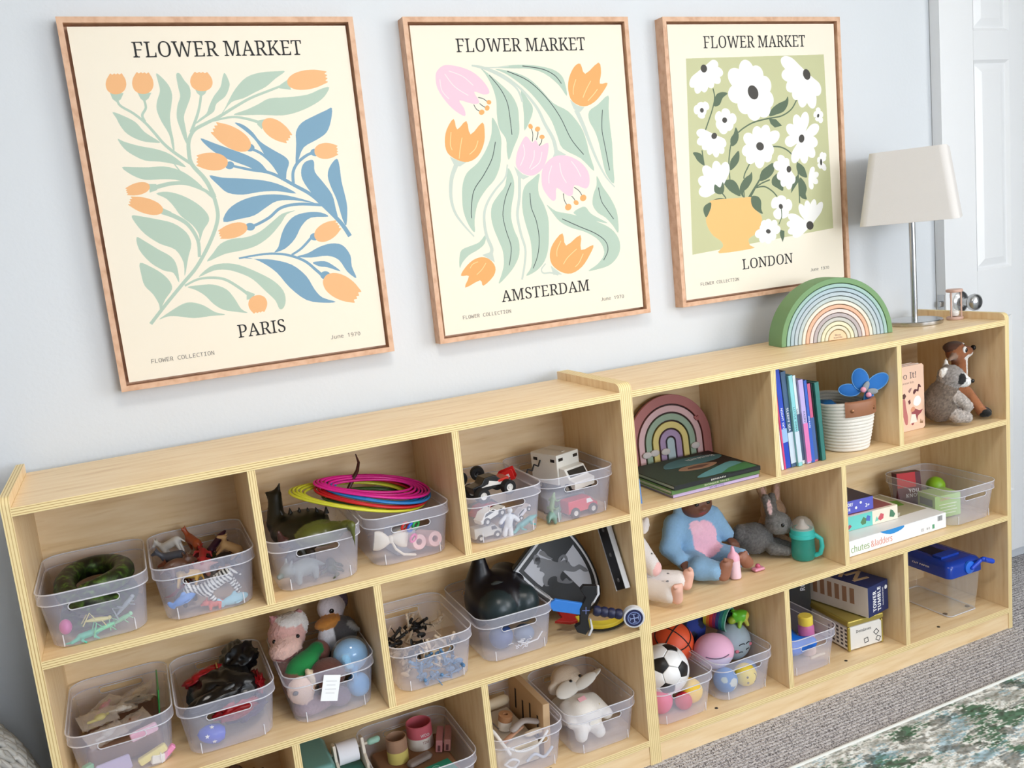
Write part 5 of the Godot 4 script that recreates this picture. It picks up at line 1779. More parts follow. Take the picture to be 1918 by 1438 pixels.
func shield_and_sword():
	# heater shield leaning in the corner, quartered black and silver with a rearing lion
	var o := thing("toy_shield", "black and silver toy shield with a grey lion leaning in the corner", "toy shield", Vector3(1.192, 0.334, 0.150), Vector3(-12, 4, 36))
	o.scale = Vector3.ONE * 1.05
	var out := PackedVector2Array()
	for q in [[-0.082, 0.25], [0.082, 0.25]]:
		out.append(Vector2(q[0], q[1]))
	for k in 13:
		var t := k / 12.0
		out.append(Vector2(0.082 * cos(t * PI / 2) + 0.0, 0.215 - 0.185 * sin(t * PI / 2)))
	for k in range(1, 13):
		var t := 1.0 - k / 12.0
		out.append(Vector2(-0.082 * cos(t * PI / 2), 0.215 - 0.185 * sin(t * PI / 2)))
	var g := Geo.new()
	g.slab(out, 0.016, 0.002)
	part(o, "board", g, plain(rgb(24, 24, 26), 0.35))
	var lay := func(s: float, z: float, c: Color, called: String, clip: int):
		var p := PackedVector2Array()
		for q in out:
			var w: Vector2 = (q - Vector2(0, 0.16)) * s + Vector2(0, 0.16)
			if clip > 0:
				w.x = minf(w.x, 0.0) if clip % 2 == 1 else maxf(w.x, 0.0)
				w.y = minf(w.y, 0.17) if clip > 2 else maxf(w.y, 0.17)
			p.append(w)
		var d := PackedVector2Array()
		for q in p:
			if d.is_empty() or d[d.size() - 1].distance_to(q) > 0.0015:
				d.append(q)
		if d[0].distance_to(d[d.size() - 1]) < 0.0015:
			d.remove_at(d.size() - 1)
		var h := Geo.new()
		h.at(Vector3(0, 0, z))
		h.slab(d, 0.0006)
		part(o, called, h, plain(c, 0.4))
	lay.call(0.93, 0.0158, rgb(214, 214, 216), "border", 0)
	lay.call(0.87, 0.0162, rgb(24, 24, 26), "inner_border", 0)
	for q in 4:
		lay.call(0.76, 0.0166, rgb(24, 24, 26) if q == 1 or q == 2 else rgb(186, 186, 192), "quarter", q + 1)
	# the lion: mane, body, legs and curled tail
	var lion := Geo.new()
	var fill := func(pts: Array):
		var p := PackedVector2Array()
		for i in range(0, pts.size(), 2):
			p.append(Vector2(pts[i], pts[i + 1]) * 0.001)
		lion.at(Vector3(0.0, 0.168, 0.0174), Vector3(0, 0, -34))
		lion.slab(smooth_outline(p), 0.0005)
	fill.call([-55, 29, -48, 35, -37, 31, -26, 24, -13, 18, -4, 11, 7, 8, 20, 9, 29, 2, 33, -9, 42, -13, 53, -11, 62, -18, 70, -26, 72, -33, 62, -31, 53, -22, 40, -24, 31, -22, 22, -18, 11, -13, 2, -18, -2, -26, 2, -35, 13, -31, 20, -40, 29, -42, 22, -46, 7, -42, -4, -37, -11, -31, -9, -22, -15, -18, -26, -18, -33, -22, -37, -31, -33, -35, -42, -33, -46, -24, -44, -13, -37, -7, -42, 0, -48, 4, -44, 11, -53, 13, -48, 20, -57, 22])
	fill.call([2, 9, 7, 18, 18, 22, 26, 18, 28, 7, 22, 2, 22, 11, 18, 16, 11, 14, 8, 7])
	fill.call([-40, 40, -35, 46, -26, 42, -20, 31, -9, 20, -18, 22, -29, 31])
	fill.call([-57, 35, -51, 42, -42, 37, -40, 26, -46, 18, -53, 20, -48, 26, -55, 26])
	part(o, "lion_emblem", lion, plain(rgb(110, 110, 114), 0.45))
	o = thing("toy_scabbard", "black toy scabbard with silver edges leaning on the side panel", "toy", Vector3(1.1945, 0.505, 0.225), Vector3(-26, 0, 0))
	g = Geo.new()
	g.box(Vector3.ZERO, Vector3(0.012, 0.165, 0.050), 0.002)
	part(o, "board", g, plain(rgb(22, 22, 24), 0.4))
	for sz in [-1.0, 1.0]:
		g = Geo.new()
		g.box(Vector3(-0.001, 0, sz * 0.0245), Vector3(0.013, 0.166, 0.0025), 0.0008)
		part(o, "silver_edge", g, plain(rgb(206, 206, 208), 0.35))
	for ry in [-0.06, 0.0, 0.06]:
		g = Geo.new()
		g.at(Vector3(-0.006, ry, 0), Vector3(0, 0, 90))
		g.lathe([Vector2(0.005, 0), Vector2(0.0045, 0.0012), Vector2(0, 0.002)], 14)
		part(o, "rivet", g, plain(rgb(120, 120, 124), 0.3))
	# foam sword lying in front of the shield
	o = thing("toy_sword", "foam sword with a dark blue grip, silver guard and round pommel", "toy sword", Vector3(1.098, 0.414, 0.274), Vector3(0, -23, -15))
	g = Geo.new()
	g.at(Vector3(-0.012, 0, 0))
	g.slab(PackedVector2Array([Vector2(-0.010, -0.055), Vector2(0.010, -0.058), Vector2(0.016, -0.040), Vector2(0.008, -0.018), Vector2(0.010, 0.018), Vector2(0.018, 0.040), Vector2(0.014, 0.060), Vector2(-0.016, 0.056), Vector2(-0.022, 0.046), Vector2(-0.006, 0.030), Vector2(-0.014, 0.0), Vector2(-0.008, -0.034), Vector2(-0.018, -0.044)]), 0.016, 0.002)
	part(o, "guard", g, plain(rgb(22, 22, 26), 0.5))
	for s in [-1.0, 1.0]:
		g = Geo.new()
		g.at(Vector3(-0.012, 0, 0.006))
		g.slab(PackedVector2Array([Vector2(0.012, s * 0.020), Vector2(0.016, s * 0.020), Vector2(0.0245, s * 0.042), Vector2(0.020, s * 0.060), Vector2(0.015, s * 0.060), Vector2(0.019, s * 0.042)]), 0.008, 0.0008)
		part(o, "guard_edge", g, plain(rgb(206, 206, 210), 0.4))
	for i in 4:
		g = Geo.new()
		g.at(Vector3(0.014 + i * 0.0165, 0, 0.009), Vector3(0, 0, 90))
		g.lathe([Vector2(0.0, -0.0078), Vector2(0.0095, -0.0078), Vector2(0.012, -0.003), Vector2(0.012, 0.003), Vector2(0.0095, 0.0078), Vector2(0, 0.0078)], 16)
		part(o, "grip_ring", g, plain(rgb(24, 28, 62), 0.45))
	g = Geo.new()
	g.at(Vector3(0.098, 0, 0.001))
	var disc := PackedVector2Array()
	for k in 28:
		disc.append(Vector2(cos(TAU * k / 28.0), sin(TAU * k / 28.0)) * 0.0245)
	g.slab(disc, 0.018, 0.002)
	var pm := part(o, "pommel", g, plain(rgb(212, 212, 216), 0.45))
	for e in [[0.020, rgb(20, 26, 70), 0.0190, "pommel_face"], [0.015, rgb(120, 136, 186), 0.0194, "ring_mark"], [0.0128, rgb(20, 26, 70), 0.0198, "inner_face"]]:
		g = Geo.new()
		g.at(Vector3(0.098, 0, e[2]))
		var q := PackedVector2Array()
		for k in 28:
			q.append(Vector2(cos(TAU * k / 28.0), sin(TAU * k / 28.0)) * e[0])
		g.slab(q, 0.0005)
		part(pm, e[3], g, plain(e[1], 0.5))
	for a in [0.0, 90.0]:
		g = Geo.new()
		g.at(Vector3(0.098, 0, 0.0205), Vector3(0, 0, a + 20))
		g.box(Vector3.ZERO, Vector3(0.020, 0.0022, 0.0006), 0.0)
		g.box(Vector3(0.0095, 0, 0), Vector3(0.0014, 0.010, 0.0006), 0.0)
		g.box(Vector3(-0.0095, 0, 0), Vector3(0.0014, 0.010, 0.0006), 0.0)
		part(pm, "cross_mark", g, plain(rgb(150, 164, 206), 0.5))
		g = Geo.new()
		g.at(Vector3(-0.012, 0, 0.0162), Vector3(0, 0, a + 10))
		g.box(Vector3.ZERO, Vector3(0.017, 0.0018, 0.0006), 0.0)
		part(o, "guard_cross", g, plain(rgb(110, 124, 180), 0.5))
	g = Geo.new()
	g.at(Vector3(0, 0, 0.004))
	g.slab(PackedVector2Array([Vector2(-0.020, -0.014), Vector2(-0.020, 0.014), Vector2(-0.085, 0.014), Vector2(-0.098, 0.0), Vector2(-0.085, -0.014)]), 0.010, 0.002)
	part(o, "blade", g, plain(rgb(54, 128, 216), 0.4))
	# yellow hilt of a second toy weapon under it
	o = thing("toy_axe", "yellow and red toy weapon with black edging under the sword", "toy weapon", Vector3(1.135, 0.3475, 0.262), Vector3(-68, -14, -4))
	var hook := PackedVector2Array()
	for k in 15:
		var a := PI * (1.02 + 0.92 * k / 14.0)
		hook.append(Vector2(cos(a) * 0.062, sin(a) * 0.044))
	for k in 15:
		var a := PI * (1.94 - 0.92 * k / 14.0)
		hook.append(Vector2(cos(a) * 0.044, sin(a) * 0.026))
	g = Geo.new()
	g.at(Vector3(0, 0.045, 0))
	g.slab(hook, 0.012, 0.002)
	part(o, "hilt", g, plain(rgb(226, 200, 60), 0.45))
	g = Geo.new()
	g.at(Vector3(0, 0.045, -0.003))
	var rim := PackedVector2Array()
	for q in hook:
		rim.append(q + q.normalized() * 0.004)
	g.slab(rim, 0.004, 0.001)
	part(o, "hilt_edging", g, plain(rgb(24, 22, 20), 0.6))
	g = Geo.new()
	g.slab(PackedVector2Array([Vector2(-0.050, 0.030), Vector2(-0.060, 0.056), Vector2(-0.100, 0.070), Vector2(-0.092, 0.046), Vector2(-0.110, 0.036), Vector2(-0.075, 0.026)]), 0.010, 0.002)
	part(o, "flame", g, plain(rgb(170, 34, 30), 0.45))

func left_row_three():
	var g: Geo
	var o: Node3D
	var rng := RandomNumberGenerator.new()
	rng.seed = 44
	single("brown_cloth", "crumpled dark brown cloth in the lowest cell", "cloth", crumple(Vector3(0, 0.075, 0), Vector3(0.100, 0.078, 0.090), Vector3.ZERO, 15, 0.45), plain(rgb(92, 66, 46), 0.9), Vector3(0.285, 0.075, 0.152), Vector3.ZERO)
	# toy paper roll stand
	o = thing("toy_roller", "teal wooden toy with a white paper roll between two plates", "toy", Vector3(0.496, 0.0635, 0.152))
	g = Geo.new()
	g.box(Vector3(-0.034, 0.075, 0.0), Vector3(0.068, 0.150, 0.13), 0.010)
	part(o, "block", g, plain(rgb(106, 156, 150), 0.5))
	g = Geo.new()
	g.box(Vector3(0.035, 0.048, 0.0), Vector3(0.066, 0.094, 0.13), 0.004)
	part(o, "tray", g, plain(rgb(74, 136, 124), 0.5))
	for x in [0.006, 0.068]:
		g = Geo.new()
		g.at(Vector3(x, 0.090, 0), Vector3(0, 90, 0))
		g.slab(PackedVector2Array([Vector2(-0.045, 0.0), Vector2(0.030, 0.0), Vector2(0.018, 0.030), Vector2(0.010, 0.062), Vector2(-0.012, 0.066), Vector2(-0.022, 0.034), Vector2(-0.045, 0.022)]), 0.007, 0.0015)
		part(o, "side_plate", g, plain(rgb(226, 214, 198), 0.5))
	g = Geo.new()
	g.at(Vector3(0.038, 0.128, 0), Vector3(0, 0, 90))
	g.lathe([Vector2(0.006, -0.022), Vector2(0.024, -0.022), Vector2(0.024, 0.022), Vector2(0.006, 0.022)], 28)
	part(o, "paper_roll", g, plain(rgb(240, 238, 244), 0.8))
	g = Geo.new()
	g.tube([Vector3(0.004, 0.130, 0), Vector3(0.094, 0.134, 0)], 0.0035, 8)
	part(o, "rod", g, plain(rgb(206, 196, 180), 0.5))
	g = Geo.new()
	g.tube([Vector3(0.090, 0.134, 0), Vector3(0.106, 0.135, 0)], 0.0075, 12)
	part(o, "rod_knob", g, plain(rgb(152, 194, 176), 0.5))
	# wide bin: cups, bar, blocks, cards
	var base := Geo.new()
	base.box(Vector3(0, 0.024, 0), Vector3(0.165, 0.047, 0.19), 0.006)
	single("kraft_box", "flat kraft box at the bottom of the wide bin", "box", base, plain(rgb(150, 108, 76), 0.85), Vector3(0.684, 0.0645, 0.150))
	for e in [["brown and yellow toy cup in the wide bin", Vector3(0.652, 0.1125, 0.118), rgb(232, 214, 120), rgb(178, 138, 110), 0.024], ["pink and white toy cup with white lettering in the wide bin", Vector3(0.716, 0.1125, 0.088), rgb(236, 226, 216), rgb(214, 104, 116), 0.030]]:
		o = thing("toy_cup", e[0], "toy cup", e[1])
		var r: float = e[4]
		g = Geo.new()
		g.lathe([Vector2(0, 0.0), Vector2(r, 0.0), Vector2(r, 0.028)], 28)
		part(o, "lower_half", g, plain(e[2], 0.5))
		g = Geo.new()
		g.lathe([Vector2(r, 0.028), Vector2(r, 0.057), Vector2(r - 0.002, 0.058), Vector2(r - 0.003, 0.056), Vector2(r - 0.003, 0.006), Vector2(0, 0.006)], 28)
		part(o, "upper_half", g, plain(e[3], 0.5))
		if r > 0.025:
			words(o, "lettering", "WOO", "Droid Sans", 0.0065, M.white_ink, Vector3(0.004, 0.034, r + 0.0002), Vector3.ZERO, 0.0, 0.0006)
			words(o, "lettering", "TIM", "Droid Sans", 0.0065, plain(rgb(190, 150, 140), 0.7), Vector3(0.004, 0.016, r + 0.0002), Vector3.ZERO, 0.0, 0.0006)
	g = Geo.new()
	g.box(Vector3.ZERO, Vector3(0.062, 0.016, 0.026), 0.0075)
	single("grey_bar", "rounded grey wooden bar lying in the wide bin", "toy", g, plain(rgb(150, 134, 126), 0.55), Vector3(0.690, 0.1215, 0.160), Vector3(0, 8, 6))
	for i in 2:
		o = thing("pink_block", ["dusty pink slotted block in the wide bin", "dusty pink block leaning on its twin"][i], "toy block", Vector3(0.752 + 0.018 * i, 0.1225, 0.120 + 0.006 * i), Vector3(0, -22, -8))
		g = Geo.new()
		g.box(Vector3(0, 0.008, 0), Vector3(0.016, 0.030, 0.065), 0.002)
		part(o, "block", g, plain([rgb(196, 128, 128), rgb(178, 120, 112)][i], 0.55))
		g = Geo.new()
		g.box(Vector3(0, 0.004, 0.0327), Vector3(0.006, 0.014, 0.0008), 0.0)
		part(o, "slot", g, plain(rgb(96, 56, 56), 0.7))
	o = thing("green_card", "teal green card with a round mark in the wide bin", "card", Vector3(0.715, 0.1145, 0.212), Vector3(0, 8, 0))
	g = Geo.new()
	g.box(Vector3(0, 0.001, 0), Vector3(0.075, 0.002, 0.05), 0.0)
	part(o, "sheet", g, plain(rgb(30, 146, 116), 0.5))
	g = Geo.new()
	var ring := []
	for k in 20:
		ring.append(Vector3(cos(TAU * k / 20.0) * 0.008, 0.002, sin(TAU * k / 20.0) * 0.008 - 0.008))
	g.tube(ring, 0.0006, 5, false, true)
	g.tube([Vector3(-0.003, 0.0022, -0.010), Vector3(0.003, 0.0022, -0.008), Vector3(-0.003, 0.0022, -0.006)], 0.0005, 5)
	part(o, "mark", g, plain(rgb(160, 220, 200), 0.5))
	g = Geo.new()
	g.box(Vector3(0, 0.004, 0), Vector3(0.045, 0.008, 0.05), 0.001)
	single("kraft_card", "small kraft card beside the green one", "card", g, plain(rgb(196, 148, 104), 0.8), Vector3(0.652, 0.1130, 0.212), Vector3(0, 4, 0))
	# craft kit bin
	o = thing("wooden_box", "pale wooden box with slots standing in the kit bin", "box", Vector3(0.974, 0.0645, 0.130), Vector3(0, 0, -4))
	g = Geo.new()
	g.box(Vector3(0, 0.066, 0), Vector3(0.018, 0.130, 0.20), 0.0015)
	part(o, "panel", g, plain(rgb(196, 164, 126), 0.6))
	for i in 4:
		g = Geo.new()
		g.box(Vector3(-0.0094, 0.066 + 0.012 * (i % 2), 0.07 - 0.042 * i), Vector3(0.0008, 0.05, 0.007), 0.0)
		part(o, "slot", g, plain(rgb(40, 28, 22), 0.8))
	o = thing("ribbon_spool", "white and wooden ribbon spool in the kit bin", "spool", Vector3(0.905, 0.122, 0.150), Vector3(6, 0, -8))
	g = Geo.new()
	g.lathe([Vector2(0, 0), Vector2(0.016, 0), Vector2(0.016, 0.022), Vector2(0, 0.022)], 22)
	part(o, "winding", g, plain(rgb(236, 230, 222), 0.7))
	g = Geo.new()
	g.lathe([Vector2(0.0, 0.022), Vector2(0.017, 0.022), Vector2(0.017, 0.036), Vector2(0.006, 0.037), Vector2(0.006, 0.030), Vector2(0, 0.030)], 22)
	part(o, "wooden_end", g, plain(rgb(170, 122, 84), 0.55))
	g = Geo.new()
	g.tube([Vector3(-0.032, 0, 0), Vector3(0.032, 0.001, 0)], 0.013, 16)
	single("beige_roll", "beige wooden roll lying behind the spool", "roll", g, plain(rgb(206, 188, 158), 0.6), Vector3(0.905, 0.152, 0.085), Vector3(0, 6, 0))
	g = Geo.new()
	g.box(Vector3(0, 0.026, 0), Vector3(0.11, 0.052, 0.18), 0.006)
	single("cream_case", "cream padded case at the bottom of the kit bin", "case", g, plain(rgb(214, 202, 186), 0.8), Vector3(0.902, 0.0645, 0.140))
	for e in [["grey felt flap lying over the kit bin", rgb(170, 160, 156), Vector3(0.938, 0.142, 0.190), [Vector3(-0.03, 0, 0.01), Vector3(0, 0.012, 0), Vector3(0.028, 0.004, 0.012)], 0.010], ["white strap looping out of the kit bin", rgb(234, 232, 230), Vector3(0.862, 0.138, 0.200), [Vector3(-0.012, -0.02, -0.02), Vector3(-0.010, 0.022, 0), Vector3(0.004, -0.002, 0.036), Vector3(0.012, -0.020, 0.05)], 0.0042], ["tan leather strap lying in the kit bin", rgb(186, 140, 112), Vector3(0.905, 0.128, 0.200), [Vector3(-0.028, 0, 0.014), Vector3(0, 0.006, 0), Vector3(0.026, 0.014, -0.01)], 0.007], ["white cord along the front of the kit bin", rgb(240, 240, 240), Vector3(0.925, 0.120, 0.246), [Vector3(-0.05, 0.008, -0.004), Vector3(-0.02, -0.006, 0.004), Vector3(0.02, -0.002, 0.004), Vector3(0.05, 0.016, -0.006)], 0.003], ["pale scissors handle low in the kit bin", rgb(226, 228, 232), Vector3(0.890, 0.090, 0.248), [Vector3(-0.03, 0.006, 0), Vector3(-0.012, 0.012, 0), Vector3(0.004, 0.002, 0), Vector3(-0.012, -0.010, 0), Vector3(-0.03, 0.006, 0)], 0.003], ["pale blue cord low in the kit bin", rgb(206, 212, 226), Vector3(0.945, 0.086, 0.248), [Vector3(-0.03, 0.0, 0), Vector3(-0.01, 0.010, 0), Vector3(0.012, -0.004, 0), Vector3(0.034, 0.012, 0)], 0.0035], ["dark wire loop over the kit bin", rgb(70, 58, 52), Vector3(0.860, 0.158, 0.175), [Vector3(-0.012, -0.02, 0), Vector3(-0.004, 0.012, 0.0), Vector3(0.014, -0.006, 0.02)], 0.0014], ["cream wooden disc lying in the kit bin", rgb(216, 200, 178), Vector3(0.955, 0.128, 0.215), [Vector3(-0.018, 0, 0.0), Vector3(0.0, 0.003, 0), Vector3(0.02, 0, 0.0)], 0.010]]:
		g = Geo.new()
		var c := Curve3D.new()
		for q in e[3]:
			c.add_point(q)
		var sm := []
		var pts: Array = e[3]
		for i in pts.size() - 1:
			for k in 5:
				var pa: Vector3 = pts[maxi(i - 1, 0)]
				var pb: Vector3 = pts[mini(i + 2, pts.size() - 1)]
				sm.append(pts[i].cubic_interpolate(pts[i + 1], pa, pb, k / 5.0))
		sm.append(pts[pts.size() - 1])
		g.at(Vector3.ZERO, Vector3.ZERO, Vector3(1, 0.55 if e[4] > 0.005 else 1.0, 1))
		g.tube(sm, e[4], 9)
		single("craft_strap", e[0], "craft supply", g, plain(e[1], 0.6), e[2], Vector3.ZERO)
	# white teddy with a floppy hat lying in its bin
	o = thing("teddy_bear", "white teddy bear in a floppy hat lying in the bin", "teddy bear")
	var fw := rgb(240, 236, 230)
	g = body([["e", Vector3(1.098, 0.168, 0.105), Vector3(0.040, 0.034, 0.034), Vector3(0, 0, -12), rgb(216, 196, 172)], ["e", Vector3(1.112, 0.172, 0.134), Vector3(0.022, 0.016, 0.018), Vector3(0, 0, -10), rgb(226, 210, 190)], ["e", Vector3(1.058, 0.160, 0.118), Vector3(0.018, 0.016, 0.012), Vector3.ZERO, rgb(222, 206, 186)], ["e", Vector3(1.090, 0.125, 0.185), Vector3(0.044, 0.036, 0.058), Vector3(-12, -6, 0), fw],
		["c", Vector3(1.125, 0.135, 0.18), Vector3(1.140, 0.120, 0.225), 0.020, 0.014, fw], ["c", Vector3(1.060, 0.135, 0.175), Vector3(1.050, 0.118, 0.215), 0.018, 0.013, fw], ["c", Vector3(1.075, 0.105, 0.215), Vector3(1.058, 0.098, 0.245), 0.020, 0.015, fw], ["c", Vector3(1.105, 0.105, 0.215), Vector3(1.105, 0.095, 0.246), 0.021, 0.015, fw], ["e", Vector3(1.095, 0.09, 0.12), Vector3(0.05, 0.024, 0.07), Vector3.ZERO, fw]], 0.010, 0.004, 0.0012)
	part(o, "body", g, M.fur)
	for q in [[Vector3(1.092, 0.180, 0.143), 0.0042], [Vector3(1.118, 0.186, 0.143), 0.004], [Vector3(1.122, 0.177, 0.152), 0.006]]:
		part(o, "nose" if q[1] > 0.005 else "eye", pill(Color.WHITE, q[0], Vector3.ONE * q[1], 10), plain(rgb(22, 18, 18), 0.2))
	g = Geo.new()
	for e in [[Vector3(1.078, 0.168, 0.152), Vector3(0.036, 0.007, 0.022), Vector3(25, 20, 14)], [Vector3(1.122, 0.178, 0.160), Vector3(0.034, 0.006, 0.015), Vector3(30, 10, 28)], [Vector3(1.150, 0.182, 0.152), Vector3(0.026, 0.005, 0.013), Vector3(10, -30, 40)]]:
		g.at(e[0], e[2])
		g.ball(Vector3.ZERO, e[1], 16)
	part(o, "hat_brim", g, plain(rgb(236, 230, 220), 0.8))
	g = Geo.new()
	g.at(Vector3(1.088, 0.163, 0.205), Vector3(-62, 0, 8))
	g.box(Vector3.ZERO, Vector3(0.020, 0.012, 0.0015), 0.0005)
	part(o, "pink_label", g, plain(rgb(238, 178, 186), 0.7))
	g = Geo.new()
	for i in 7:
		g.at(Vector3(1.108 + 0.010 * (i % 3), 0.150 - 0.004 * (i % 3), 0.205 + 0.009 * (i / 3)), Vector3(-60, 0, 20 * i))
		g.box(Vector3.ZERO, Vector3(0.004, 0.0014, 0.001), 0.0)
	part(o, "gold_print", g, plain(rgb(206, 190, 130), 0.5))

# ------------------------------------------------------------------ what stands in the second unit
func build_right_contents():
	right_row_one()
	right_row_two()
	right_row_three()

# a hardback lying or standing: origin at the middle of its foot, spine towards +z, thickness along x, height along y
func book(label: String, at: Vector3, turn: Vector3, size: Vector3, cover: Color, spine_text := "", text_c := Color.WHITE, group := "") -> Node3D:
	var o := thing("picture_book", label, "book", at, turn, group)
	var t := size.x
	var h := size.y
	var d := size.z
	var g := Geo.new()
	for s in [-1.0, 1.0]:
		g.box(Vector3(s * (t * 0.5 - 0.0008), h * 0.5, 0), Vector3(0.0016, h, d), 0.0004)
	g.box(Vector3(0, h * 0.5, d * 0.5 - 0.0008), Vector3(t, h, 0.0016), 0.0005)
	part(o, "cover", g, plain(cover, 0.35))
	g = Geo.new()
	g.box(Vector3(0, h * 0.5, -0.003), Vector3(maxf(t - 0.0034, 0.001), h - 0.006, d - 0.008), 0.0)
	part(o, "pages", g, plain(rgb(240, 236, 226), 0.8))
	if spine_text:
		words(o, "spine_title", spine_text, "Droid Sans", t * 0.36, plain(text_c, 0.6), Vector3(-t * 0.17, h * 0.5, d * 0.5 + 0.0001), Vector3(0, 0, -90), minf(h * 0.42, 0.006 * spine_text.length()), 0.0003)
	return o

func stripe(o: Node, called: String, p: Vector3, s: Vector3, c: Color, turn := Vector3.ZERO):
	var g := Geo.new()
	g.box(Vector3.ZERO, s, 0.0)
	return part(o, called, g, plain(c, 0.5), p, turn)

func patch(o: Node, called: String, pts: Array, z: float, c: Color, k := 0.001, base := Vector2.ZERO):
	# a flat printed figure on a face turned to +z
	var p := PackedVector2Array()
	for i in range(0, pts.size(), 2):
		p.append(Vector2(pts[i], pts[i + 1]) * k + base)
	var g := Geo.new()
	g.at(Vector3(0, 0, z))
	g.slab(smooth_outline(p), 0.0003)
	return part(o, called, g, plain(c, 0.6))

func right_row_one():
	var g: Geo
	var o: Node3D
	# wooden rainbow ornament against the back
	o = thing("rainbow_ornament", "pink wooden rainbow ornament standing behind the picture books", "ornament", Vector3(1.494, ROW1 + 0.0005, 0.036), Vector3(-4, -4, 0))
	var bands := [rgb(176, 108, 104), rgb(216, 176, 176), rgb(150, 170, 146), rgb(222, 200, 122), rgb(168, 140, 172), rgb(176, 192, 194)]
	g = Geo.new()
	var arch := func(r: float, w: float) -> PackedVector2Array:
		var p := PackedVector2Array()
		for k in 33:
			var a := PI * k / 32.0
			p.append(Vector2(cos(a) * r, 0.068 + sin(a) * r * 1.02))
		p.append(Vector2(-r, 0.0))
		if w > 0.0:
			p.append(Vector2(-r + w, 0.0))
			for k in 33:
				var a := PI * (32 - k) / 32.0
				p.append(Vector2(cos(a) * (r - w), 0.068 + sin(a) * (r - w) * 1.02))
			p.append(Vector2(r - w, 0.0))
		p.append(Vector2(r, 0.0))
		return p
	g.slab(arch.call(0.122, 0.0), 0.008, 0.001)
	part(o, "back_plate", g, plain(rgb(62, 30, 28), 0.6))
	var r := 0.122
	for i in 6:
		var w: float = [0.024, 0.0165, 0.0165, 0.0165, 0.0165, 0.0][i]
		g = Geo.new()
		g.at(Vector3(0, 0, 0.008))
		g.slab(arch.call(r, w), 0.008, 0.001)
		part(o, "arch", g, plain(bands[i], 0.6))
		r -= w + 0.0042
	g = Geo.new()
	g.at(Vector3(0.082, 0.118, 0.016))
	g.slab(smooth_outline(PackedVector2Array([Vector2(0, -0.007), Vector2(0.008, 0.002), Vector2(0.005, 0.007), Vector2(0, 0.004), Vector2(-0.005, 0.007), Vector2(-0.008, 0.002)])), 0.004, 0.0008)
	part(o, "heart", g, plain(rgb(170, 92, 88), 0.5))
	for q in [[-0.075, 0.0], [-0.052, 0.002], [-0.02, 0.0], [0.07, 0.002]]:
		part(o, "cloud", pill(Color.WHITE, Vector3(q[0], 0.045 + q[1], 0.0195), Vector3(0.014, 0.009, 0.0035), 12), plain(rgb(206, 196, 190), 0.7))
	# lying stack of three
	var lo := Vector3(1.470, ROW1 + 0.0004, 0.168)
	for i in 3:
		var t: float = [0.0095, 0.0105, 0.0105][i]
		var labels := ["picture book with a lilac spine at the bottom of the lying stack", "thin green edged picture book in the middle of the lying stack", "dark jungle picture book on top of the lying stack"]
		o = book(labels[i], lo + Vector3(0.121, 0, 0.004 * i), Vector3(0, 0, 90), Vector3(t, 0.250 + 0.006 * (i % 2), 0.210), [rgb(196, 176, 214), rgb(86, 120, 66), rgb(28, 30, 30)][i], ["MONSTER", "WONDER TALES", "BENEATH"][i], [rgb(90, 70, 130), rgb(220, 220, 190), rgb(230, 226, 214)][i], "lying picture books")
		o.position.y += t * 0.5
		if i == 2:
			# cover picture: dark sky, pale water, a nest, the title
			var cov := Node3D.new()
			cov.name = "cover_picture"
			o.add_child(cov)
			cov.position = Vector3(t * 0.5, 0.125, 0)
			cov.rotation_degrees = Vector3(0, 90, 90)
			for e in [["jungle", [-124, -104, 124, -104, 124, 104, -124, 104], rgb(46, 62, 50)], ["dusk", [-40, -100, -124, -104, -124, 104, -84, 100, -60, 40], rgb(34, 22, 18)], ["water", [-100, 20, -40, 40, 20, 66, 44, 84, 10, 92, -60, 84, -110, 60], rgb(92, 148, 152)], ["foliage", [-120, 50, -60, 66, -20, 92, -60, 102, -118, 100], rgb(60, 120, 70)], ["shore", [-116, -60, -40, -84, 30, -70, 60, -30, 10, -20, -60, -16, -110, -30], rgb(72, 118, 124)], ["nest", [-70, 6, -30, -14, 20, -12, 44, 6, 20, 24, -30, 28], rgb(150, 116, 92)], ["hollow", [-50, 6, -20, -4, 14, 0, 20, 10, -16, 18], rgb(92, 62, 50)]]:
				patch(cov, e[0], e[1], {"jungle": 0.0, "dusk": 0.0004, "water": 0.0005, "foliage": 0.0008, "shore": 0.0006, "nest": 0.0009, "hollow": 0.0012}[e[0]], e[2])
			words(cov, "title", "Beneath", "Droid Serif", 0.014, M.white_ink, Vector3(-0.066, -0.066, 0.0008), Vector3.ZERO, 0.085, 0.0003)
			words(cov, "author_line", "Ella Green", "Droid Sans", 0.004, M.grey_ink, Vector3(-0.074, -0.084, 0.0008))
		lo.y += t
	o = book("slim teal book with a blue foot leaning at the left side panel", Vector3(1.262, ROW1 + 0.0005, 0.160), Vector3(0, 0, 2.5), Vector3(0.010, 0.118, 0.19), rgb(24, 110, 104))
	stripe(o, "blue_foot", Vector3(0, 0.03, 0.0955), Vector3(0.0102, 0.06, 0.0012), rgb(84, 128, 190))
	# leaning row of picture books
	var x := 1.657
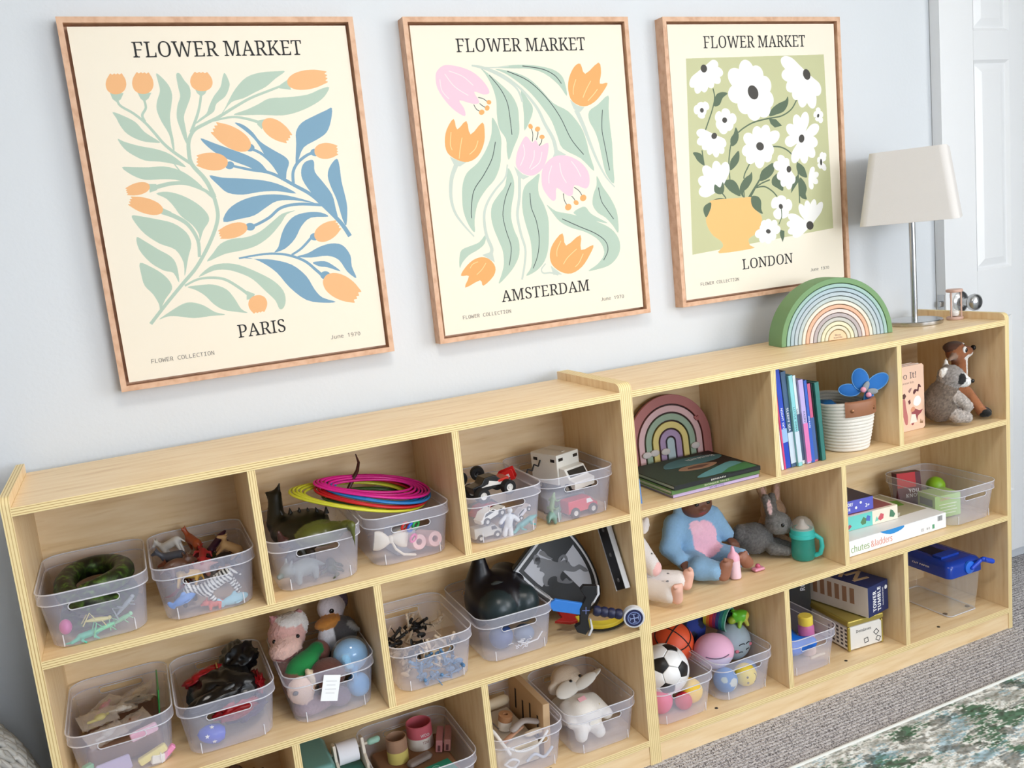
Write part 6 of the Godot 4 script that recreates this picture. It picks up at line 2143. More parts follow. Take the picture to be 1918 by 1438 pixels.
	var row := [["thin yellow picture book leaning first in the row", 0.008, 0.150, rgb(232, 214, 120), ""], ["white picture book with red lettering, second in the leaning row", 0.010, 0.222, rgb(240, 234, 232), "STORIES"], ["magenta picture book third in the leaning row", 0.006, 0.232, rgb(214, 70, 120), ""], ["royal blue picture book, tallest of the leaning row", 0.017, 0.256, rgb(34, 70, 186), "NIGHT SKY"], ["slate blue picture book after the royal blue one", 0.017, 0.246, rgb(66, 96, 128), "SLEEPY SEA"], ["aqua picture book in the leaning row", 0.014, 0.234, rgb(138, 208, 212), "LITTLE WHALE"], ["white picture book with black lettering in the leaning row", 0.016, 0.230, rgb(222, 232, 232), "SNOW BEARS"], ["lilac picture book with a pink figure in the leaning row", 0.015, 0.218, rgb(190, 172, 220), "FAIRY DAY"], ["bright blue picture book in the leaning row", 0.011, 0.214, rgb(54, 96, 190), "OCEAN"], ["pink speckled picture book near the basket", 0.012, 0.203, rgb(206, 96, 132), ""], ["black and teal picture book near the basket", 0.006, 0.202, rgb(40, 52, 54), ""], ["dark teal picture book last in the leaning row", 0.014, 0.204, rgb(52, 120, 112), ""]]
	for i in row.size():
		var e: Array = row[i]
		o = book(e[0], Vector3(x + e[1] * 0.5, ROW1 + 0.0006 + e[1] * 0.05, 0.166 + 0.003 * (i % 3)), Vector3(0, 0, 5.0 - 0.12 * i), Vector3(e[1] - 0.0006, e[2], 0.19 + 0.006 * (i % 2)), e[3], e[4], rgb(250, 250, 250) if e[3].get_luminance() < 0.45 else rgb(70, 84, 110), "leaning picture books")
		var dz := 0.095 + 0.003 * (i % 2)
		if i == 5 or i == 4:
			stripe(o, "spine_band", Vector3(0, 0.05, dz + 0.0004), Vector3(e[1] - 0.0008, 0.08, 0.0012), rgb(200, 214, 226))
		if i == 3:
			stripe(o, "spine_band", Vector3(0, 0.085, dz + 0.0004), Vector3(e[1] - 0.0008, 0.035, 0.0012), rgb(150, 186, 226))
		if i == 6:
			stripe(o, "spine_band", Vector3(0, 0.07, dz + 0.0004), Vector3(e[1] - 0.0008, 0.12, 0.0012), rgb(70, 84, 110))
		if i == 7:
			stripe(o, "spine_band", Vector3(0, 0.055, dz + 0.0004), Vector3(e[1] - 0.0008, 0.10, 0.0012), rgb(222, 120, 178))
		if i == 9:
			stripe(o, "spine_band", Vector3(0, 0.06, dz + 0.0004), Vector3(e[1] - 0.0008, 0.11, 0.0012), rgb(64, 96, 150))
		x += e[1] + 0.0004
	# rope basket
	o = thing("rope_basket", "cream cotton rope basket with a brown leather handle", "basket", Vector3(1.934, ROW1 + 0.0008, 0.184), Vector3(0, -8, 0))
	var coil := 15
	for i in coil:
		var t := i / float(coil - 1)
		var hx := lerpf(0.056, 0.066, sin(t * 1.5))
		var hz := lerpf(0.080, 0.094, sin(t * 1.5))
		var ring := []
		for q in round_rect(hx, hz, 0.055, 0.0052 + i * 0.0088, 7):
			var dip := 0.012 * t * t * t * (1.0 - absf(q.z) / hz)
			ring.append(q - Vector3(0, dip, 0))
		g = Geo.new()
		g.tube(ring, 0.0053, 8, false, true)
		part(o, "rope_coil", g, M.rope)
	g = Geo.new()
	var fl := round_rect(0.056, 0.08, 0.05, 0.004, 7)
	for q in range(1, fl.size() - 1):
		g.tri(fl[0], fl[q], fl[q + 1], Vector3.UP, Vector3.UP, Vector3.UP)
	part(o, "base", g, M.rope)
	g = Geo.new()
	var bent := []
	for e in [[0.0042, 0.095], [0.0068, 0.096], [0.0072, 0.114], [0.0072, 0.128], [0.004, 0.1345], [-0.003, 0.1345]]:
		var line := PackedVector3Array()
		for q in round_rect(0.066 + e[0], 0.094 + e[0], 0.055 + e[0], e[1], 14):
			if q.z > 0.066 and q.x > -0.046:
				line.append(q)
		bent.append(line)
	g.grid(bent)
	var hd := part(o, "leather_handle", g, plain(rgb(150, 98, 66), 0.5))
	for s in [-1.0, 1.0]:
		g = Geo.new()
		g.at(Vector3(0.006 + s * 0.034, 0.112, 0.0935 + 0.0045 * (1.0 - s) * 0.5), Vector3(90, 0, 0) + Vector3(0, 34 if s > 0 else -20, 0))
		g.lathe([Vector2(0.0052, 0), Vector2(0.0048, 0.0018), Vector2(0.002, 0.003), Vector2(0, 0.0032)], 14)
		part(hd, "rivet", g, mat("bronze", rgb(150, 104, 74), 0.35, 0.8))
	single("blue_pouch", "blue quilted pouch inside the rope basket", "pouch", crumple(Vector3.ZERO, Vector3(0.042, 0.052, 0.06), Vector3.ZERO, 18, 0.12), plain(rgb(36, 116, 186), 0.7), Vector3(1.915, 0.692, 0.165))
	# butterfly wand in the basket
	o = thing("butterfly_toy", "blue felt butterfly on a stick poking out of the basket", "toy butterfly", Vector3(1.972, 0.770, 0.240), Vector3(0, -30, 4))
	for e in [[Vector3(-0.006, 0.030, 0), Vector3(0.021, 0.030, 0.003), 8.0], [Vector3(0.036, 0.018, 0.001), Vector3(0.030, 0.019, 0.003), 28.0], [Vector3(-0.036, 0.006, -0.002), Vector3(0.028, 0.016, 0.003), -14.0], [Vector3(0.010, -0.020, 0.0), Vector3(0.012, 0.020, 0.003), -8.0]]:
		g = Geo.new()
		g.at(e[0], Vector3(0, 0, e[2]))
		g.ball(Vector3.ZERO, e[1], 18)
		var wing := part(o, "wing", g, plain(rgb(46, 122, 204), 0.8))
		g = Geo.new()
		g.at(e[0], Vector3(0, 0, e[2]))
		var edge := []
		for k in 26:
			edge.append(Vector3(cos(TAU * k / 26.0) * e[1].x, sin(TAU * k / 26.0) * e[1].y, 0))
		g.tube(edge, 0.0014, 6, false, true)
		part(wing, "trim", g, plain(rgb(110, 170, 224), 0.6))
	for e in [[Vector3(0.004, 0.010, 0.006), Vector3(0.008, 0.016, 0.003), -30.0], [Vector3(0.020, -0.004, 0.006), Vector3(0.014, 0.008, 0.003), -10.0]]:
		g = Geo.new()
		g.at(e[0], Vector3(0, 0, e[2]))
		g.ball(Vector3.ZERO, e[1], 14)
		part(o, "small_wing", g, plain(rgb(150, 156, 160), 0.7))
	for e in [Vector3(-0.004, 0.004, 0.009), Vector3(0.008, -0.012, 0.009)]:
		part(o, "pink_bead", pill(Color.WHITE, e, Vector3(0.0075, 0.0075, 0.005), 14), plain(rgb(236, 158, 178), 0.5))
	g = Geo.new()
	g.tube([Vector3(0, -0.018, -0.006), Vector3(-0.02, -0.09, -0.05)], 0.002, 6)
	part(o, "stick", g, plain(rgb(60, 110, 120), 0.5))
	# board book
	o = thing("board_book", "peach board book titled Do It! with music notes and dancing children", "book", Vector3(2.155, ROW1 + 0.0006, 0.205), Vector3(0, 0, 0))
	for i in 4:
		g = Geo.new()
		g.at(Vector3(-0.006 * i, 0.001 * i, -0.006 * i))
		var out := PackedVector2Array([Vector2(-0.066, 0), Vector2(0.060, 0), Vector2(0.066, 0.006), Vector2(0.066, 0.176), Vector2(0.060, 0.182), Vector2(-0.066, 0.182)])
		g.slab(out, 0.0045, 0.0005)
		part(o, "board_page", g, plain([rgb(236, 198, 172), rgb(246, 232, 222), rgb(226, 190, 170), rgb(244, 226, 214)][i], 0.5))
	words(o, "title", "Do It!", "Droid Sans", 0.017, plain(rgb(110, 92, 88), 0.6), Vector3(0.004, 0.146, 0.0046), Vector3.ZERO, 0.066)
	words(o, "subtitle", "Groove Kids", "Droid Sans", 0.006, plain(rgb(170, 140, 128), 0.6), Vector3(0.006, 0.132, 0.0046))
	for e in [["note", [28, 100, 36, 108, 44, 106, 46, 118, 54, 116, 50, 124, 44, 126, 40, 112, 30, 114, 24, 106], rgb(86, 34, 40)], ["badge", [24, 78, 32, 92, 44, 94, 52, 84, 50, 72, 38, 66, 27, 70], rgb(240, 238, 232)], ["dancer", [16, 50, 24, 60, 34, 58, 46, 52, 58, 54, 50, 44, 40, 38, 36, 24, 26, 22, 20, 14, 14, 20, 20, 34], rgb(150, 72, 76)], ["dress", [16, 46, 30, 44, 36, 22, 8, 20], rgb(240, 226, 212)], ["head", [14, 60, 20, 66, 28, 64, 28, 56, 20, 52, 14, 54], rgb(212, 150, 116)], ["child", [-14, 92, -6, 88, -4, 70, 2, 40, 0, 20, -8, 22, -16, 48, -24, 70], rgb(188, 112, 108)], ["hair", [-16, 104, -8, 108, -2, 100, -8, 92, -16, 94], rgb(84, 46, 40)], ["small_note", [6, 112, 12, 118, 20, 120, 16, 112, 10, 106], rgb(150, 110, 104)], ["ball", [4, 84, 12, 88, 14, 78, 8, 74], rgb(96, 40, 40)], ["grass", [46, 16, 50, 28, 54, 18, 58, 24, 58, 14], rgb(150, 110, 76)]]:
		patch(o, e[0], e[1], 0.0045 + (0.0003 if e[0] in ["dress", "head"] else 0.0), e[2])
	# raccoon
	var gr := rgb(112, 98, 86)
	var lg := rgb(176, 166, 158)
	var wh := rgb(238, 234, 228)
	o = thing("plush_raccoon", "grey plush raccoon with a black eye mask sitting on the shelf", "plush toy", Vector3(2.280, ROW1 + 0.008, 0.228), Vector3(0, -14, 0))
	g = body([["e", Vector3(-0.012, 0.052, -0.010), Vector3(0.048, 0.050, 0.046), Vector3.ZERO, gr], ["e", Vector3(-0.006, 0.088, 0.0), Vector3(0.036, 0.032, 0.036), Vector3.ZERO, gr], ["e", Vector3(0.012, 0.128, 0.008), Vector3(0.034, 0.032, 0.036), Vector3(0, 0, -10), rgb(150, 144, 140)], ["e", Vector3(0.040, 0.114, 0.022), Vector3(0.022, 0.017, 0.018), Vector3(0, 20, -12), wh], ["e", Vector3(0.022, 0.132, 0.030), Vector3(0.018, 0.010, 0.014), Vector3(0, 0, -20), wh],
		["e", Vector3(-0.014, 0.143, 0.016), Vector3(0.013, 0.015, 0.008), Vector3(0, 0, 20), wh], ["c", Vector3(0.014, 0.158, -0.016), Vector3(0.016, 0.170, -0.018), 0.007, 0.004, wh], ["c", Vector3(0.016, 0.072, 0.030), Vector3(0.042, 0.046, 0.036), 0.017, 0.014, lg], ["c", Vector3(0.022, 0.074, -0.014), Vector3(0.052, 0.054, -0.004), 0.015, 0.012, lg], ["c", Vector3(0.012, 0.020, 0.030), Vector3(0.036, 0.015, 0.038), 0.019, 0.0145, lg], ["c", Vector3(0.030, 0.018, -0.016), Vector3(0.056, 0.015, -0.004), 0.018, 0.0145, lg],
		["p", Vector3(0.021, 0.124, 0.044), Vector3(0.013, 0.017, 0.018), rgb(20, 18, 18)], ["p", Vector3(0.045, 0.126, 0.0), Vector3(0.010, 0.012, 0.012), rgb(20, 18, 18)]], 0.010, 0.0034, 0.0045, 0.75)
	part(o, "body", g, M.fur)
	part(o, "nose", pill(Color.WHITE, Vector3(0.061, 0.113, 0.030), Vector3(0.0065, 0.006, 0.006), 12), plain(rgb(20, 18, 18), 0.25))
	for q in [Vector3(0.026, 0.130, 0.041), Vector3(0.040, 0.130, 0.018)]:
		part(o, "eye", pill(Color.WHITE, q, Vector3.ONE * 0.0042, 10), plain(rgb(60, 50, 50), 0.1))
	# deer
	var br := rgb(150, 92, 56)
	var db := rgb(86, 54, 38)
	o = thing("plush_deer", "brown plush deer with a white throat sitting behind the raccoon", "plush toy", Vector3(2.358, ROW1 + 0.009, 0.196), Vector3(0, 4, 0))
	g = body([["e", Vector3(-0.002, 0.056, -0.012), Vector3(0.036, 0.048, 0.042), Vector3.ZERO, br], ["c", Vector3(0.006, 0.085, 0.0), Vector3(0.012, 0.155, 0.006), 0.028, 0.020, br], ["e", Vector3(0.000, 0.182, 0.004), Vector3(0.030, 0.026, 0.026), Vector3(0, 0, 8), br], ["e", Vector3(0.030, 0.180, 0.016), Vector3(0.024, 0.015, 0.016), Vector3(0, 25, 6), br], ["e", Vector3(-0.008, 0.200, -0.002), Vector3(0.030, 0.013, 0.022), Vector3(0, 0, 6), db],
		["c", Vector3(-0.022, 0.176, 0.014), Vector3(-0.052, 0.170, 0.020), 0.009, 0.0045, rgb(150, 122, 104)], ["c", Vector3(0.012, 0.066, 0.028), Vector3(0.024, 0.014, 0.062), 0.015, 0.012, rgb(164, 104, 66)], ["c", Vector3(0.028, 0.066, 0.016), Vector3(0.044, 0.014, 0.048), 0.014, 0.012, br], ["e", Vector3(0.026, 0.010, 0.070), Vector3(0.013, 0.011, 0.019), Vector3.ZERO, rgb(20, 18, 18)], ["e", Vector3(0.046, 0.010, 0.058), Vector3(0.012, 0.011, 0.018), Vector3.ZERO, rgb(20, 18, 18)],
		["p", Vector3(0.036, 0.166, 0.030), Vector3(0.030, 0.012, 0.022), wh], ["p", Vector3(0.026, 0.138, 0.026), Vector3(0.016, 0.032, 0.022), wh]], 0.010, 0.0036, 0.0012, 0.18)
	part(o, "body", g, M.fur)
	part(o, "nose", pill(Color.WHITE, Vector3(0.051, 0.189, 0.021), Vector3(0.0065, 0.008, 0.0075), 12), plain(rgb(18, 16, 16), 0.35))
	for q in [Vector3(0.004, 0.190, 0.028), Vector3(0.028, 0.196, 0.004)]:
		var w := part(o, "eye_white", pill(Color.WHITE, q, Vector3(0.009, 0.010, 0.005), 14), plain(wh, 0.5))
		part(w, "eye", pill(Color.WHITE, q + Vector3(0.0015, -0.001, 0.003), Vector3(0.0058, 0.0065, 0.0038), 12), plain(rgb(18, 14, 12), 0.1))

func right_row_two():
	var g: Geo
	var o: Node3D
	var y := ROW2 + 0.001
	# doll in the blue suit
	var bl := rgb(136, 176, 210)
	var skin := rgb(112, 72, 54)
	o = thing("baby_doll", "baby doll in a pale blue hooded suit with a pink belly, sitting barefoot", "doll", Vector3(1.527, y + 0.006, 0.088), Vector3(0, -2, 0))
	o.scale = Vector3(1.24, 1.06, 1.0)
	g = body([["e", Vector3(0.0, 0.075, -0.018), Vector3(0.055, 0.072, 0.042), Vector3(-8, 0, 0), bl], ["c", Vector3(-0.045, 0.120, -0.02), Vector3(-0.074, 0.072, 0.006), 0.024, 0.019, bl], ["c", Vector3(-0.074, 0.072, 0.006), Vector3(-0.066, 0.050, 0.036), 0.020, 0.017, bl], ["c", Vector3(0.045, 0.120, -0.02), Vector3(0.072, 0.066, -0.004), 0.024, 0.019, bl], ["c", Vector3(-0.026, 0.030, 0.0), Vector3(-0.036, 0.028, 0.075), 0.031, 0.026, bl], ["c", Vector3(-0.036, 0.028, 0.075), Vector3(-0.016, 0.026, 0.106), 0.026, 0.023, bl], ["c", Vector3(0.028, 0.030, 0.0), Vector3(0.060, 0.027, 0.070), 0.030, 0.024, bl],
		["e", Vector3(0.004, 0.160, -0.026), Vector3(0.046, 0.034, 0.034), Vector3.ZERO, rgb(150, 186, 214)], ["p", Vector3(0.012, 0.080, 0.026), Vector3(0.036, 0.050, 0.030), rgb(240, 186, 206)], ["p", Vector3(-0.010, 0.112, 0.020), Vector3(0.016, 0.018, 0.02), rgb(244, 194, 212)]], 0.012, 0.004, 0.0028, 0.10)
	part(o, "suit", g, M.fur)
	g = body([["e", Vector3(0.004, 0.162, -0.006), Vector3(0.036, 0.034, 0.036), Vector3.ZERO, skin], ["e", Vector3(0.004, 0.158, 0.030), Vector3(0.008, 0.007, 0.007), Vector3.ZERO, skin], ["p", Vector3(0.004, 0.144, 0.028), Vector3(0.010, 0.004, 0.012), rgb(150, 64, 60)]], 0.006, 0.003)
	part(o, "head", g, M.skin)
	for s in [-1.0, 1.0]:
		part(o, "eye", pill(Color.WHITE, Vector3(0.004 + s * 0.014, 0.170, 0.027), Vector3(0.005, 0.004, 0.003), 10), plain(rgb(24, 18, 16), 0.15))
	var hand := body(limb_hand(skin), 0.004, 0.0018)
	part(o, "hand", hand, M.skin, Vector3(-0.060, 0.040, 0.052), Vector3(40, 0, 20))
	part(o, "hand", hand, M.skin, Vector3(0.076, 0.052, 0.016), Vector3(30, 0, -20))
	var foot := body(limb_foot(rgb(150, 100, 78)), 0.0025, 0.0018)
	part(o, "foot", foot, M.skin, Vector3(-0.006, 0.0265, 0.120), Vector3(0, 24, -8))
	part(o, "foot", foot, M.skin, Vector3(0.064, 0.0255, 0.090), Vector3(0, 10, 40))
	# pink toy bottle between the doll's legs
	o = thing("toy_bottle", "small pink toy milk bottle between the doll's legs", "bottle", Vector3(1.560, y + 0.0015, 0.196), Vector3(-5, 0, 0))
	o.scale = Vector3(0.85, 1.05, 0.85)
	g = Geo.new()
	g.lathe([Vector2(0, 0), Vector2(0.016, 0), Vector2(0.0175, 0.004), Vector2(0.0175, 0.042), Vector2(0.015, 0.046)], 20)
	part(o, "bottle", g, plain(rgb(242, 206, 216), 0.3))
	g = Geo.new()
	g.lathe([Vector2(0.018, 0.044), Vector2(0.018, 0.054), Vector2(0.014, 0.060), Vector2(0.007, 0.066), Vector2(0.0045, 0.078), Vector2(0, 0.081)], 20)
	part(o, "teat", g, plain(rgb(246, 178, 198), 0.4))
	# second doll, cut by the side panel
	o = thing("baby_doll", "doll in a white printed suit slumped at the side panel", "doll", Vector3(1.305, y + 0.006, 0.140), Vector3(0, 16, 0))
	var ww := rgb(232, 224, 220)
	g = body([["e", Vector3(0, 0.085, -0.02), Vector3(0.046, 0.066, 0.040), Vector3.ZERO, ww], ["c", Vector3(0.006, 0.130, 0.0), Vector3(0.012, 0.075, 0.045), 0.024, 0.020, ww], ["c", Vector3(0.022, 0.030, 0.0), Vector3(0.070, 0.030, 0.070), 0.028, 0.024, ww], ["c", Vector3(-0.014, 0.028, 0.02), Vector3(-0.004, 0.030, 0.104), 0.027, 0.024, ww], ["e", Vector3(0.0, 0.180, -0.02), Vector3(0.040, 0.038, 0.038), Vector3.ZERO, ww], ["e", Vector3(0.020, 0.178, 0.022), Vector3(0.012, 0.022, 0.008), Vector3(0, 0, -20), ww],
		["p", Vector3(0.016, 0.072, 0.062), Vector3(0.020, 0.020, 0.020), rgb(240, 190, 186)]], 0.010, 0.0042, 0.002)
	part(o, "suit", g, M.fur)
	g = body(limb_foot(rgb(226, 176, 156)), 0.004, 0.0022)
	part(o, "foot", g, M.skin, Vector3(0.080, 0.030, 0.088), Vector3(0, 30, -10))
	part(o, "foot", g, M.skin, Vector3(-0.002, 0.030, 0.124), Vector3(0, 0, 10))
	for q in [[Vector3(0.030, 0.040, 0.070), 20.0], [Vector3(0.014, 0.112, 0.040), 60.0], [Vector3(0.052, 0.052, 0.060), -30.0], [Vector3(-0.002, 0.052, 0.082), 10.0]]:
		g = Geo.new()
		g.ball(Vector3.ZERO, Vector3(0.008, 0.0012, 0.003), 10)
		part(o, "leaf_print", g, plain(rgb(120, 116, 116), 0.8), q[0], Vector3(30, q[1], 0))
	# pacifier
	o = thing("toy_pacifier", "pink glittery toy pacifier beside the doll's foot", "pacifier", Vector3(1.636, y, 0.190))
	g = Geo.new()
	g.box(Vector3(0, 0.005, 0), Vector3(0.034, 0.009, 0.022), 0.004)
	part(o, "shield", g, plain(rgb(222, 150, 170), 0.3))
	g = Geo.new()
	g.ball(Vector3(0, 0.013, 0), Vector3(0.007, 0.006, 0.007), 12)
	part(o, "knob", g, plain(rgb(196, 90, 120), 0.3))
	# bunnies
	var bu := rgb(104, 102, 100)
	o = thing("plush_bunny", "grey plush bunny crouching with upright pink lined ears", "plush toy", Vector3(1.722, y + 0.006, 0.120), Vector3(0, -24, 0))
	g = body([["e", Vector3(-0.030, 0.042, -0.01), Vector3(0.052, 0.042, 0.040), Vector3.ZERO, bu], ["e", Vector3(-0.062, 0.052, -0.012), Vector3(0.026, 0.030, 0.03), Vector3.ZERO, rgb(120, 118, 116)], ["e", Vector3(0.034, 0.084, 0.008), Vector3(0.034, 0.030, 0.032), Vector3(0, 0, -8), rgb(128, 126, 122)], ["e", Vector3(0.052, 0.074, 0.014), Vector3(0.020, 0.017, 0.02), Vector3.ZERO, rgb(140, 138, 134)], ["c", Vector3(0.018, 0.104, 0.010), Vector3(0.004, 0.158, 0.008), 0.014, 0.010, rgb(110, 104, 98)], ["c", Vector3(0.026, 0.106, -0.010), Vector3(0.026, 0.155, -0.012), 0.013, 0.009, rgb(110, 104, 98)], ["c", Vector3(0.010, 0.020, 0.022), Vector3(0.046, 0.013, 0.034), 0.017, 0.012, rgb(112, 110, 106)], ["c", Vector3(0.030, 0.020, -0.012), Vector3(0.062, 0.013, 0.0), 0.016, 0.012, rgb(112, 110, 106)],
		["p", Vector3(0.011, 0.136, 0.026), Vector3(0.0075, 0.026, 0.012), rgb(226, 190, 186)]], 0.009, 0.0034, 0.004, 0.6)
	part(o, "body", g, M.fur)
	part(o, "eye", pill(Color.WHITE, Vector3(0.037, 0.088, 0.0395), Vector3(0.0048, 0.0055, 0.003), 12), plain(rgb(14, 12, 12), 0.1))
	part(o, "eye", pill(Color.WHITE, Vector3(0.062, 0.087, 0.004), Vector3(0.003, 0.0055, 0.0048), 12), plain(rgb(14, 12, 12), 0.1))
	o = thing("plush_bunny", "beige plush bunny half hidden behind the grey bunny", "plush toy", Vector3(1.784, y + 0.006, 0.072), Vector3(0, -20, 0))
	var be := rgb(176, 142, 112)
	g = body([["e", Vector3(0, 0.046, 0), Vector3(0.038, 0.046, 0.034), Vector3.ZERO, be], ["e", Vector3(0.004, 0.096, 0.006), Vector3(0.034, 0.032, 0.032), Vector3.ZERO, be], ["c", Vector3(-0.012, 0.120, 0.002), Vector3(-0.028, 0.166, 0.0), 0.013, 0.011, be], ["c", Vector3(0.014, 0.122, 0.0), Vector3(0.020, 0.170, -0.002), 0.013, 0.011, be], ["c", Vector3(0.012, 0.024, 0.024), Vector3(0.026, 0.016, 0.044), 0.015, 0.012, rgb(206, 178, 148)], ["p", Vector3(-0.021, 0.148, 0.016), Vector3(0.008, 0.024, 0.012), rgb(206, 166, 150)], ["p", Vector3(0.017, 0.150, 0.014), Vector3(0.007, 0.024, 0.012), rgb(206, 166, 150)]], 0.009, 0.0034, 0.002, 0.25)
	part(o, "body", g, M.fur)
	part(o, "eye", pill(Color.WHITE, Vector3(0.004, 0.100, 0.0365), Vector3(0.0055, 0.006, 0.003), 12), plain(rgb(14, 12, 12), 0.1))
	# sippy bottle
	o = thing("sippy_bottle", "turquoise baby bottle with a clear dome cap and side handles", "bottle", Vector3(1.781, y, 0.198), Vector3(0, -38, 0))
	var tq := plain(rgb(60, 190, 182), 0.35)
	g = Geo.new()
	g.lathe([Vector2(0, 0.001), Vector2(0.026, 0.001), Vector2(0.030, 0.006), Vector2(0.031, 0.020), Vector2(0.0295, 0.045), Vector2(0.030, 0.062)], 28)
	var tint := mat("tinted_plastic", Color(0.16, 0.66, 0.60, 0.55), 0.3)
	tint.transparency = BaseMaterial3D.TRANSPARENCY_ALPHA
	part(o, "bottle", g, tint)
	g = Geo.new()
	g.lathe([Vector2(0.0305, 0.060), Vector2(0.0335, 0.062), Vector2(0.0335, 0.070), Vector2(0.031, 0.072), Vector2(0.030, 0.084), Vector2(0.026, 0.086)], 28)
	part(o, "collar", g, tq)
	g = Geo.new()
	g.lathe([Vector2(0.030, 0.084), Vector2(0.0285, 0.094), Vector2(0.022, 0.106), Vector2(0.012, 0.114), Vector2(0, 0.117)], 28)
	var dome := mat("clear_cap", Color(0.85, 0.83, 0.80, 0.32), 0.3)
	dome.transparency = BaseMaterial3D.TRANSPARENCY_ALPHA
	part(o, "cap", g, dome)
	g = Geo.new()
	g.lathe([Vector2(0.018, 0.086), Vector2(0.012, 0.092), Vector2(0.007, 0.098), Vector2(0.005, 0.108), Vector2(0, 0.110)], 18)
	part(o, "teat", g, plain(rgb(206, 196, 186), 0.4))
	g = Geo.new()
	g.tube([Vector3(0.030, 0.068, 0.008), Vector3(0.045, 0.058, 0.012), Vector3(0.047, 0.038, 0.012), Vector3(0.042, 0.018, 0.010), Vector3(0.030, 0.012, 0.008)], 0.0062, 10)
	part(o, "handle", g, tq)
	# game boxes
	o = thing("game_box", "long white board game box reading chutes and ladders", "game box", Vector3(2.048, y, 0.150), Vector3(0, 0.5, 0))
	g = Geo.new()
	g.box(Vector3(0, 0.022, 0), Vector3(0.36, 0.043, 0.232), 0.0012)
	part(o, "box", g, plain(rgb(240, 240, 240), 0.5))
	words(o, "title", "chutes", "Droid Sans", 0.017, plain(rgb(150, 178, 120), 0.6), Vector3(-0.138, 0.010, 0.1162), Vector3(0, 0, 0), 0.064)
	words(o, "title", "&ladders", "Droid Sans", 0.017, plain(rgb(224, 150, 130), 0.6), Vector3(-0.062, 0.010, 0.1162), Vector3(0, 0, 0), 0.076)
	patch(o, "blue_swirl", [-66, 44, -30, 30, 10, 34, 20, 43, -20, 43.4, -50, 43.8], 0.1161, rgb(40, 140, 210))
	for i in 7:
		stripe(o, "bar_code", Vector3(0.148 + 0.0026 * i, 0.032, 0.1162), Vector3(0.0012, 0.014, 0.0004), rgb(70, 70, 70))
	words(o, "safety_mark", "CE", "Droid Sans", 0.007, M.grey_ink, Vector3(0.088, 0.010, 0.1162))
	words(o, "age_mark", "0-3", "Droid Sans", 0.006, M.grey_ink, Vector3(0.110, 0.010, 0.1162))
	stripe(o, "green_mark", Vector3(0.130, 0.014, 0.1162), Vector3(0.008, 0.012, 0.0004), rgb(90, 160, 120))
	for e in [["cover_field", [-170, -60, 170, -60, 170, 110, -170, 110], 0.0, rgb(176, 170, 140)], ["cover_bird", [20, -30, 60, -20, 90, -40, 70, -56, 30, -52], 0.0004, rgb(226, 226, 222)], ["cover_leaf", [90, 10, 150, 0, 164, 40, 120, 60, 80, 50], 0.0004, rgb(110, 160, 60)], ["cover_slide", [-20, -50, 20, -58, 40, -40, 0, -34], 0.0006, rgb(190, 60, 110)]]:
		var pz = patch(o, e[0], e[1], e[2], e[3])
		pz.rotation_degrees = Vector3(-90, 0, 0)
		pz.position = Vector3(0, 0.0437, 0.0)
	o = thing("game_box", "flat game box, turquoise and cream with toy pictures on its side", "game box", Vector3(2.002, y + 0.0443, 0.125), Vector3(0, -3, 0))
	g = Geo.new()
	g.box(Vector3(0, 0.020, 0), Vector3(0.20, 0.040, 0.18), 0.001)
	part(o, "box", g, plain(rgb(240, 230, 210), 0.5))
	stripe(o, "turquoise_side", Vector3(-0.044, 0.020, 0.0902), Vector3(0.110, 0.039, 0.0006), rgb(110, 206, 196))
	for e in [["red_plane", [-80, 10, -66, 18, -60, 12, -70, 4], rgb(170, 80, 90)], ["toy_hen", [-30, 16, -20, 30, -10, 24, -12, 10, -24, 8], rgb(90, 130, 90)], ["blue_bird", [-14, 18, -6, 32, 4, 28, 2, 14], rgb(80, 110, 190)], ["pink_dog", [30, 14, 40, 28, 50, 24, 48, 12, 38, 8], rgb(206, 90, 100)], ["green_duck", [70, 12, 74, 32, 82, 28, 90, 16, 84, 8], rgb(80, 130, 100)], ["teal_wave", [20, 8, 26, 22, 32, 10], rgb(120, 200, 180)]]:
		patch(o, e[0], e[1], 0.0905, e[2])
	stripe(o, "top_print", Vector3(0.0, 0.0402, 0.0), Vector3(0.18, 0.0006, 0.16), rgb(150, 80, 86))
	o = thing("game_box", "small violet blue game box reading MEMORY on top of the pile", "game box", Vector3(1.968, y + 0.0852, 0.130), Vector3(0, -4, 0))
	g = Geo.new()
	g.box(Vector3(0, 0.018, 0), Vector3(0.125, 0.036, 0.14), 0.001)
	part(o, "box", g, plain(rgb(92, 96, 196), 0.5))
	stripe(o, "dark_lid", Vector3(0, 0.0364, 0), Vector3(0.123, 0.0006, 0.138), rgb(54, 48, 70))
	words(o, "title", "MEMORY", "Droid Sans", 0.009, M.white_ink, Vector3(-0.026, 0.021, 0.0702), Vector3.ZERO, 0.04, 0.0003, true)
	words(o, "title", "COLOR", "Droid Sans", 0.008, M.white_ink, Vector3(-0.030, 0.008, 0.0702), Vector3.ZERO, 0.03, 0.0003, true)
	words(o, "age_mark", "3+", "Droid Sans", 0.010, M.white_ink, Vector3(0.042, 0.010, 0.0702), Vector3.ZERO, 0.0, 0.0003, true)
	for q in [Vector3(0.020, 0.026, 0.0702), Vector3(0.004, 0.014, 0.0702)]:
		part(o, "dot_mark", pill(Color.WHITE, q, Vector3(0.004, 0.004, 0.0003), 12), M.white_ink)
	# in the games bin
	o = thing("red_card_box", "red and dark card game box reading YOU KNOW upright in the bin", "game box", Vector3(2.268, y + 0.002, 0.100), Vector3(-6, -20, 0))
	g = Geo.new()
	g.box(Vector3(0, 0.058, 0), Vector3(0.074, 0.112, 0.030), 0.001)
	part(o, "box", g, plain(rgb(84, 20, 34), 0.45))
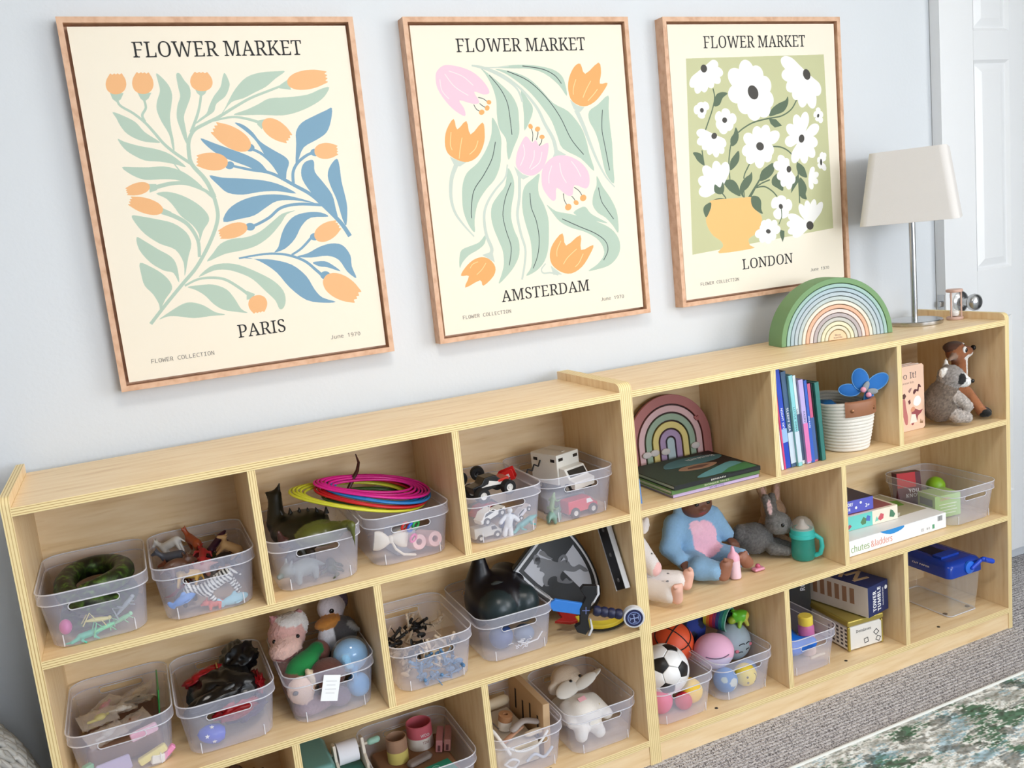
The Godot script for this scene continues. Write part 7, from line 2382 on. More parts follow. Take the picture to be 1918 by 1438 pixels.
	stripe(o, "red_top", Vector3(-0.008, 0.092, 0.0153), Vector3(0.056, 0.044, 0.0006), rgb(190, 24, 34))
	words(o, "title", "YOU", "Droid Sans", 0.011, M.white_ink, Vector3(0.012, 0.054, 0.0152), Vector3.ZERO, 0.0, 0.0003, true)
	words(o, "title", "KNOW", "Droid Sans", 0.011, M.white_ink, Vector3(0.012, 0.040, 0.0152), Vector3.ZERO, 0.0, 0.0003, true)
	single("green_ball", "lime green rubber ball in the nearly empty bin", "ball", pill(Color.WHITE, Vector3.ZERO, Vector3.ONE * 0.027, 24), plain(rgb(140, 190, 40), 0.4), Vector3(2.345, y + 0.0665, 0.130))
	o = thing("green_card_box", "pale green instruction box behind the bin wall", "box", Vector3(2.300, y + 0.002, 0.180), Vector3(0, -8, 0))
	g = Geo.new()
	g.box(Vector3(0, 0.034, 0), Vector3(0.088, 0.066, 0.070), 0.001)
	part(o, "box", g, plain(rgb(170, 206, 120), 0.5))
	stripe(o, "dark_print", Vector3(-0.0443, 0.045, 0), Vector3(0.0006, 0.02, 0.05), rgb(80, 110, 80))
	words(o, "title", "LEARN", "Droid Sans", 0.008, plain(rgb(226, 150, 160), 0.6), Vector3(-0.01, 0.052, 0.0352))
	for i in 4:
		stripe(o, "text_line", Vector3(0.0, 0.040 - 0.009 * i, 0.0352), Vector3(0.06 - 0.008 * (i % 2), 0.002, 0.0004), rgb(232, 240, 214))
	g = Geo.new()
	g.box(Vector3(0, 0.018, 0), Vector3(0.09, 0.034, 0.12), 0.002)
	single("grey_game_box", "flat grey box under the lime ball", "box", g, plain(rgb(150, 156, 150), 0.6), Vector3(2.340, y + 0.0015, 0.105))

func limb_hand(c: Color) -> Array:
	# little hand, fingers along +z, palm down
	var s := [["e", Vector3(0, 0, 0.002), Vector3(0.012, 0.007, 0.013), Vector3.ZERO, c]]
	for i in 4:
		var x := -0.0085 + 0.0057 * i
		var l: float = [0.011, 0.014, 0.0135, 0.010][i]
		s.append(["c", Vector3(x, 0.001, 0.010), Vector3(x * 1.1, -0.002, 0.012 + l * 0.6), 0.0034, 0.003, c])
		s.append(["c", Vector3(x * 1.1, -0.002, 0.012 + l * 0.6), Vector3(x * 1.1, -0.008, 0.011 + l), 0.003, 0.0026, c])
	s.append(["c", Vector3(0.009, 0, -0.001), Vector3(0.017, -0.003, 0.008), 0.0036, 0.0028, c])
	return s

func limb_foot(c: Color) -> Array:
	# bare foot, sole towards +z, toes up
	var s := [["c", Vector3(0, -0.010, 0.0), Vector3(0, 0.016, 0.006), 0.014, 0.014, c], ["c", Vector3(0, -0.006, -0.010), Vector3(0, -0.008, -0.026), 0.015, 0.017, c]]
	for i in 5:
		s.append(["e", Vector3(-0.0125 + 0.0062 * i, 0.032 - 0.0022 * i, 0.012), Vector3(0.0042 - 0.0003 * i, 0.0052, 0.0046), Vector3.ZERO, c])
	return s

func right_row_three():
	var g: Geo
	var o: Node3D
	var y := ROW3 + 0.001
	# football: truncated icosahedron panels
	o = thing("soccer_ball", "black and white soccer ball piled in the bin", "ball", Vector3(1.327, 0.163, 0.195))
	soccer(o, 0.061)
	o = thing("basketball", "orange toy basketball behind the soccer ball", "ball", Vector3(1.408, 0.175, 0.112), Vector3(20, 30, 25))
	g = Geo.new()
	g.ball(Vector3.ZERO, Vector3.ONE * 0.057, 32)
	part(o, "skin", g, plain(rgb(226, 86, 46), 0.5))
	for k in 4:
		var ring := []
		for i in 40:
			var a := TAU * i / 40.0
			var p := Vector3(cos(a), sin(a), 0.0) * 0.057
			if k == 1: p = Vector3(0, cos(a), sin(a)) * 0.057
			if k > 1:
				var s := -1.0 if k == 2 else 1.0
				p = Vector3(cos(a) * 0.8, 0.60 + 0.0 * s, sin(a) * 0.8) * 0.057
				p.y *= s
			ring.append(p)
		g = Geo.new()
		g.tube(ring, 0.0017, 6, false, true)
		part(o, "seam", g, plain(rgb(30, 22, 20), 0.7))
	single("yellow_ball", "yellow foam ball behind the bin handle", "ball", pill(Color.WHITE, Vector3.ZERO, Vector3.ONE * 0.031, 24), plain(rgb(246, 204, 60), 0.6), Vector3(1.385, 0.096, 0.215))
	single("pink_ball", "hot pink squashy ball at the bottom of the ball bin", "ball", pill(Color.WHITE, Vector3.ZERO, Vector3(0.030, 0.034, 0.030), 24), plain(rgb(234, 72, 116), 0.6), Vector3(1.297, 0.0985, 0.215))
	single("maroon_ball", "dark maroon ball at the back of the ball bin", "ball", pill(Color.WHITE, Vector3.ZERO, Vector3.ONE * 0.038, 24), plain(rgb(70, 26, 34), 0.6), Vector3(1.284, 0.200, 0.058))
	single("red_ball", "small red ball showing in the handle hole", "ball", pill(Color.WHITE, Vector3.ZERO, Vector3.ONE * 0.022, 20), plain(rgb(206, 40, 60), 0.5), Vector3(1.352, 0.0865, 0.232))
	# smiling soft balls
	o = thing("soft_ball", "pink and lilac soft ball with a long smile", "ball", Vector3(1.488, 0.158, 0.180), Vector3(-12, -22, 0))
	g = body([["e", Vector3.ZERO, Vector3(0.052, 0.045, 0.045), Vector3.ZERO, rgb(232, 178, 206)], ["p", Vector3(0, -0.034, 0.02), Vector3(0.05, 0.03, 0.05), rgb(214, 204, 232)]], 0.004, 0.0035, 0.0004)
	part(o, "skin", g, M.matte)
	g = Geo.new()
	var smile := []
	for i in 15:
		var u := -0.72 + 1.44 * i / 14.0
		var q := Vector3(sin(u) * 0.84, 0.14 - 0.34 * cos(u * 1.2), 0)
		q.z = sqrt(maxf(0.0, 1.0 - q.x * q.x - q.y * q.y))
		smile.append(Vector3(q.x * 0.0525, q.y * 0.0455, q.z * 0.0455))
	g.tube(smile, 0.0014, 6)
	part(o, "smile", g, plain(rgb(110, 90, 110), 0.7))
	o = thing("soft_ball", "grey blue soft ball with rosy cheeks and closed eyes", "ball", Vector3(1.572, 0.150, 0.150))
	g = body([["e", Vector3.ZERO, Vector3(0.047, 0.050, 0.044), Vector3.ZERO, rgb(176, 192, 204)]], 0.004, 0.0035, 0.0004)
	part(o, "skin", g, M.matte)
	for q in [Vector3(-0.018, -0.010, 0.040), Vector3(0.026, -0.002, 0.036)]:
		part(o, "cheek", pill(Color.WHITE, q, Vector3(0.0065, 0.005, 0.003), 12), plain(rgb(228, 130, 150), 0.7))
	for q in [[-0.004, 0.004, 0.009], [0.016, 0.004, 0.007], [-0.008, -0.016, 0.006], [0.014, -0.012, 0.006]]:
		g = Geo.new()
		var brow := []
		for i in 7:
			var a := PI * (0.15 + 0.7 * i / 6.0)
			var p := Vector3(q[0] + cos(a) * q[2], q[1] + sin(a) * q[2] * 0.5, 0)
			p.z = 0.0447 * sqrt(1.0 - pow(p.x / 0.047, 2.0) - pow(p.y / 0.05, 2.0))
			brow.append(p)
		g.tube(brow, 0.0011, 6)
		part(o, "face_line", g, plain(rgb(30, 28, 34), 0.7))
	single("blue_ball", "dark blue bumpy ball at the back of the soft ball bin", "ball", body([["e", Vector3.ZERO, Vector3.ONE * 0.046, Vector3.ZERO, rgb(24, 48, 130)], ["p", Vector3(0.02, 0.02, 0.04), Vector3.ONE * 0.014, rgb(14, 22, 50)], ["p", Vector3(-0.015, -0.005, 0.046), Vector3.ONE * 0.012, rgb(14, 22, 50)], ["p", Vector3(-0.03, 0.03, 0.02), Vector3.ONE * 0.014, rgb(14, 22, 50)]], 0.004, 0.0034, 0.002), M.matte, Vector3(1.478, 0.190, 0.085))
	o = thing("spring_toy", "rainbow coil spring toy lying on the soft balls", "toy", Vector3(1.545, 0.218, 0.130), Vector3(8, 32, 0))
	var cols := [rgb(206, 196, 60), rgb(226, 130, 50), rgb(214, 60, 60), rgb(150, 50, 100), rgb(60, 70, 130), rgb(40, 120, 130), rgb(60, 160, 130)]
	for i in 14:
		g = Geo.new()
		g.at(Vector3(0, 0, -0.028 + 0.0042 * i), Vector3(90, 0, 0))
		g.lathe([Vector2(0.028, -0.0018), Vector2(0.033, -0.0018), Vector2(0.033, 0.0018), Vector2(0.028, 0.0018), Vector2(0.028, -0.0018)], 28)
		part(o, "coil", g, plain(cols[i / 2], 0.35))
	g = Geo.new()
	g.at(Vector3(0, 0, 0.0290), Vector3(90, 0, 0))
	g.lathe([Vector2(0.0315, 0), Vector2(0.0335, 0), Vector2(0.0335, 0.0016), Vector2(0.0315, 0.0016)], 28)
	part(o, "end_coil", g, plain(rgb(170, 224, 210), 0.35))
	o = thing("toy_frog", "green and yellow squeaky frog on the soft balls", "toy frog", Vector3(1.590, 0.207, 0.160), Vector3(0, -30, 12))
	g = body([["e", Vector3(0.004, 0.010, 0), Vector3(0.024, 0.017, 0.017), Vector3.ZERO, rgb(110, 200, 50)], ["e", Vector3(-0.020, 0.006, 0.004), Vector3(0.012, 0.010, 0.012), Vector3.ZERO, rgb(170, 190, 60)], ["e", Vector3(-0.010, 0.024, 0.008), Vector3(0.006, 0.006, 0.006), Vector3.ZERO, rgb(110, 200, 50)], ["e", Vector3(-0.010, 0.024, -0.008), Vector3(0.006, 0.006, 0.006), Vector3.ZERO, rgb(110, 200, 50)], ["c", Vector3(0.0, 0.0, 0.012), Vector3(-0.006, -0.010, 0.018), 0.006, 0.005, rgb(160, 210, 70)], ["c", Vector3(0.014, 0.0, 0.010), Vector3(0.016, -0.010, 0.016), 0.006, 0.005, rgb(200, 200, 80)], ["p", Vector3(0.024, 0.004, 0.004), Vector3(0.010, 0.014, 0.02), rgb(222, 210, 90)]], 0.004, 0.0022)
	part(o, "body", g, M.toy)
	for s in [-1.0, 1.0]:
		part(o, "eye", pill(Color.WHITE, Vector3(-0.0135, 0.026, s * 0.010), Vector3.ONE * 0.0026, 8), plain(rgb(20, 24, 16), 0.2))
	o = thing("smiley_ball", "yellow smiley face ball pressed to the bin wall", "ball", Vector3(1.548, 0.0935, 0.225))
	g = Geo.new()
	g.ball(Vector3.ZERO, Vector3.ONE * 0.029, 24)
	part(o, "skin", g, plain(rgb(240, 214, 70), 0.5))
	for q in [Vector3(-0.012, 0.006, 0.0255), Vector3(-0.011, -0.009, 0.0255)]:
		part(o, "eye", pill(Color.WHITE, q, Vector3(0.0032, 0.0032, 0.0018), 10), plain(rgb(110, 96, 50), 0.6))
	g = Geo.new()
	smile = []
	for i in 9:
		var a := -1.0 + 2.0 * i / 8.0
		smile.append(Vector3(0.002 + cos(a) * 0.013, sin(a) * 0.014, 0.0) + Vector3(0, 0, sqrt(0.0292 * 0.0292 - pow(0.002 + cos(a) * 0.013, 2.0) - pow(sin(a) * 0.014, 2.0))))
	g.tube(smile, 0.0009, 6)
	part(o, "smile", g, plain(rgb(110, 96, 50), 0.6))
	single("globe_ball", "blue ball printed like a globe low in the bin", "ball", body([["e", Vector3.ZERO, Vector3.ONE * 0.031, Vector3.ZERO, rgb(52, 124, 196)], ["p", Vector3(0.006, 0.004, 0.032), Vector3(0.014, 0.011, 0.014), rgb(200, 206, 200)], ["p", Vector3(0.014, -0.014, 0.026), Vector3(0.008, 0.010, 0.012), rgb(196, 190, 160)], ["p", Vector3(-0.018, 0.014, 0.022), Vector3(0.008, 0.007, 0.012), rgb(180, 200, 200)]], 0.004, 0.0026), M.matte, Vector3(1.488, 0.0955, 0.222))
	single("pale_blue_ball", "pale blue soft ball at the corner of the bin", "ball", pill(Color.WHITE, Vector3.ZERO, Vector3(0.026, 0.022, 0.026), 20), plain(rgb(150, 170, 214), 0.6), Vector3(1.580, 0.087, 0.190))
	# scoop bin
	single("blue_scoop", "bright blue plastic scoop lying in the bin", "toy scoop", body([["e", Vector3(0, 0.040, -0.02), Vector3(0.062, 0.034, 0.080), Vector3(14, 12, -10), rgb(20, 110, 226)], ["c", Vector3(-0.02, 0.066, -0.06), Vector3(-0.05, 0.088, -0.085), 0.022, 0.016, rgb(20, 110, 226)], ["c", Vector3(0.02, 0.03, 0.03), Vector3(0.05, 0.042, 0.062), 0.020, 0.016, rgb(24, 116, 230)]], 0.02, 0.0045), M.toy, Vector3(1.728, y + 0.0045, 0.150))
	o = thing("glue_bottle", "small pink bottle with a yellow cap standing in the bin", "bottle", Vector3(1.790, y + 0.002, 0.185), Vector3(0, 0, 2))
	g = Geo.new()
	g.lathe([Vector2(0, 0), Vector2(0.020, 0), Vector2(0.0215, 0.003), Vector2(0.0215, 0.040)], 22)
	part(o, "label_band", g, plain(rgb(236, 206, 190), 0.5))
	g = Geo.new()
	g.lathe([Vector2(0.0213, 0.040), Vector2(0.0213, 0.078), Vector2(0.016, 0.086)], 22)
	part(o, "bottle", g, plain(rgb(214, 120, 176), 0.35))
	g = Geo.new()
	g.lathe([Vector2(0.018, 0.084), Vector2(0.0195, 0.085), Vector2(0.0195, 0.106), Vector2(0.017, 0.109), Vector2(0, 0.109)], 22)
	part(o, "cap", g, plain(rgb(240, 214, 80), 0.4))
	o = thing("yellow_cup", "ochre yellow toy cup at the bin corner", "toy cup", Vector3(1.678, y + 0.002, 0.222))
	g = Geo.new()
	g.lathe([Vector2(0, 0.002), Vector2(0.015, 0), Vector2(0.018, 0.085), Vector2(0.020, 0.086), Vector2(0.020, 0.094), Vector2(0.0165, 0.094), Vector2(0.0145, 0.010), Vector2(0, 0.009)], 22)
	part(o, "cup", g, plain(rgb(224, 178, 110), 0.5))
	g = Geo.new()
	g.tube([Vector3(-0.02, 0, 0), Vector3(0.0, 0.004, 0.004), Vector3(0.022, 0.0, 0)], 0.0045, 8)
	single("cream_stick", "cream clay stick low in the scoop bin", "toy", g, plain(rgb(226, 206, 180), 0.7), Vector3(1.770, y + 0.022, 0.243))
	# boxes
	o = thing("black_game_box", "tall black game box reading ROUTE at the back of the cell", "game box", Vector3(1.868, y, 0.062), Vector3(0, -20, 0))
	g = Geo.new()
	g.box(Vector3(0, 0.10, 0), Vector3(0.060, 0.20, 0.05), 0.001)
	part(o, "box", g, plain(rgb(26, 26, 30), 0.4))
	words(o, "title", "ROUTE", "Droid Sans", 0.014, plain(rgb(200, 200, 206), 0.6), Vector3(0.014, 0.158, 0.0252), Vector3(0, 0, 90), 0.06, 0.0003, true)
	part(o, "dot_mark", pill(Color.WHITE, Vector3(-0.012, 0.145, 0.0252), Vector3(0.003, 0.003, 0.0003), 10), M.white_ink)
	o = thing("domino_tin", "gold rimmed domino tin under the tumbling tower box", "tin", Vector3(1.942, y, 0.155), Vector3(0, -4, 0))
	g = Geo.new()
	g.box(Vector3(0, 0.036, 0), Vector3(0.116, 0.070, 0.190), 0.006)
	part(o, "tin", g, plain(rgb(226, 222, 216), 0.4))
	var gold := mat("gold_tin", rgb(184, 166, 84), 0.35, 0.6)
	g = Geo.new()
	g.box(Vector3(0, 0.080, 0), Vector3(0.122, 0.018, 0.196), 0.005)
	part(o, "lid", g, gold)
	for sx in [-1.0, 1.0]:
		g = Geo.new()
		g.box(Vector3(sx * 0.0545, 0.036, 0.0915), Vector3(0.010, 0.071, 0.010), 0.004)
		part(o, "gold_corner", g, gold)
	words(o, "title", "Dominoes", "Droid Serif", 0.0075, M.ink, Vector3(-0.008, 0.050, 0.0952), Vector3.ZERO, 0.05)
	for e in [[0.0, 0.022, 10.0], [0.034, 0.038, 40.0], [0.040, 0.018, -30.0]]:
		g = Geo.new()
		g.at(Vector3(e[0], e[1], 0.0953), Vector3(0, 0, e[2]))
		for q in [Vector3(0, 0.006, 0), Vector3(0, -0.006, 0), Vector3(0.006, 0, 0), Vector3(-0.006, 0, 0)]:
			g.box(q, Vector3(0.014 if q.x == 0.0 else 0.0018, 0.0018 if q.x == 0.0 else 0.014, 0.0004), 0.0)
		part(o, "tile_picture", g, plain(rgb(50, 48, 50), 0.6))
	g = Geo.new()
	for i in 24:
		g.box(Vector3(-0.0582, 0.016 + 0.011 * (i % 5), 0.085 - 0.017 * (i / 5)), Vector3(0.0005, 0.006, 0.009), 0.0)
	part(o, "side_pattern", g, plain(rgb(70, 66, 70), 0.6))
	o = thing("tower_game_box", "navy and white box reading TOWER TUMBLE with wooden blocks pictured", "game box", Vector3(1.955, y + 0.0905, 0.140), Vector3(0, 10, 0))
	g = Geo.new()
	g.box(Vector3(0, 0.043, 0), Vector3(0.088, 0.086, 0.24), 0.0012)
	part(o, "box", g, plain(rgb(24, 40, 92), 0.4))
	stripe(o, "side_print", Vector3(-0.0443, 0.043, 0), Vector3(0.0006, 0.084, 0.238), rgb(206, 196, 186))
	for i in 7:
		stripe(o, "block_picture", Vector3(-0.0447, 0.050, 0.070 - 0.024 * i), Vector3(0.0006, 0.044, 0.014), rgb(150, 112, 84))
	for i in 9:
		stripe(o, "block_picture", Vector3(-0.004 + 0.010 * (i % 3), 0.0863, 0.07 - 0.020 * i), Vector3(0.05, 0.0006, 0.010), rgb(190, 160, 124), Vector3(0, 25 if i % 2 else -15, 0))
	words(o, "title", "TOWER", "Droid Sans", 0.014, M.white_ink, Vector3(-0.010, 0.040, 0.1202), Vector3(0, 0, 90), 0.058, 0.0003, true)
	words(o, "title", "TUMBLE", "Droid Sans", 0.014, M.white_ink, Vector3(0.010, 0.042, 0.1202), Vector3(0, 0, 90), 0.068, 0.0003, true)
	words(o, "small_print", "FALLING BLOCKS GAME", "Droid Sans", 0.004, M.white_ink, Vector3(0.022, 0.044, 0.1202), Vector3(0, 0, 90), 0.05)
	part(o, "round_mark", pill(Color.WHITE, Vector3(0.034, 0.066, 0.1202), Vector3(0.006, 0.006, 0.0004), 14), M.white_ink)
	# paper shredder: clear box under a blue crank top
	o = thing("hand_shredder", "clear plastic hand shredder with a blue lid and crank handle", "shredder", Vector3(2.300, y, 0.150), Vector3(0, 0, 0))
	var hx := 0.068
	var hz := 0.118
	g = Geo.new()
	g.grid([round_rect(hx - 0.014, hz - 0.014, 0.012, 0.001, 4), round_rect(hx - 0.008, hz - 0.008, 0.014, 0.06, 4), round_rect(hx - 0.003, hz - 0.003, 0.016, 0.125, 4)], true)
	var fl := round_rect(hx - 0.014, hz - 0.014, 0.012, 0.001, 4)
	for q in range(1, fl.size() - 1):
		g.tri(fl[0], fl[q], fl[q + 1], Vector3.UP, Vector3.UP, Vector3.UP)
	part(o, "clear_box", g, M.clear)
	g = Geo.new()
	g.tube(Array(round_rect(hx - 0.014, hz - 0.014, 0.012, 0.002, 4)), 0.0018, 6, false, true)
	part(o, "box_foot", g, M.bin_rim)
	g = Geo.new()
	var rows := []
	for e in [[0.0, 0.122, 0.016], [0.0, 0.126, 0.016], [0.0, 0.150, 0.018], [0.008, 0.160, 0.014], [0.022, 0.163, 0.010]]:
		rows.append(round_rect(hx - e[0], hz - e[0], e[2], e[1], 5))
	g.grid(rows, true)
	var tp: PackedVector3Array = rows[4]
	for q in range(1, tp.size() - 1):
		g.tri(tp[0], tp[q], tp[q + 1], Vector3.UP, Vector3.UP, Vector3.UP)
	part(o, "blue_lid", g, plain(rgb(16, 58, 160), 0.2))
	stripe(o, "paper_slot", Vector3(-0.008, 0.1634, -0.02), Vector3(0.05, 0.0008, 0.12), rgb(10, 22, 60))
	stripe(o, "slot_guard", Vector3(-0.008, 0.166, 0.055), Vector3(0.07, 0.006, 0.03), rgb(20, 66, 176))
	words(o, "lettering", "CUT PAPER", "Droid Sans", 0.005, M.white_ink, Vector3(-0.0684, 0.138, 0.02), Vector3(0, -90, 0), 0.06)
	g = Geo.new()
	g.at(Vector3(0.010, 0.142, hz - 0.002), Vector3(90, 0, 0))
	g.lathe([Vector2(0.018, 0), Vector2(0.018, 0.006), Vector2(0.010, 0.009), Vector2(0, 0.009)], 20)
	var ax := part(o, "crank_hub", g, plain(rgb(40, 110, 220), 0.25))
	g = Geo.new()
	g.tube([Vector3(0.010, 0.142, hz + 0.010), Vector3(0.050, 0.160, hz + 0.010)], 0.0055, 10)
	g.tube([Vector3(0.050, 0.160, hz + 0.010), Vector3(0.052, 0.160, hz + 0.022)], 0.005, 10)
	g.tube([Vector3(0.050, 0.160, hz + 0.014), Vector3(0.080, 0.148, hz + 0.018)], 0.0075, 12)
	part(ax, "crank", g, plain(rgb(26, 74, 200), 0.25))
	for s in [-1.0, 1.0]:
		part(o, "foot", pill(Color.WHITE, Vector3(s * 0.045, 0.002, 0.080), Vector3(0.007, 0.002, 0.007), 12), plain(rgb(70, 50, 40), 0.5))
	o = thing("bumpy_ball", "sky blue bumpy rubber ball behind the divider", "ball", Vector3(2.092, y + 0.029, 0.165))
	g = Geo.new()
	g.ball(Vector3.ZERO, Vector3.ONE * 0.026, 24)
	part(o, "core", g, plain(rgb(50, 166, 216), 0.45))
	g = Geo.new()
	for i in 60:
		var t := acos(1.0 - 2.0 * (i + 0.5) / 60.0)
		var a := PI * (1.0 + sqrt(5.0)) * i
		g.ball(Vector3(sin(t) * cos(a), cos(t), sin(t) * sin(a)) * 0.0258, Vector3.ONE * 0.003, 6)
	part(o, "bumps", g, plain(rgb(50, 166, 216), 0.45))
	o = thing("ring_cards", "ring bound picture cards lying at the back of the cell", "cards", Vector3(2.135, y, 0.095), Vector3(0, -10, 0))
	for i in 3:
		g = Geo.new()
		g.box(Vector3(0, 0.0008 + 0.0014 * i, 0), Vector3(0.10, 0.0012, 0.075), 0.0)
		part(o, "card", g, plain(rgb(222, 222, 224), 0.5), Vector3.ZERO, Vector3(0, 4.0 * i, 0))
	g = Geo.new()
	g.ball(Vector3(-0.018, 0.0045, 0.0), Vector3(0.020, 0.0006, 0.014), 14)
	g.ball(Vector3(0.022, 0.0045, 0.004), Vector3(0.014, 0.0006, 0.012), 14)
	part(o, "card_picture", g, plain(rgb(70, 84, 120), 0.6))
	g = Geo.new()
	var rg := []
	for k in 20:
		rg.append(Vector3(0.045 + cos(TAU * k / 20.0) * 0.016, 0.018 + sin(TAU * k / 20.0) * 0.016, -0.02))
	g.tube(rg, 0.0011, 6, false, true)
	part(o, "binder_ring", g, M.chrome)

func soccer(o: Node3D, r: float):
	# 12 pentagons and 20 hexagons puffed onto a sphere
	var phi := (1.0 + sqrt(5.0)) / 2.0
	var ico := []
	for a in [-1.0, 1.0]:
		for b in [-phi, phi]:
			ico.append(Vector3(0, a, b)); ico.append(Vector3(a, b, 0)); ico.append(Vector3(b, 0, a))
	var turn := Basis.from_euler(Vector3(0.28, 0.62, 0.35))
	for i in 12:
		ico[i] = (turn * ico[i]).normalized()
	g_patch_core(o, r)
	var near := func(i: int) -> Array:
		var l := []
		for j in 12:
			if j != i and ico[i].distance_to(ico[j]) < 1.2:
				l.append(j)
		return l
	for i in 12:
		var pts := []
		for j in near.call(i):
			pts.append(ico[i].lerp(ico[j], 1.0 / 3.0))
		ball_panel(o, "black_panel", pts, ico[i], r, rgb(22, 22, 24))
	for i in 12:
		for j in range(i + 1, 12):
			for k in range(j + 1, 12):
				if ico[i].distance_to(ico[j]) < 1.2 and ico[j].distance_to(ico[k]) < 1.2 and ico[i].distance_to(ico[k]) < 1.2:
					var pts := []
					for e in [[i, j], [j, i], [j, k], [k, j], [k, i], [i, k]]:
						pts.append(ico[e[0]].lerp(ico[e[1]], 1.0 / 3.0))
					ball_panel(o, "white_panel", pts, (ico[i] + ico[j] + ico[k]).normalized(), r, rgb(240, 240, 240))

func g_patch_core(o: Node3D, r: float):
	part(o, "core", pill(Color.WHITE, Vector3.ZERO, Vector3.ONE * (r - 0.0012), 32), plain(rgb(40, 40, 42), 0.6))

func ball_panel(o: Node3D, called: String, pts: Array, mid: Vector3, r: float, c: Color):
	var u: Vector3 = (pts[0] - mid).normalized()
	var w := mid.cross(u).normalized()
	pts.sort_custom(func(a, b): return atan2((a - mid).dot(w), (a - mid).dot(u)) < atan2((b - mid).dot(w), (b - mid).dot(u)))
	var g := Geo.new()
	var n := pts.size()
	var rows := []
	for e in [[1.0, -0.0014], [0.97, 0.0], [0.90, 0.0005], [0.5, 0.0007], [0.0, 0.0008]]:
		var row := PackedVector3Array()
		for i in n:
			for k in 4:
				var p: Vector3 = pts[i].lerp(pts[(i + 1) % n], k / 4.0)
				row.append(mid.lerp(p, e[0] * 0.985).normalized() * (r + e[1]))
		rows.append(row)
	g.grid(rows, true)
	part(o, called, g, plain(c, 0.35))
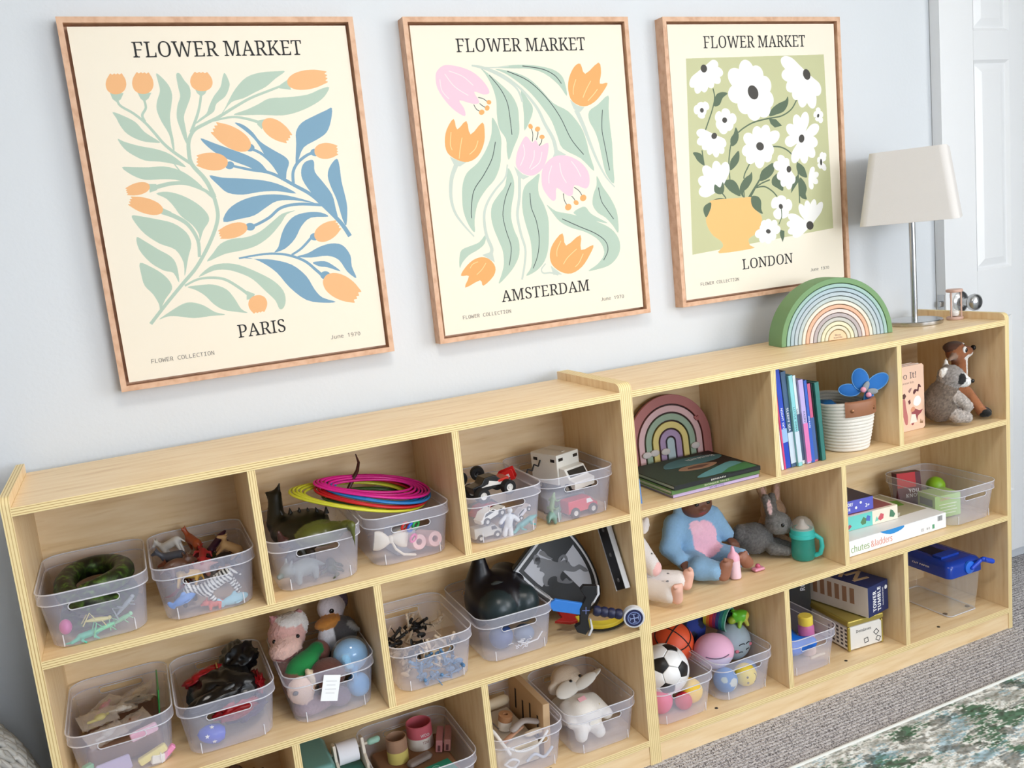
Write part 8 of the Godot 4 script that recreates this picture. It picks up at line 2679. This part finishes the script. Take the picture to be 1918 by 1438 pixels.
# the flat print of the three posters, in millimetres from the frame's upper left corner: shape and ink, then its numbers
# o outline; s stroke (two widths, then its line); b bud (middle, tip, side); d dot (middle, two radii's ends); p petal (root, tip, width)
var PARIS_PRINT := [
	["og", 166, 108, 174, 114, 186, 131, 190, 150, 185, 172, 179, 194, 178, 220, 179, 239, 177, 264, 174, 254, 172, 228, 161, 201, 156, 178, 160, 160, 168, 142, 167, 123],
	["og", 204, 111, 211, 109, 218, 123, 226, 136, 225, 155, 214, 177, 206, 195, 206, 218, 206, 248, 201, 244, 195, 217, 192, 195, 197, 172, 205, 154, 204, 135],
	["og", 300, 110, 306, 127, 305, 138, 294, 157, 274, 171, 267, 186, 250, 197, 225, 211, 236, 200, 251, 190, 259, 175, 271, 156, 287, 138, 294, 119],
	["og", 424, 110, 402, 124, 380, 140, 355, 151, 330, 162, 305, 169, 283, 191, 270, 204, 288, 183, 300, 165, 317, 142, 342, 120, 372, 111, 408, 109],
	["og", 515, 145, 502, 164, 479, 179, 444, 193, 407, 200, 360, 197, 305, 195, 334, 185, 359, 175, 384, 164, 420, 163, 465, 159, 496, 148],
	["og", 73, 180, 90, 187, 112, 201, 127, 222, 152, 242, 141, 243, 117, 238, 94, 224, 83, 207, 78, 192],
	["og", 74, 232, 85, 238, 112, 248, 143, 256, 170, 269, 195, 295, 174, 288, 146, 281, 118, 277, 92, 261, 80, 247],
	["og", 73, 288, 94, 289, 123, 291, 152, 291, 180, 300, 203, 317, 222, 340, 198, 330, 170, 319, 141, 316, 112, 315, 89, 304],
	["og", 129, 344, 151, 342, 179, 352, 206, 371, 222, 392, 223, 408, 209, 426, 198, 449, 199, 433, 189, 413, 169, 392, 158, 371, 146, 355],
	["og", 76, 384, 93, 387, 121, 395, 152, 406, 175, 427, 181, 451, 171, 478, 158, 516, 160, 488, 148, 460, 120, 445, 95, 423, 80, 399],
	["og", 78, 428, 92, 437, 115, 456, 138, 474, 146, 495, 145, 528, 137, 507, 119, 500, 96, 481, 79, 453],
	["og", 405, 401, 385, 408, 371, 425, 343, 451, 312, 468, 279, 475, 244, 479, 207, 491, 221, 475, 239, 457, 264, 449, 295, 448, 324, 439, 355, 419, 377, 405],
	["og", 76, 480, 94, 489, 114, 505, 127, 523, 129, 540, 113, 559, 100, 579, 99, 567, 91, 546, 78, 527, 75, 504],
	["og", 185, 521, 211, 502, 239, 498, 271, 505, 309, 526, 338, 547, 355, 570, 357, 592, 350, 607, 341, 608, 335, 589, 317, 566, 294, 538, 269, 522, 243, 512, 217, 511],
	["og", 160, 539, 186, 538, 212, 540, 237, 553, 251, 575, 261, 598, 273, 608, 250, 603, 224, 595, 206, 580, 192, 561, 175, 547],
	["og", 94, 599, 117, 586, 145, 573, 164, 572, 186, 581, 207, 598, 227, 606, 196, 605, 163, 605, 131, 597, 112, 595],
	["sg", 6.7, 8, 77, 606, 113, 569, 151, 532, 185, 499, 219, 451, 240, 409, 243, 379, 236, 341, 221, 310],
	["sg", 9.1, 4.5, 241, 358, 229, 323, 207, 290, 205, 263, 209, 241, 222, 222, 246, 210, 274, 198, 308, 180, 345, 162, 386, 148, 416, 138],
	["sg", 6.6, 4.4, 207, 290, 178, 266, 159, 246, 144, 223, 130, 203, 111, 184, 89, 168, 85, 154],
	["sg", 5.1, 4.4, 130, 201, 127, 188, 136, 174, 135, 157],
	["sg", 6, 4.5, 215, 226, 231, 196, 240, 174, 248, 146],
	["sg", 3.9, 6.2, 262, 205, 301, 199, 331, 204, 357, 213],
	["sg", 6, 9, 244, 361, 222, 343, 190, 328, 161, 326, 131, 331, 120, 332],
	["sg", 6.1, 9.9, 193, 480, 195, 445, 181, 412, 158, 393, 134, 381],
	["sg", 4.1, 6.8, 155, 536, 181, 526, 208, 525, 237, 532, 264, 553, 283, 572],
	["sg", 3.8, 2.3, 244, 367, 228, 350, 209, 329, 186, 308, 171, 284],
	["og", 74, 143, 99, 144, 92, 156, 83, 161, 77, 155],
	["og", 125, 144, 151, 145, 144, 156, 135, 162, 129, 156],
	["og", 235, 137, 262, 138, 255, 150, 246, 156, 239, 149],
	["og", 410, 137, 429, 126, 432, 148, 407, 144],
	["og", 350, 209, 370, 206, 359, 227, 351, 217],
	["og", 118, 324, 132, 325, 132, 337, 117, 341],
	["og", 135, 373, 152, 383, 151, 392, 135, 387],
	["og", 278, 561, 294, 570, 288, 580, 275, 580],
	["bo", 88, 126, 91, 106, 107, 126],
	["bo", 138, 126, 141, 105, 158, 127],
	["bo", 251, 126, 253, 107, 273, 127],
	["bo", 470, 128, 514, 123, 470, 148],
	["bo", 389, 230, 414, 250, 376, 245],
	["ob", 232, 239, 255, 249, 284, 262, 320, 278, 345, 295, 357, 312, 366, 320, 342, 315, 317, 301, 288, 288, 263, 274, 243, 256],
	["ob", 305, 211, 322, 216, 339, 232, 352, 252, 377, 271, 399, 286, 406, 299, 398, 318, 394, 334, 386, 329, 375, 309, 359, 284, 344, 252, 327, 231],
	["ob", 515, 189, 509, 216, 496, 240, 473, 254, 442, 269, 426, 296, 420, 300, 427, 260, 430, 236, 445, 217, 476, 203, 502, 193],
	["ob", 238, 315, 263, 321, 305, 326, 348, 333, 382, 345, 412, 365, 372, 357, 336, 356, 300, 359, 270, 353, 253, 336],
	["ob", 252, 412, 265, 388, 295, 371, 335, 363, 379, 365, 418, 376, 450, 389, 406, 379, 369, 378, 343, 390, 317, 404, 285, 409],
	["ob", 455, 296, 460, 302, 459, 322, 473, 344, 490, 373, 494, 403, 495, 426, 473, 401, 445, 366, 430, 337, 430, 316, 439, 301],
	["ob", 511, 297, 515, 314, 515, 346, 519, 380, 520, 405, 513, 442, 506, 428, 499, 386, 490, 357, 486, 332, 494, 312],
	["sb", 9.7, 4.9, 518, 467, 502, 437, 473, 401, 444, 370, 410, 347, 377, 325, 354, 315, 324, 309, 286, 298],
	["sb", 6.3, 5.5, 388, 334, 372, 301, 352, 278, 330, 265],
	["sb", 6.5, 5.7, 409, 343, 412, 319, 425, 300, 448, 285, 465, 281],
	["sb", 6.4, 5.6, 466, 394, 413, 388, 375, 393, 348, 411, 318, 424, 300, 427],
	["db", 328, 263, 338, 264, 327, 271],
	["db", 282, 297, 291, 298, 280, 305],
	["db", 465, 281, 475, 282, 464, 289],
	["db", 305, 427, 315, 428, 304, 435],
	["ob", 475, 420, 460, 410, 432, 407, 403, 412, 383, 427, 369, 448, 358, 475, 348, 486, 372, 480, 396, 461, 414, 435, 437, 419],
	["ob", 273, 490, 308, 496, 341, 501, 381, 516, 409, 544, 423, 575, 438, 595, 466, 608, 440, 607, 402, 596, 370, 565, 347, 530, 322, 507, 297, 493],
	["ob", 394, 500, 419, 495, 446, 484, 473, 479, 498, 485, 513, 509, 513, 534, 520, 561, 501, 544, 486, 517, 462, 505, 425, 505],
	["ob", 427, 516, 453, 516, 470, 526, 486, 542, 458, 530, 440, 526],
	["sb", 3.5, 7, 272, 491, 308, 488, 343, 488, 377, 495, 410, 511, 432, 533, 448, 551],
	["sb", 4.3, 5.7, 384, 495, 407, 483, 433, 461],
	["db", 439, 461, 449, 462, 438, 469],
	["db", 451, 547, 462, 548, 450, 556],
	["bo", 295, 241, 261, 218, 308, 223],
	["bo", 248, 287, 217, 283, 251, 269],
	["bo", 490, 279, 516, 279, 489, 296],
	["bo", 96, 332, 73, 336, 95, 320],
	["bo", 106, 367, 76, 354, 113, 353],
	["bo", 269, 432, 239, 438, 267, 417],
	["bo", 468, 452, 496, 439, 476, 469],
	["bo", 483, 578, 518, 604, 466, 599],
	["bo", 297, 592, 297, 611, 277, 593],
]
var AMSTERDAM_PRINT := [
	["og", 215, 112, 251, 108, 288, 107, 331, 111, 368, 120, 389, 134, 397, 153, 399, 183, 379, 156, 344, 129, 305, 117, 258, 115],
	["og", 215, 115, 257, 122, 299, 138, 329, 164, 360, 198, 399, 219, 430, 257, 442, 291, 447, 321, 457, 366, 422, 333, 375, 307, 363, 277, 351, 240, 329, 206, 302, 173, 272, 147, 242, 127],
	["og", 176, 110, 199, 127, 225, 149, 251, 175, 264, 204, 264, 233, 261, 265, 243, 297, 227, 325, 224, 302, 225, 276, 210, 250, 208, 218, 210, 186, 203, 154, 189, 126],
	["og", 277, 166, 297, 192, 304, 209, 296, 231, 276, 259, 278, 227, 278, 195],
	["og", 195, 225, 208, 247, 213, 276, 209, 304, 203, 336, 185, 368, 161, 389, 136, 419, 123, 457, 120, 486, 107, 469, 97, 435, 98, 400, 103, 372, 117, 347, 147, 326, 172, 296, 189, 262],
	["og", 515, 185, 513, 217, 513, 257, 515, 301, 513, 352, 511, 400, 490, 375, 482, 333, 477, 299, 468, 269, 455, 244, 457, 221, 483, 206],
	["sh", 4.1, 5.4, 157, 106, 193, 116, 234, 136, 267, 162, 278, 192],
	["sh", 2.8, 11.1, 159, 106, 187, 111, 234, 130, 278, 163, 314, 206, 332, 246, 351, 283, 356, 316],
	["sh", 11.4, 3.3, 93, 326, 77, 357, 70, 398, 75, 434, 92, 464, 117, 496],
	["sh", 12.5, 2.9, 421, 216, 438, 257, 453, 301, 469, 343, 489, 382, 512, 409],
	["sh", 2, 2.7, 159, 106, 201, 112, 251, 110],
	["og", 463, 378, 477, 405, 497, 435, 511, 466, 514, 495, 511, 524, 497, 504, 477, 482, 456, 468, 444, 447, 449, 422, 460, 401],
	["og", 316, 437, 340, 455, 375, 464, 417, 477, 461, 494, 493, 513, 511, 538, 513, 564, 501, 586, 476, 603, 441, 609, 415, 610, 443, 596, 464, 575, 462, 552, 446, 531, 414, 512, 378, 499, 348, 481, 329, 457],
	["og", 388, 462, 409, 452, 424, 452, 437, 469, 462, 484, 483, 497, 453, 490, 421, 481, 400, 472],
	["og", 222, 344, 232, 360, 235, 381, 231, 406, 223, 430, 218, 460, 223, 491, 232, 517, 230, 548, 217, 572, 198, 592, 168, 614, 177, 593, 186, 569, 187, 538, 179, 512, 169, 480, 166, 452, 172, 426, 192, 403, 211, 383],
	["og", 305, 362, 299, 386, 298, 411, 309, 437, 317, 469, 315, 506, 309, 544, 295, 574, 271, 594, 242, 603, 258, 583, 263, 552, 263, 520, 255, 482, 250, 450, 252, 416, 262, 389, 285, 373],
	["og", 147, 494, 142, 515, 123, 528, 99, 538, 80, 554, 72, 566, 74, 542, 82, 524, 105, 517, 129, 510],
	["sh", 3.8, 9.6, 222, 335, 213, 365, 186, 390, 163, 416, 150, 442, 147, 472, 150, 500, 159, 529, 153, 544],
	["sh", 8.5, 5.3, 251, 361, 245, 413, 235, 455, 239, 499, 247, 538, 241, 575, 230, 611],
	["oh", 239, 340, 259, 360, 277, 367, 260, 373, 246, 365],
	["oh", 356, 306, 383, 322, 342, 330],
	["oh", 78, 308, 99, 319, 119, 323, 101, 332, 87, 329],
	["oh", 406, 191, 424, 205, 445, 211, 432, 222, 415, 215],
	["oh", 132, 541, 160, 535, 163, 562],
	["oh", 311, 585, 341, 611, 316, 609],
	["sh", 3.4, 4.7, 298, 579, 285, 592, 290, 602, 309, 603, 330, 610],
	["ok", 65, 132, 70, 117, 87, 105, 108, 105, 138, 112, 164, 125, 186, 147, 195, 168, 179, 172, 156, 165, 167, 189, 149, 192, 117, 183, 127, 202, 127, 219, 105, 207, 84, 185, 67, 156],
	["ok", 278, 272, 293, 288, 303, 282, 313, 297, 336, 291, 331, 321, 315, 350, 289, 365, 263, 360, 245, 342, 248, 316, 259, 294],
	["ok", 346, 325, 384, 324, 418, 340, 439, 365, 441, 392, 429, 407, 398, 396, 390, 419, 374, 419, 348, 399, 343, 425, 331, 428, 311, 400, 309, 373, 317, 347],
	["oO", 444, 108, 455, 132, 495, 106, 500, 130, 494, 156, 516, 155, 501, 176, 475, 199, 443, 209, 413, 196, 404, 170, 409, 141, 426, 115],
	["oO", 98, 224, 104, 248, 129, 230, 136, 261, 169, 235, 172, 261, 166, 286, 149, 311, 123, 323, 96, 317, 74, 300, 70, 275, 78, 247],
	["oO", 352, 510, 359, 541, 402, 519, 400, 556, 436, 547, 423, 571, 398, 598, 367, 611, 338, 604, 315, 583, 312, 557, 324, 532],
	["oO", 131, 546, 151, 554, 163, 573, 156, 594, 127, 614, 120, 600, 80, 613, 93, 587, 73, 584, 85, 567, 107, 551],
	["sn", 1.7, 1.7, 199, 129, 224, 161, 238, 193, 241, 226, 242, 267],
	["sn", 1.8, 1.8, 246, 121, 298, 144, 342, 184, 375, 231, 400, 285, 431, 324],
	["sn", 1.8, 1.8, 287, 110, 338, 118, 370, 133, 387, 153],
	["sn", 1.8, 1.8, 495, 219, 489, 266, 494, 310, 501, 367],
	["sn", 1.7, 1.7, 197, 281, 184, 319, 158, 356, 129, 390, 117, 434, 116, 453],
	["sn", 1.6, 1.6, 227, 378, 208, 413, 197, 452, 201, 489, 210, 531, 200, 573],
	["sn", 1.7, 1.7, 274, 406, 274, 440, 284, 475, 287, 516, 279, 556, 263, 587],
	["sn", 1.8, 1.8, 355, 475, 401, 498, 443, 518, 471, 540, 477, 564, 462, 588],
	["sn", 1.7, 1.7, 465, 407, 470, 440, 484, 463, 501, 488],
	["sn", 1.7, 1.7, 165, 178, 178, 182, 188, 190],
	["dO", 191, 190, 197, 190, 191, 195],
	["sn", 1.7, 1.7, 167, 192, 176, 199, 185, 203],
	["dO", 185, 203, 191, 203, 184, 209],
	["sn", 1.7, 1.7, 152, 194, 158, 205, 170, 212],
	["dO", 170, 212, 177, 212, 169, 218],
	["sn", 1.7, 1.7, 294, 285, 297, 267, 293, 250],
	["dO", 293, 250, 299, 251, 293, 256],
	["sn", 1.8, 1.8, 305, 282, 311, 268, 311, 257],
	["dO", 311, 257, 318, 257, 310, 263],
	["sn", 1.8, 1.8, 311, 296, 318, 288, 321, 276],
	["dO", 321, 276, 328, 276, 321, 281],
	["sn", 1.8, 1.8, 396, 401, 410, 412, 419, 429],
	["dO", 419, 429, 428, 429, 418, 437],
	["sn", 1.8, 1.8, 387, 422, 393, 429, 398, 439],
	["dO", 398, 439, 405, 440, 398, 445],
	["sn", 1.8, 1.8, 365, 414, 366, 431, 375, 448],
	["dO", 375, 448, 384, 448, 374, 456],
	["sc", 2, 2, 99, 117, 132, 130, 156, 151],
	["sc", 2, 2, 88, 123, 109, 152, 141, 173],
	["sc", 1.9, 1.9, 75, 135, 77, 160, 92, 179],
	["sc", 2.1, 2.1, 269, 291, 270, 314, 256, 340],
	["sc", 2.1, 2.1, 297, 306, 293, 326, 279, 348],
	["sc", 2.1, 2.1, 317, 311, 307, 336, 283, 351],
	["sc", 2.1, 2.1, 340, 345, 330, 368, 328, 387],
	["sc", 2.2, 2.2, 362, 340, 365, 367, 376, 389],
	["sc", 2.2, 2.2, 395, 338, 408, 356, 418, 377],
	["sy", 2, 2, 88, 253, 83, 281, 86, 294],
	["sy", 2, 2, 114, 267, 106, 292, 101, 314],
	["sy", 2, 2, 153, 276, 144, 294, 128, 306],
	["sy", 2.1, 2.1, 428, 144, 419, 164, 417, 180],
	["sy", 2.2, 2.2, 469, 149, 455, 168, 443, 188],
	["sy", 2.2, 2.2, 486, 169, 473, 182, 456, 196],
	["sy", 2, 2, 346, 528, 333, 549, 331, 565],
	["sy", 2.1, 2.1, 388, 552, 360, 571, 347, 586],
	["sy", 2.1, 2.1, 405, 566, 391, 587, 379, 596],
	["sy", 1.9, 1.9, 120, 556, 106, 560, 98, 569],
	["sy", 1.9, 1.9, 140, 561, 128, 575, 113, 586],
]
var LONDON_PRINT := [
	["oG", 68, 101, 528, 98, 535, 576, 46, 602],
	["sd", 3.5, 3.5, 147, 178, 150, 202, 141, 230, 124, 264, 114, 283],
	["sd", 3.7, 3.7, 428, 211, 405, 240, 369, 257, 323, 262, 273, 270, 239, 283, 220, 294],
	["sd", 3.6, 3.6, 193, 324, 184, 362, 183, 393],
	["sd", 3.8, 3.8, 320, 336, 356, 339, 382, 349, 403, 366],
	["sd", 3.5, 3.5, 99, 334, 101, 357, 103, 374],
	["sd", 3.7, 3.7, 252, 377, 240, 394],
	["sd", 3.6, 3.6, 189, 337, 183, 372, 183, 416],
	["sd", 3.7, 3.7, 253, 376, 234, 402, 229, 416],
	["sd", 3.7, 3.7, 317, 425, 290, 432, 271, 440],
	["sd", 3.8, 3.8, 267, 443, 297, 442, 323, 456, 339, 472],
	["sd", 3.8, 3.8, 416, 383, 417, 423, 417, 496],
	["sd", 3.6, 3.6, 153, 447, 166, 465, 143, 463, 117, 468],
	["sd", 3.7, 3.7, 227, 448, 227, 466],
	["sd", 4, 9.4, 287, 417, 263, 445, 244, 468],
	["od", 147, 223, 149, 205, 159, 192, 177, 188, 193, 192, 176, 203, 165, 220],
	["od", 327, 256, 336, 238, 360, 224, 385, 216, 394, 206, 394, 225, 378, 245, 350, 253],
	["od", 325, 262, 349, 265, 369, 283, 344, 287, 330, 276],
	["od", 213, 280, 221, 300, 214, 320, 195, 329, 193, 310, 205, 296],
	["od", 186, 391, 188, 368, 204, 351, 218, 342, 218, 364, 206, 380],
	["od", 70, 338, 90, 340, 101, 351, 103, 373, 84, 361, 76, 349],
	["od", 161, 419, 190, 416, 208, 432, 215, 461, 191, 452, 174, 439],
	["od", 225, 466, 215, 454, 215, 436, 231, 416, 251, 406, 257, 400, 257, 421, 241, 441, 225, 451],
	["od", 283, 426, 289, 402, 309, 389, 332, 381, 333, 402, 314, 419],
	["od", 325, 423, 338, 412, 353, 408, 348, 424, 361, 440, 360, 458, 339, 448, 324, 438],
	["od", 416, 385, 437, 397, 445, 413, 447, 428, 423, 420, 412, 401],
	["od", 388, 467, 392, 446, 403, 428, 415, 418, 416, 438],
	["od", 421, 426, 438, 440, 445, 458, 440, 473, 443, 488, 423, 481, 416, 463],
	["op", 115, 466, 166, 465, 227, 466, 252, 468, 250, 486, 266, 505, 282, 522, 278, 546, 262, 565, 234, 578, 237, 596, 247, 605, 133, 607, 147, 590, 141, 575, 117, 558, 102, 536, 97, 515, 104, 498, 117, 484],
	["od", 252, 465, 273, 467, 283, 480, 282, 501, 286, 515, 262, 502, 250, 486],
	["od", 92, 482, 102, 474, 117, 471, 114, 487, 99, 508, 91, 494],
	["od", 341, 562, 358, 568, 357, 583, 350, 598, 342, 579],
	["pw", 122.4, 126.8, 75.7, 171.7, 26.8],
	["pw", 122.4, 126.8, 93.4, 189, 26.8],
	["pw", 122.4, 126.8, 118.2, 187, 26.8],
	["pw", 122.4, 126.8, 145.6, 176.5, 26.8],
	["pw", 122.4, 126.8, 171.6, 163.1, 26.8],
	["pw", 122.4, 126.8, 182.4, 140.8, 26.8],
	["pw", 122.4, 126.8, 168.3, 115.2, 26.8],
	["de", 122, 127, 132, 127, 122, 137],
	["pw", 277.2, 191.9, 200.8, 135.6, 49.5],
	["pw", 277.2, 191.9, 250.2, 108.2, 49.5],
	["pw", 277.2, 191.9, 297, 123.4, 49.5],
	["pw", 277.2, 191.9, 337.3, 164.7, 49.5],
	["pw", 277.2, 191.9, 342.7, 223.2, 49.5],
	["pw", 277.2, 191.9, 323.4, 254.7, 49.5],
	["pw", 277.2, 191.9, 277.4, 265.9, 49.5],
	["pw", 277.2, 191.9, 231, 240.8, 49.5],
	["pw", 277.2, 191.9, 194.4, 195, 49.5],
	["de", 277, 192, 293, 188, 284, 210],
	["pw", 463.6, 150.3, 377.3, 107.6, 37.9],
	["pw", 463.6, 150.3, 376.3, 149.7, 37.9],
	["pw", 463.6, 150.3, 391, 188.2, 37.9],
	["pw", 463.6, 150.3, 414.5, 214, 37.9],
	["pw", 463.6, 150.3, 440.4, 237.2, 37.9],
	["pw", 463.6, 150.3, 481.7, 241.7, 37.9],
	["pw", 463.6, 150.3, 507.9, 205.2, 37.9],
	["de", 464, 150, 476, 147, 469, 164],
	["pw", 107.4, 231.7, 81.3, 229.2, 23.8],
	["pw", 107.4, 231.7, 100.3, 211.7, 23.8],
	["pw", 107.4, 231.7, 128.2, 215.5, 23.8],
	["pw", 107.4, 231.7, 121.2, 236.4, 23.8],
	["pw", 107.4, 231.7, 102.2, 252.6, 23.8],
	["de", 107, 232, 113, 232, 107, 238],
	["pw", 178.4, 260.2, 149, 244.7, 29.2],
	["pw", 178.4, 260.2, 186.2, 230.4, 29.2],
	["pw", 178.4, 260.2, 217, 256.1, 29.2],
	["pw", 178.4, 260.2, 200.2, 284.2, 29.2],
	["pw", 178.4, 260.2, 168.4, 295.6, 29.2],
	["pw", 178.4, 260.2, 151.7, 279, 29.2],
	["de", 178, 260, 186, 260, 178, 267],
	["pw", 141.1, 298.6, 85.2, 287.3, 24.2],
	["pw", 141.1, 298.6, 84.7, 314.2, 24.2],
	["pw", 141.1, 298.6, 101, 330.8, 24.2],
	["pw", 141.1, 298.6, 119.4, 346.2, 24.2],
	["pw", 141.1, 298.6, 143.8, 354.8, 24.2],
	["pw", 141.1, 298.6, 166.2, 346, 24.2],
	["pw", 141.1, 298.6, 176.9, 326.4, 24.2],
	["de", 141, 299, 150, 299, 140, 307],
	["pw", 290.5, 334, 237.4, 303.4, 33.6],
	["pw", 290.5, 334, 228.6, 346.7, 33.6],
	["pw", 290.5, 334, 243.3, 374, 33.6],
	["pw", 290.5, 334, 283.3, 391.9, 33.6],
	["pw", 290.5, 334, 322.6, 374.4, 33.6],
	["pw", 290.5, 334, 335.7, 351.3, 33.6],
	["pw", 290.5, 334, 358.3, 302, 33.6],
	["pw", 290.5, 334, 319.7, 279.5, 33.6],
	["pw", 290.5, 334, 280, 280.6, 33.6],
	["de", 290, 334, 303, 335, 290, 345],
	["pw", 435.1, 320.8, 417.7, 255.6, 31.3],
	["pw", 435.1, 320.8, 455.4, 249.7, 31.3],
	["pw", 435.1, 320.8, 498.8, 289.2, 31.3],
	["pw", 435.1, 320.8, 491.9, 337.4, 31.3],
	["pw", 435.1, 320.8, 477.6, 373.1, 31.3],
	["pw", 435.1, 320.8, 442.6, 389.3, 31.3],
	["pw", 435.1, 320.8, 401.4, 385.2, 31.3],
	["pw", 435.1, 320.8, 375.9, 328.2, 31.3],
	["pw", 435.1, 320.8, 384.7, 284, 31.3],
	["de", 435, 321, 445, 321, 434, 332],
	["pw", 497.6, 261.9, 482.1, 255.3, 17.6],
	["pw", 497.6, 261.9, 499.8, 239.4, 17.6],
	["pw", 497.6, 261.9, 516.1, 256.6, 17.6],
	["pw", 497.6, 261.9, 511.4, 280.6, 17.6],
	["pw", 497.6, 261.9, 493.5, 276.8, 17.6],
	["de", 498, 262, 502, 262, 497, 267],
	["pw", 500.9, 388.3, 489.3, 379.9, 16.4],
	["pw", 500.9, 388.3, 506.5, 362.6, 16.4],
	["pw", 500.9, 388.3, 518.6, 364.8, 16.4],
	["pw", 500.9, 388.3, 513.9, 409.1, 16.4],
	["pw", 500.9, 388.3, 491.9, 403.1, 16.4],
	["de", 501, 388, 505, 389, 500, 398],
	["pw", 150.4, 435.5, 99.4, 375.5, 32.7],
	["pw", 150.4, 435.5, 139.8, 363.6, 32.7],
	["pw", 150.4, 435.5, 175.7, 368.7, 32.7],
	["pw", 150.4, 435.5, 80.8, 407.4, 32.7],
	["pw", 150.4, 435.5, 79.7, 441.9, 32.7],
	["od", 133, 424, 149, 434, 159, 420, 163, 435, 158, 449, 144, 451, 130, 443],
	["pw", 385, 401.1, 331.8, 384.2, 25.9],
	["pw", 385, 401.1, 350.6, 363, 25.9],
	["pw", 385, 401.1, 371.3, 371.7, 25.9],
	["pw", 385, 401.1, 342.7, 422.4, 25.9],
	["pw", 385, 401.1, 358.5, 446.1, 25.9],
	["pw", 385, 401.1, 381.3, 456.3, 25.9],
	["pw", 385, 401.1, 398, 441.4, 25.9],
	["de", 385, 401, 393, 402, 384, 410],
	["pw", 454.5, 428.5, 474.3, 400.8, 17.6],
	["pw", 454.5, 428.5, 490.4, 420.2, 17.6],
	["pw", 454.5, 428.5, 486.5, 444.6, 17.6],
	["pw", 454.5, 428.5, 464.5, 461.5, 17.6],
	["pw", 501.2, 388.6, 489.9, 375.7, 14.9],
	["pw", 501.2, 388.6, 506.9, 361.4, 14.9],
	["pw", 501.2, 388.6, 518.3, 374.3, 14.9],
	["pw", 501.2, 388.6, 516.1, 412.7, 14.9],
	["pw", 501.2, 388.6, 496.1, 406.7, 14.9],
	["de", 501, 389, 505, 389, 501, 398],
	["pw", 350.2, 500.1, 319.2, 482.5, 32.9],
	["pw", 350.2, 500.1, 356.9, 470.3, 32.9],
	["pw", 350.2, 500.1, 390.4, 497.2, 32.9],
	["pw", 350.2, 500.1, 368.5, 530.6, 32.9],
	["pw", 350.2, 500.1, 331.3, 532, 32.9],
	["de", 350, 500, 357, 501, 350, 507],
	["pw", 301.9, 564.4, 304.4, 529.7, 24.1],
	["pw", 301.9, 564.4, 332.8, 538.2, 24.1],
	["pw", 301.9, 564.4, 344.9, 560.7, 24.1],
	["pw", 301.9, 564.4, 325.6, 586.5, 24.1],
	["pw", 301.9, 564.4, 299.6, 597.8, 24.1],
	["pw", 301.9, 564.4, 271.3, 588.9, 24.1],
	["pw", 301.9, 564.4, 255.6, 569.2, 24.1],
	["pw", 301.9, 564.4, 274.3, 548.2, 24.1],
	["pw", 301.9, 564.4, 283, 533.9, 24.1],
	["de", 302, 564, 310, 565, 302, 570],
	["pw", 450.3, 560.9, 372.7, 526.4, 25],
	["pw", 450.3, 560.9, 367.3, 548.9, 25],
	["pw", 450.3, 560.9, 369.7, 572.2, 25],
	["pw", 450.3, 560.9, 386.7, 584.6, 25],
	["pw", 450.3, 560.9, 416.1, 499.3, 25],
	["pw", 450.3, 560.9, 442.6, 490.6, 25],
	["pw", 450.3, 560.9, 470.8, 489.7, 25],
	["pw", 450.3, 560.9, 498.7, 499.7, 25],
	["de", 450, 561, 463, 562, 450, 573],
	["sd", 2.8, 2.8, 351, 506, 351, 528, 340, 548],
]
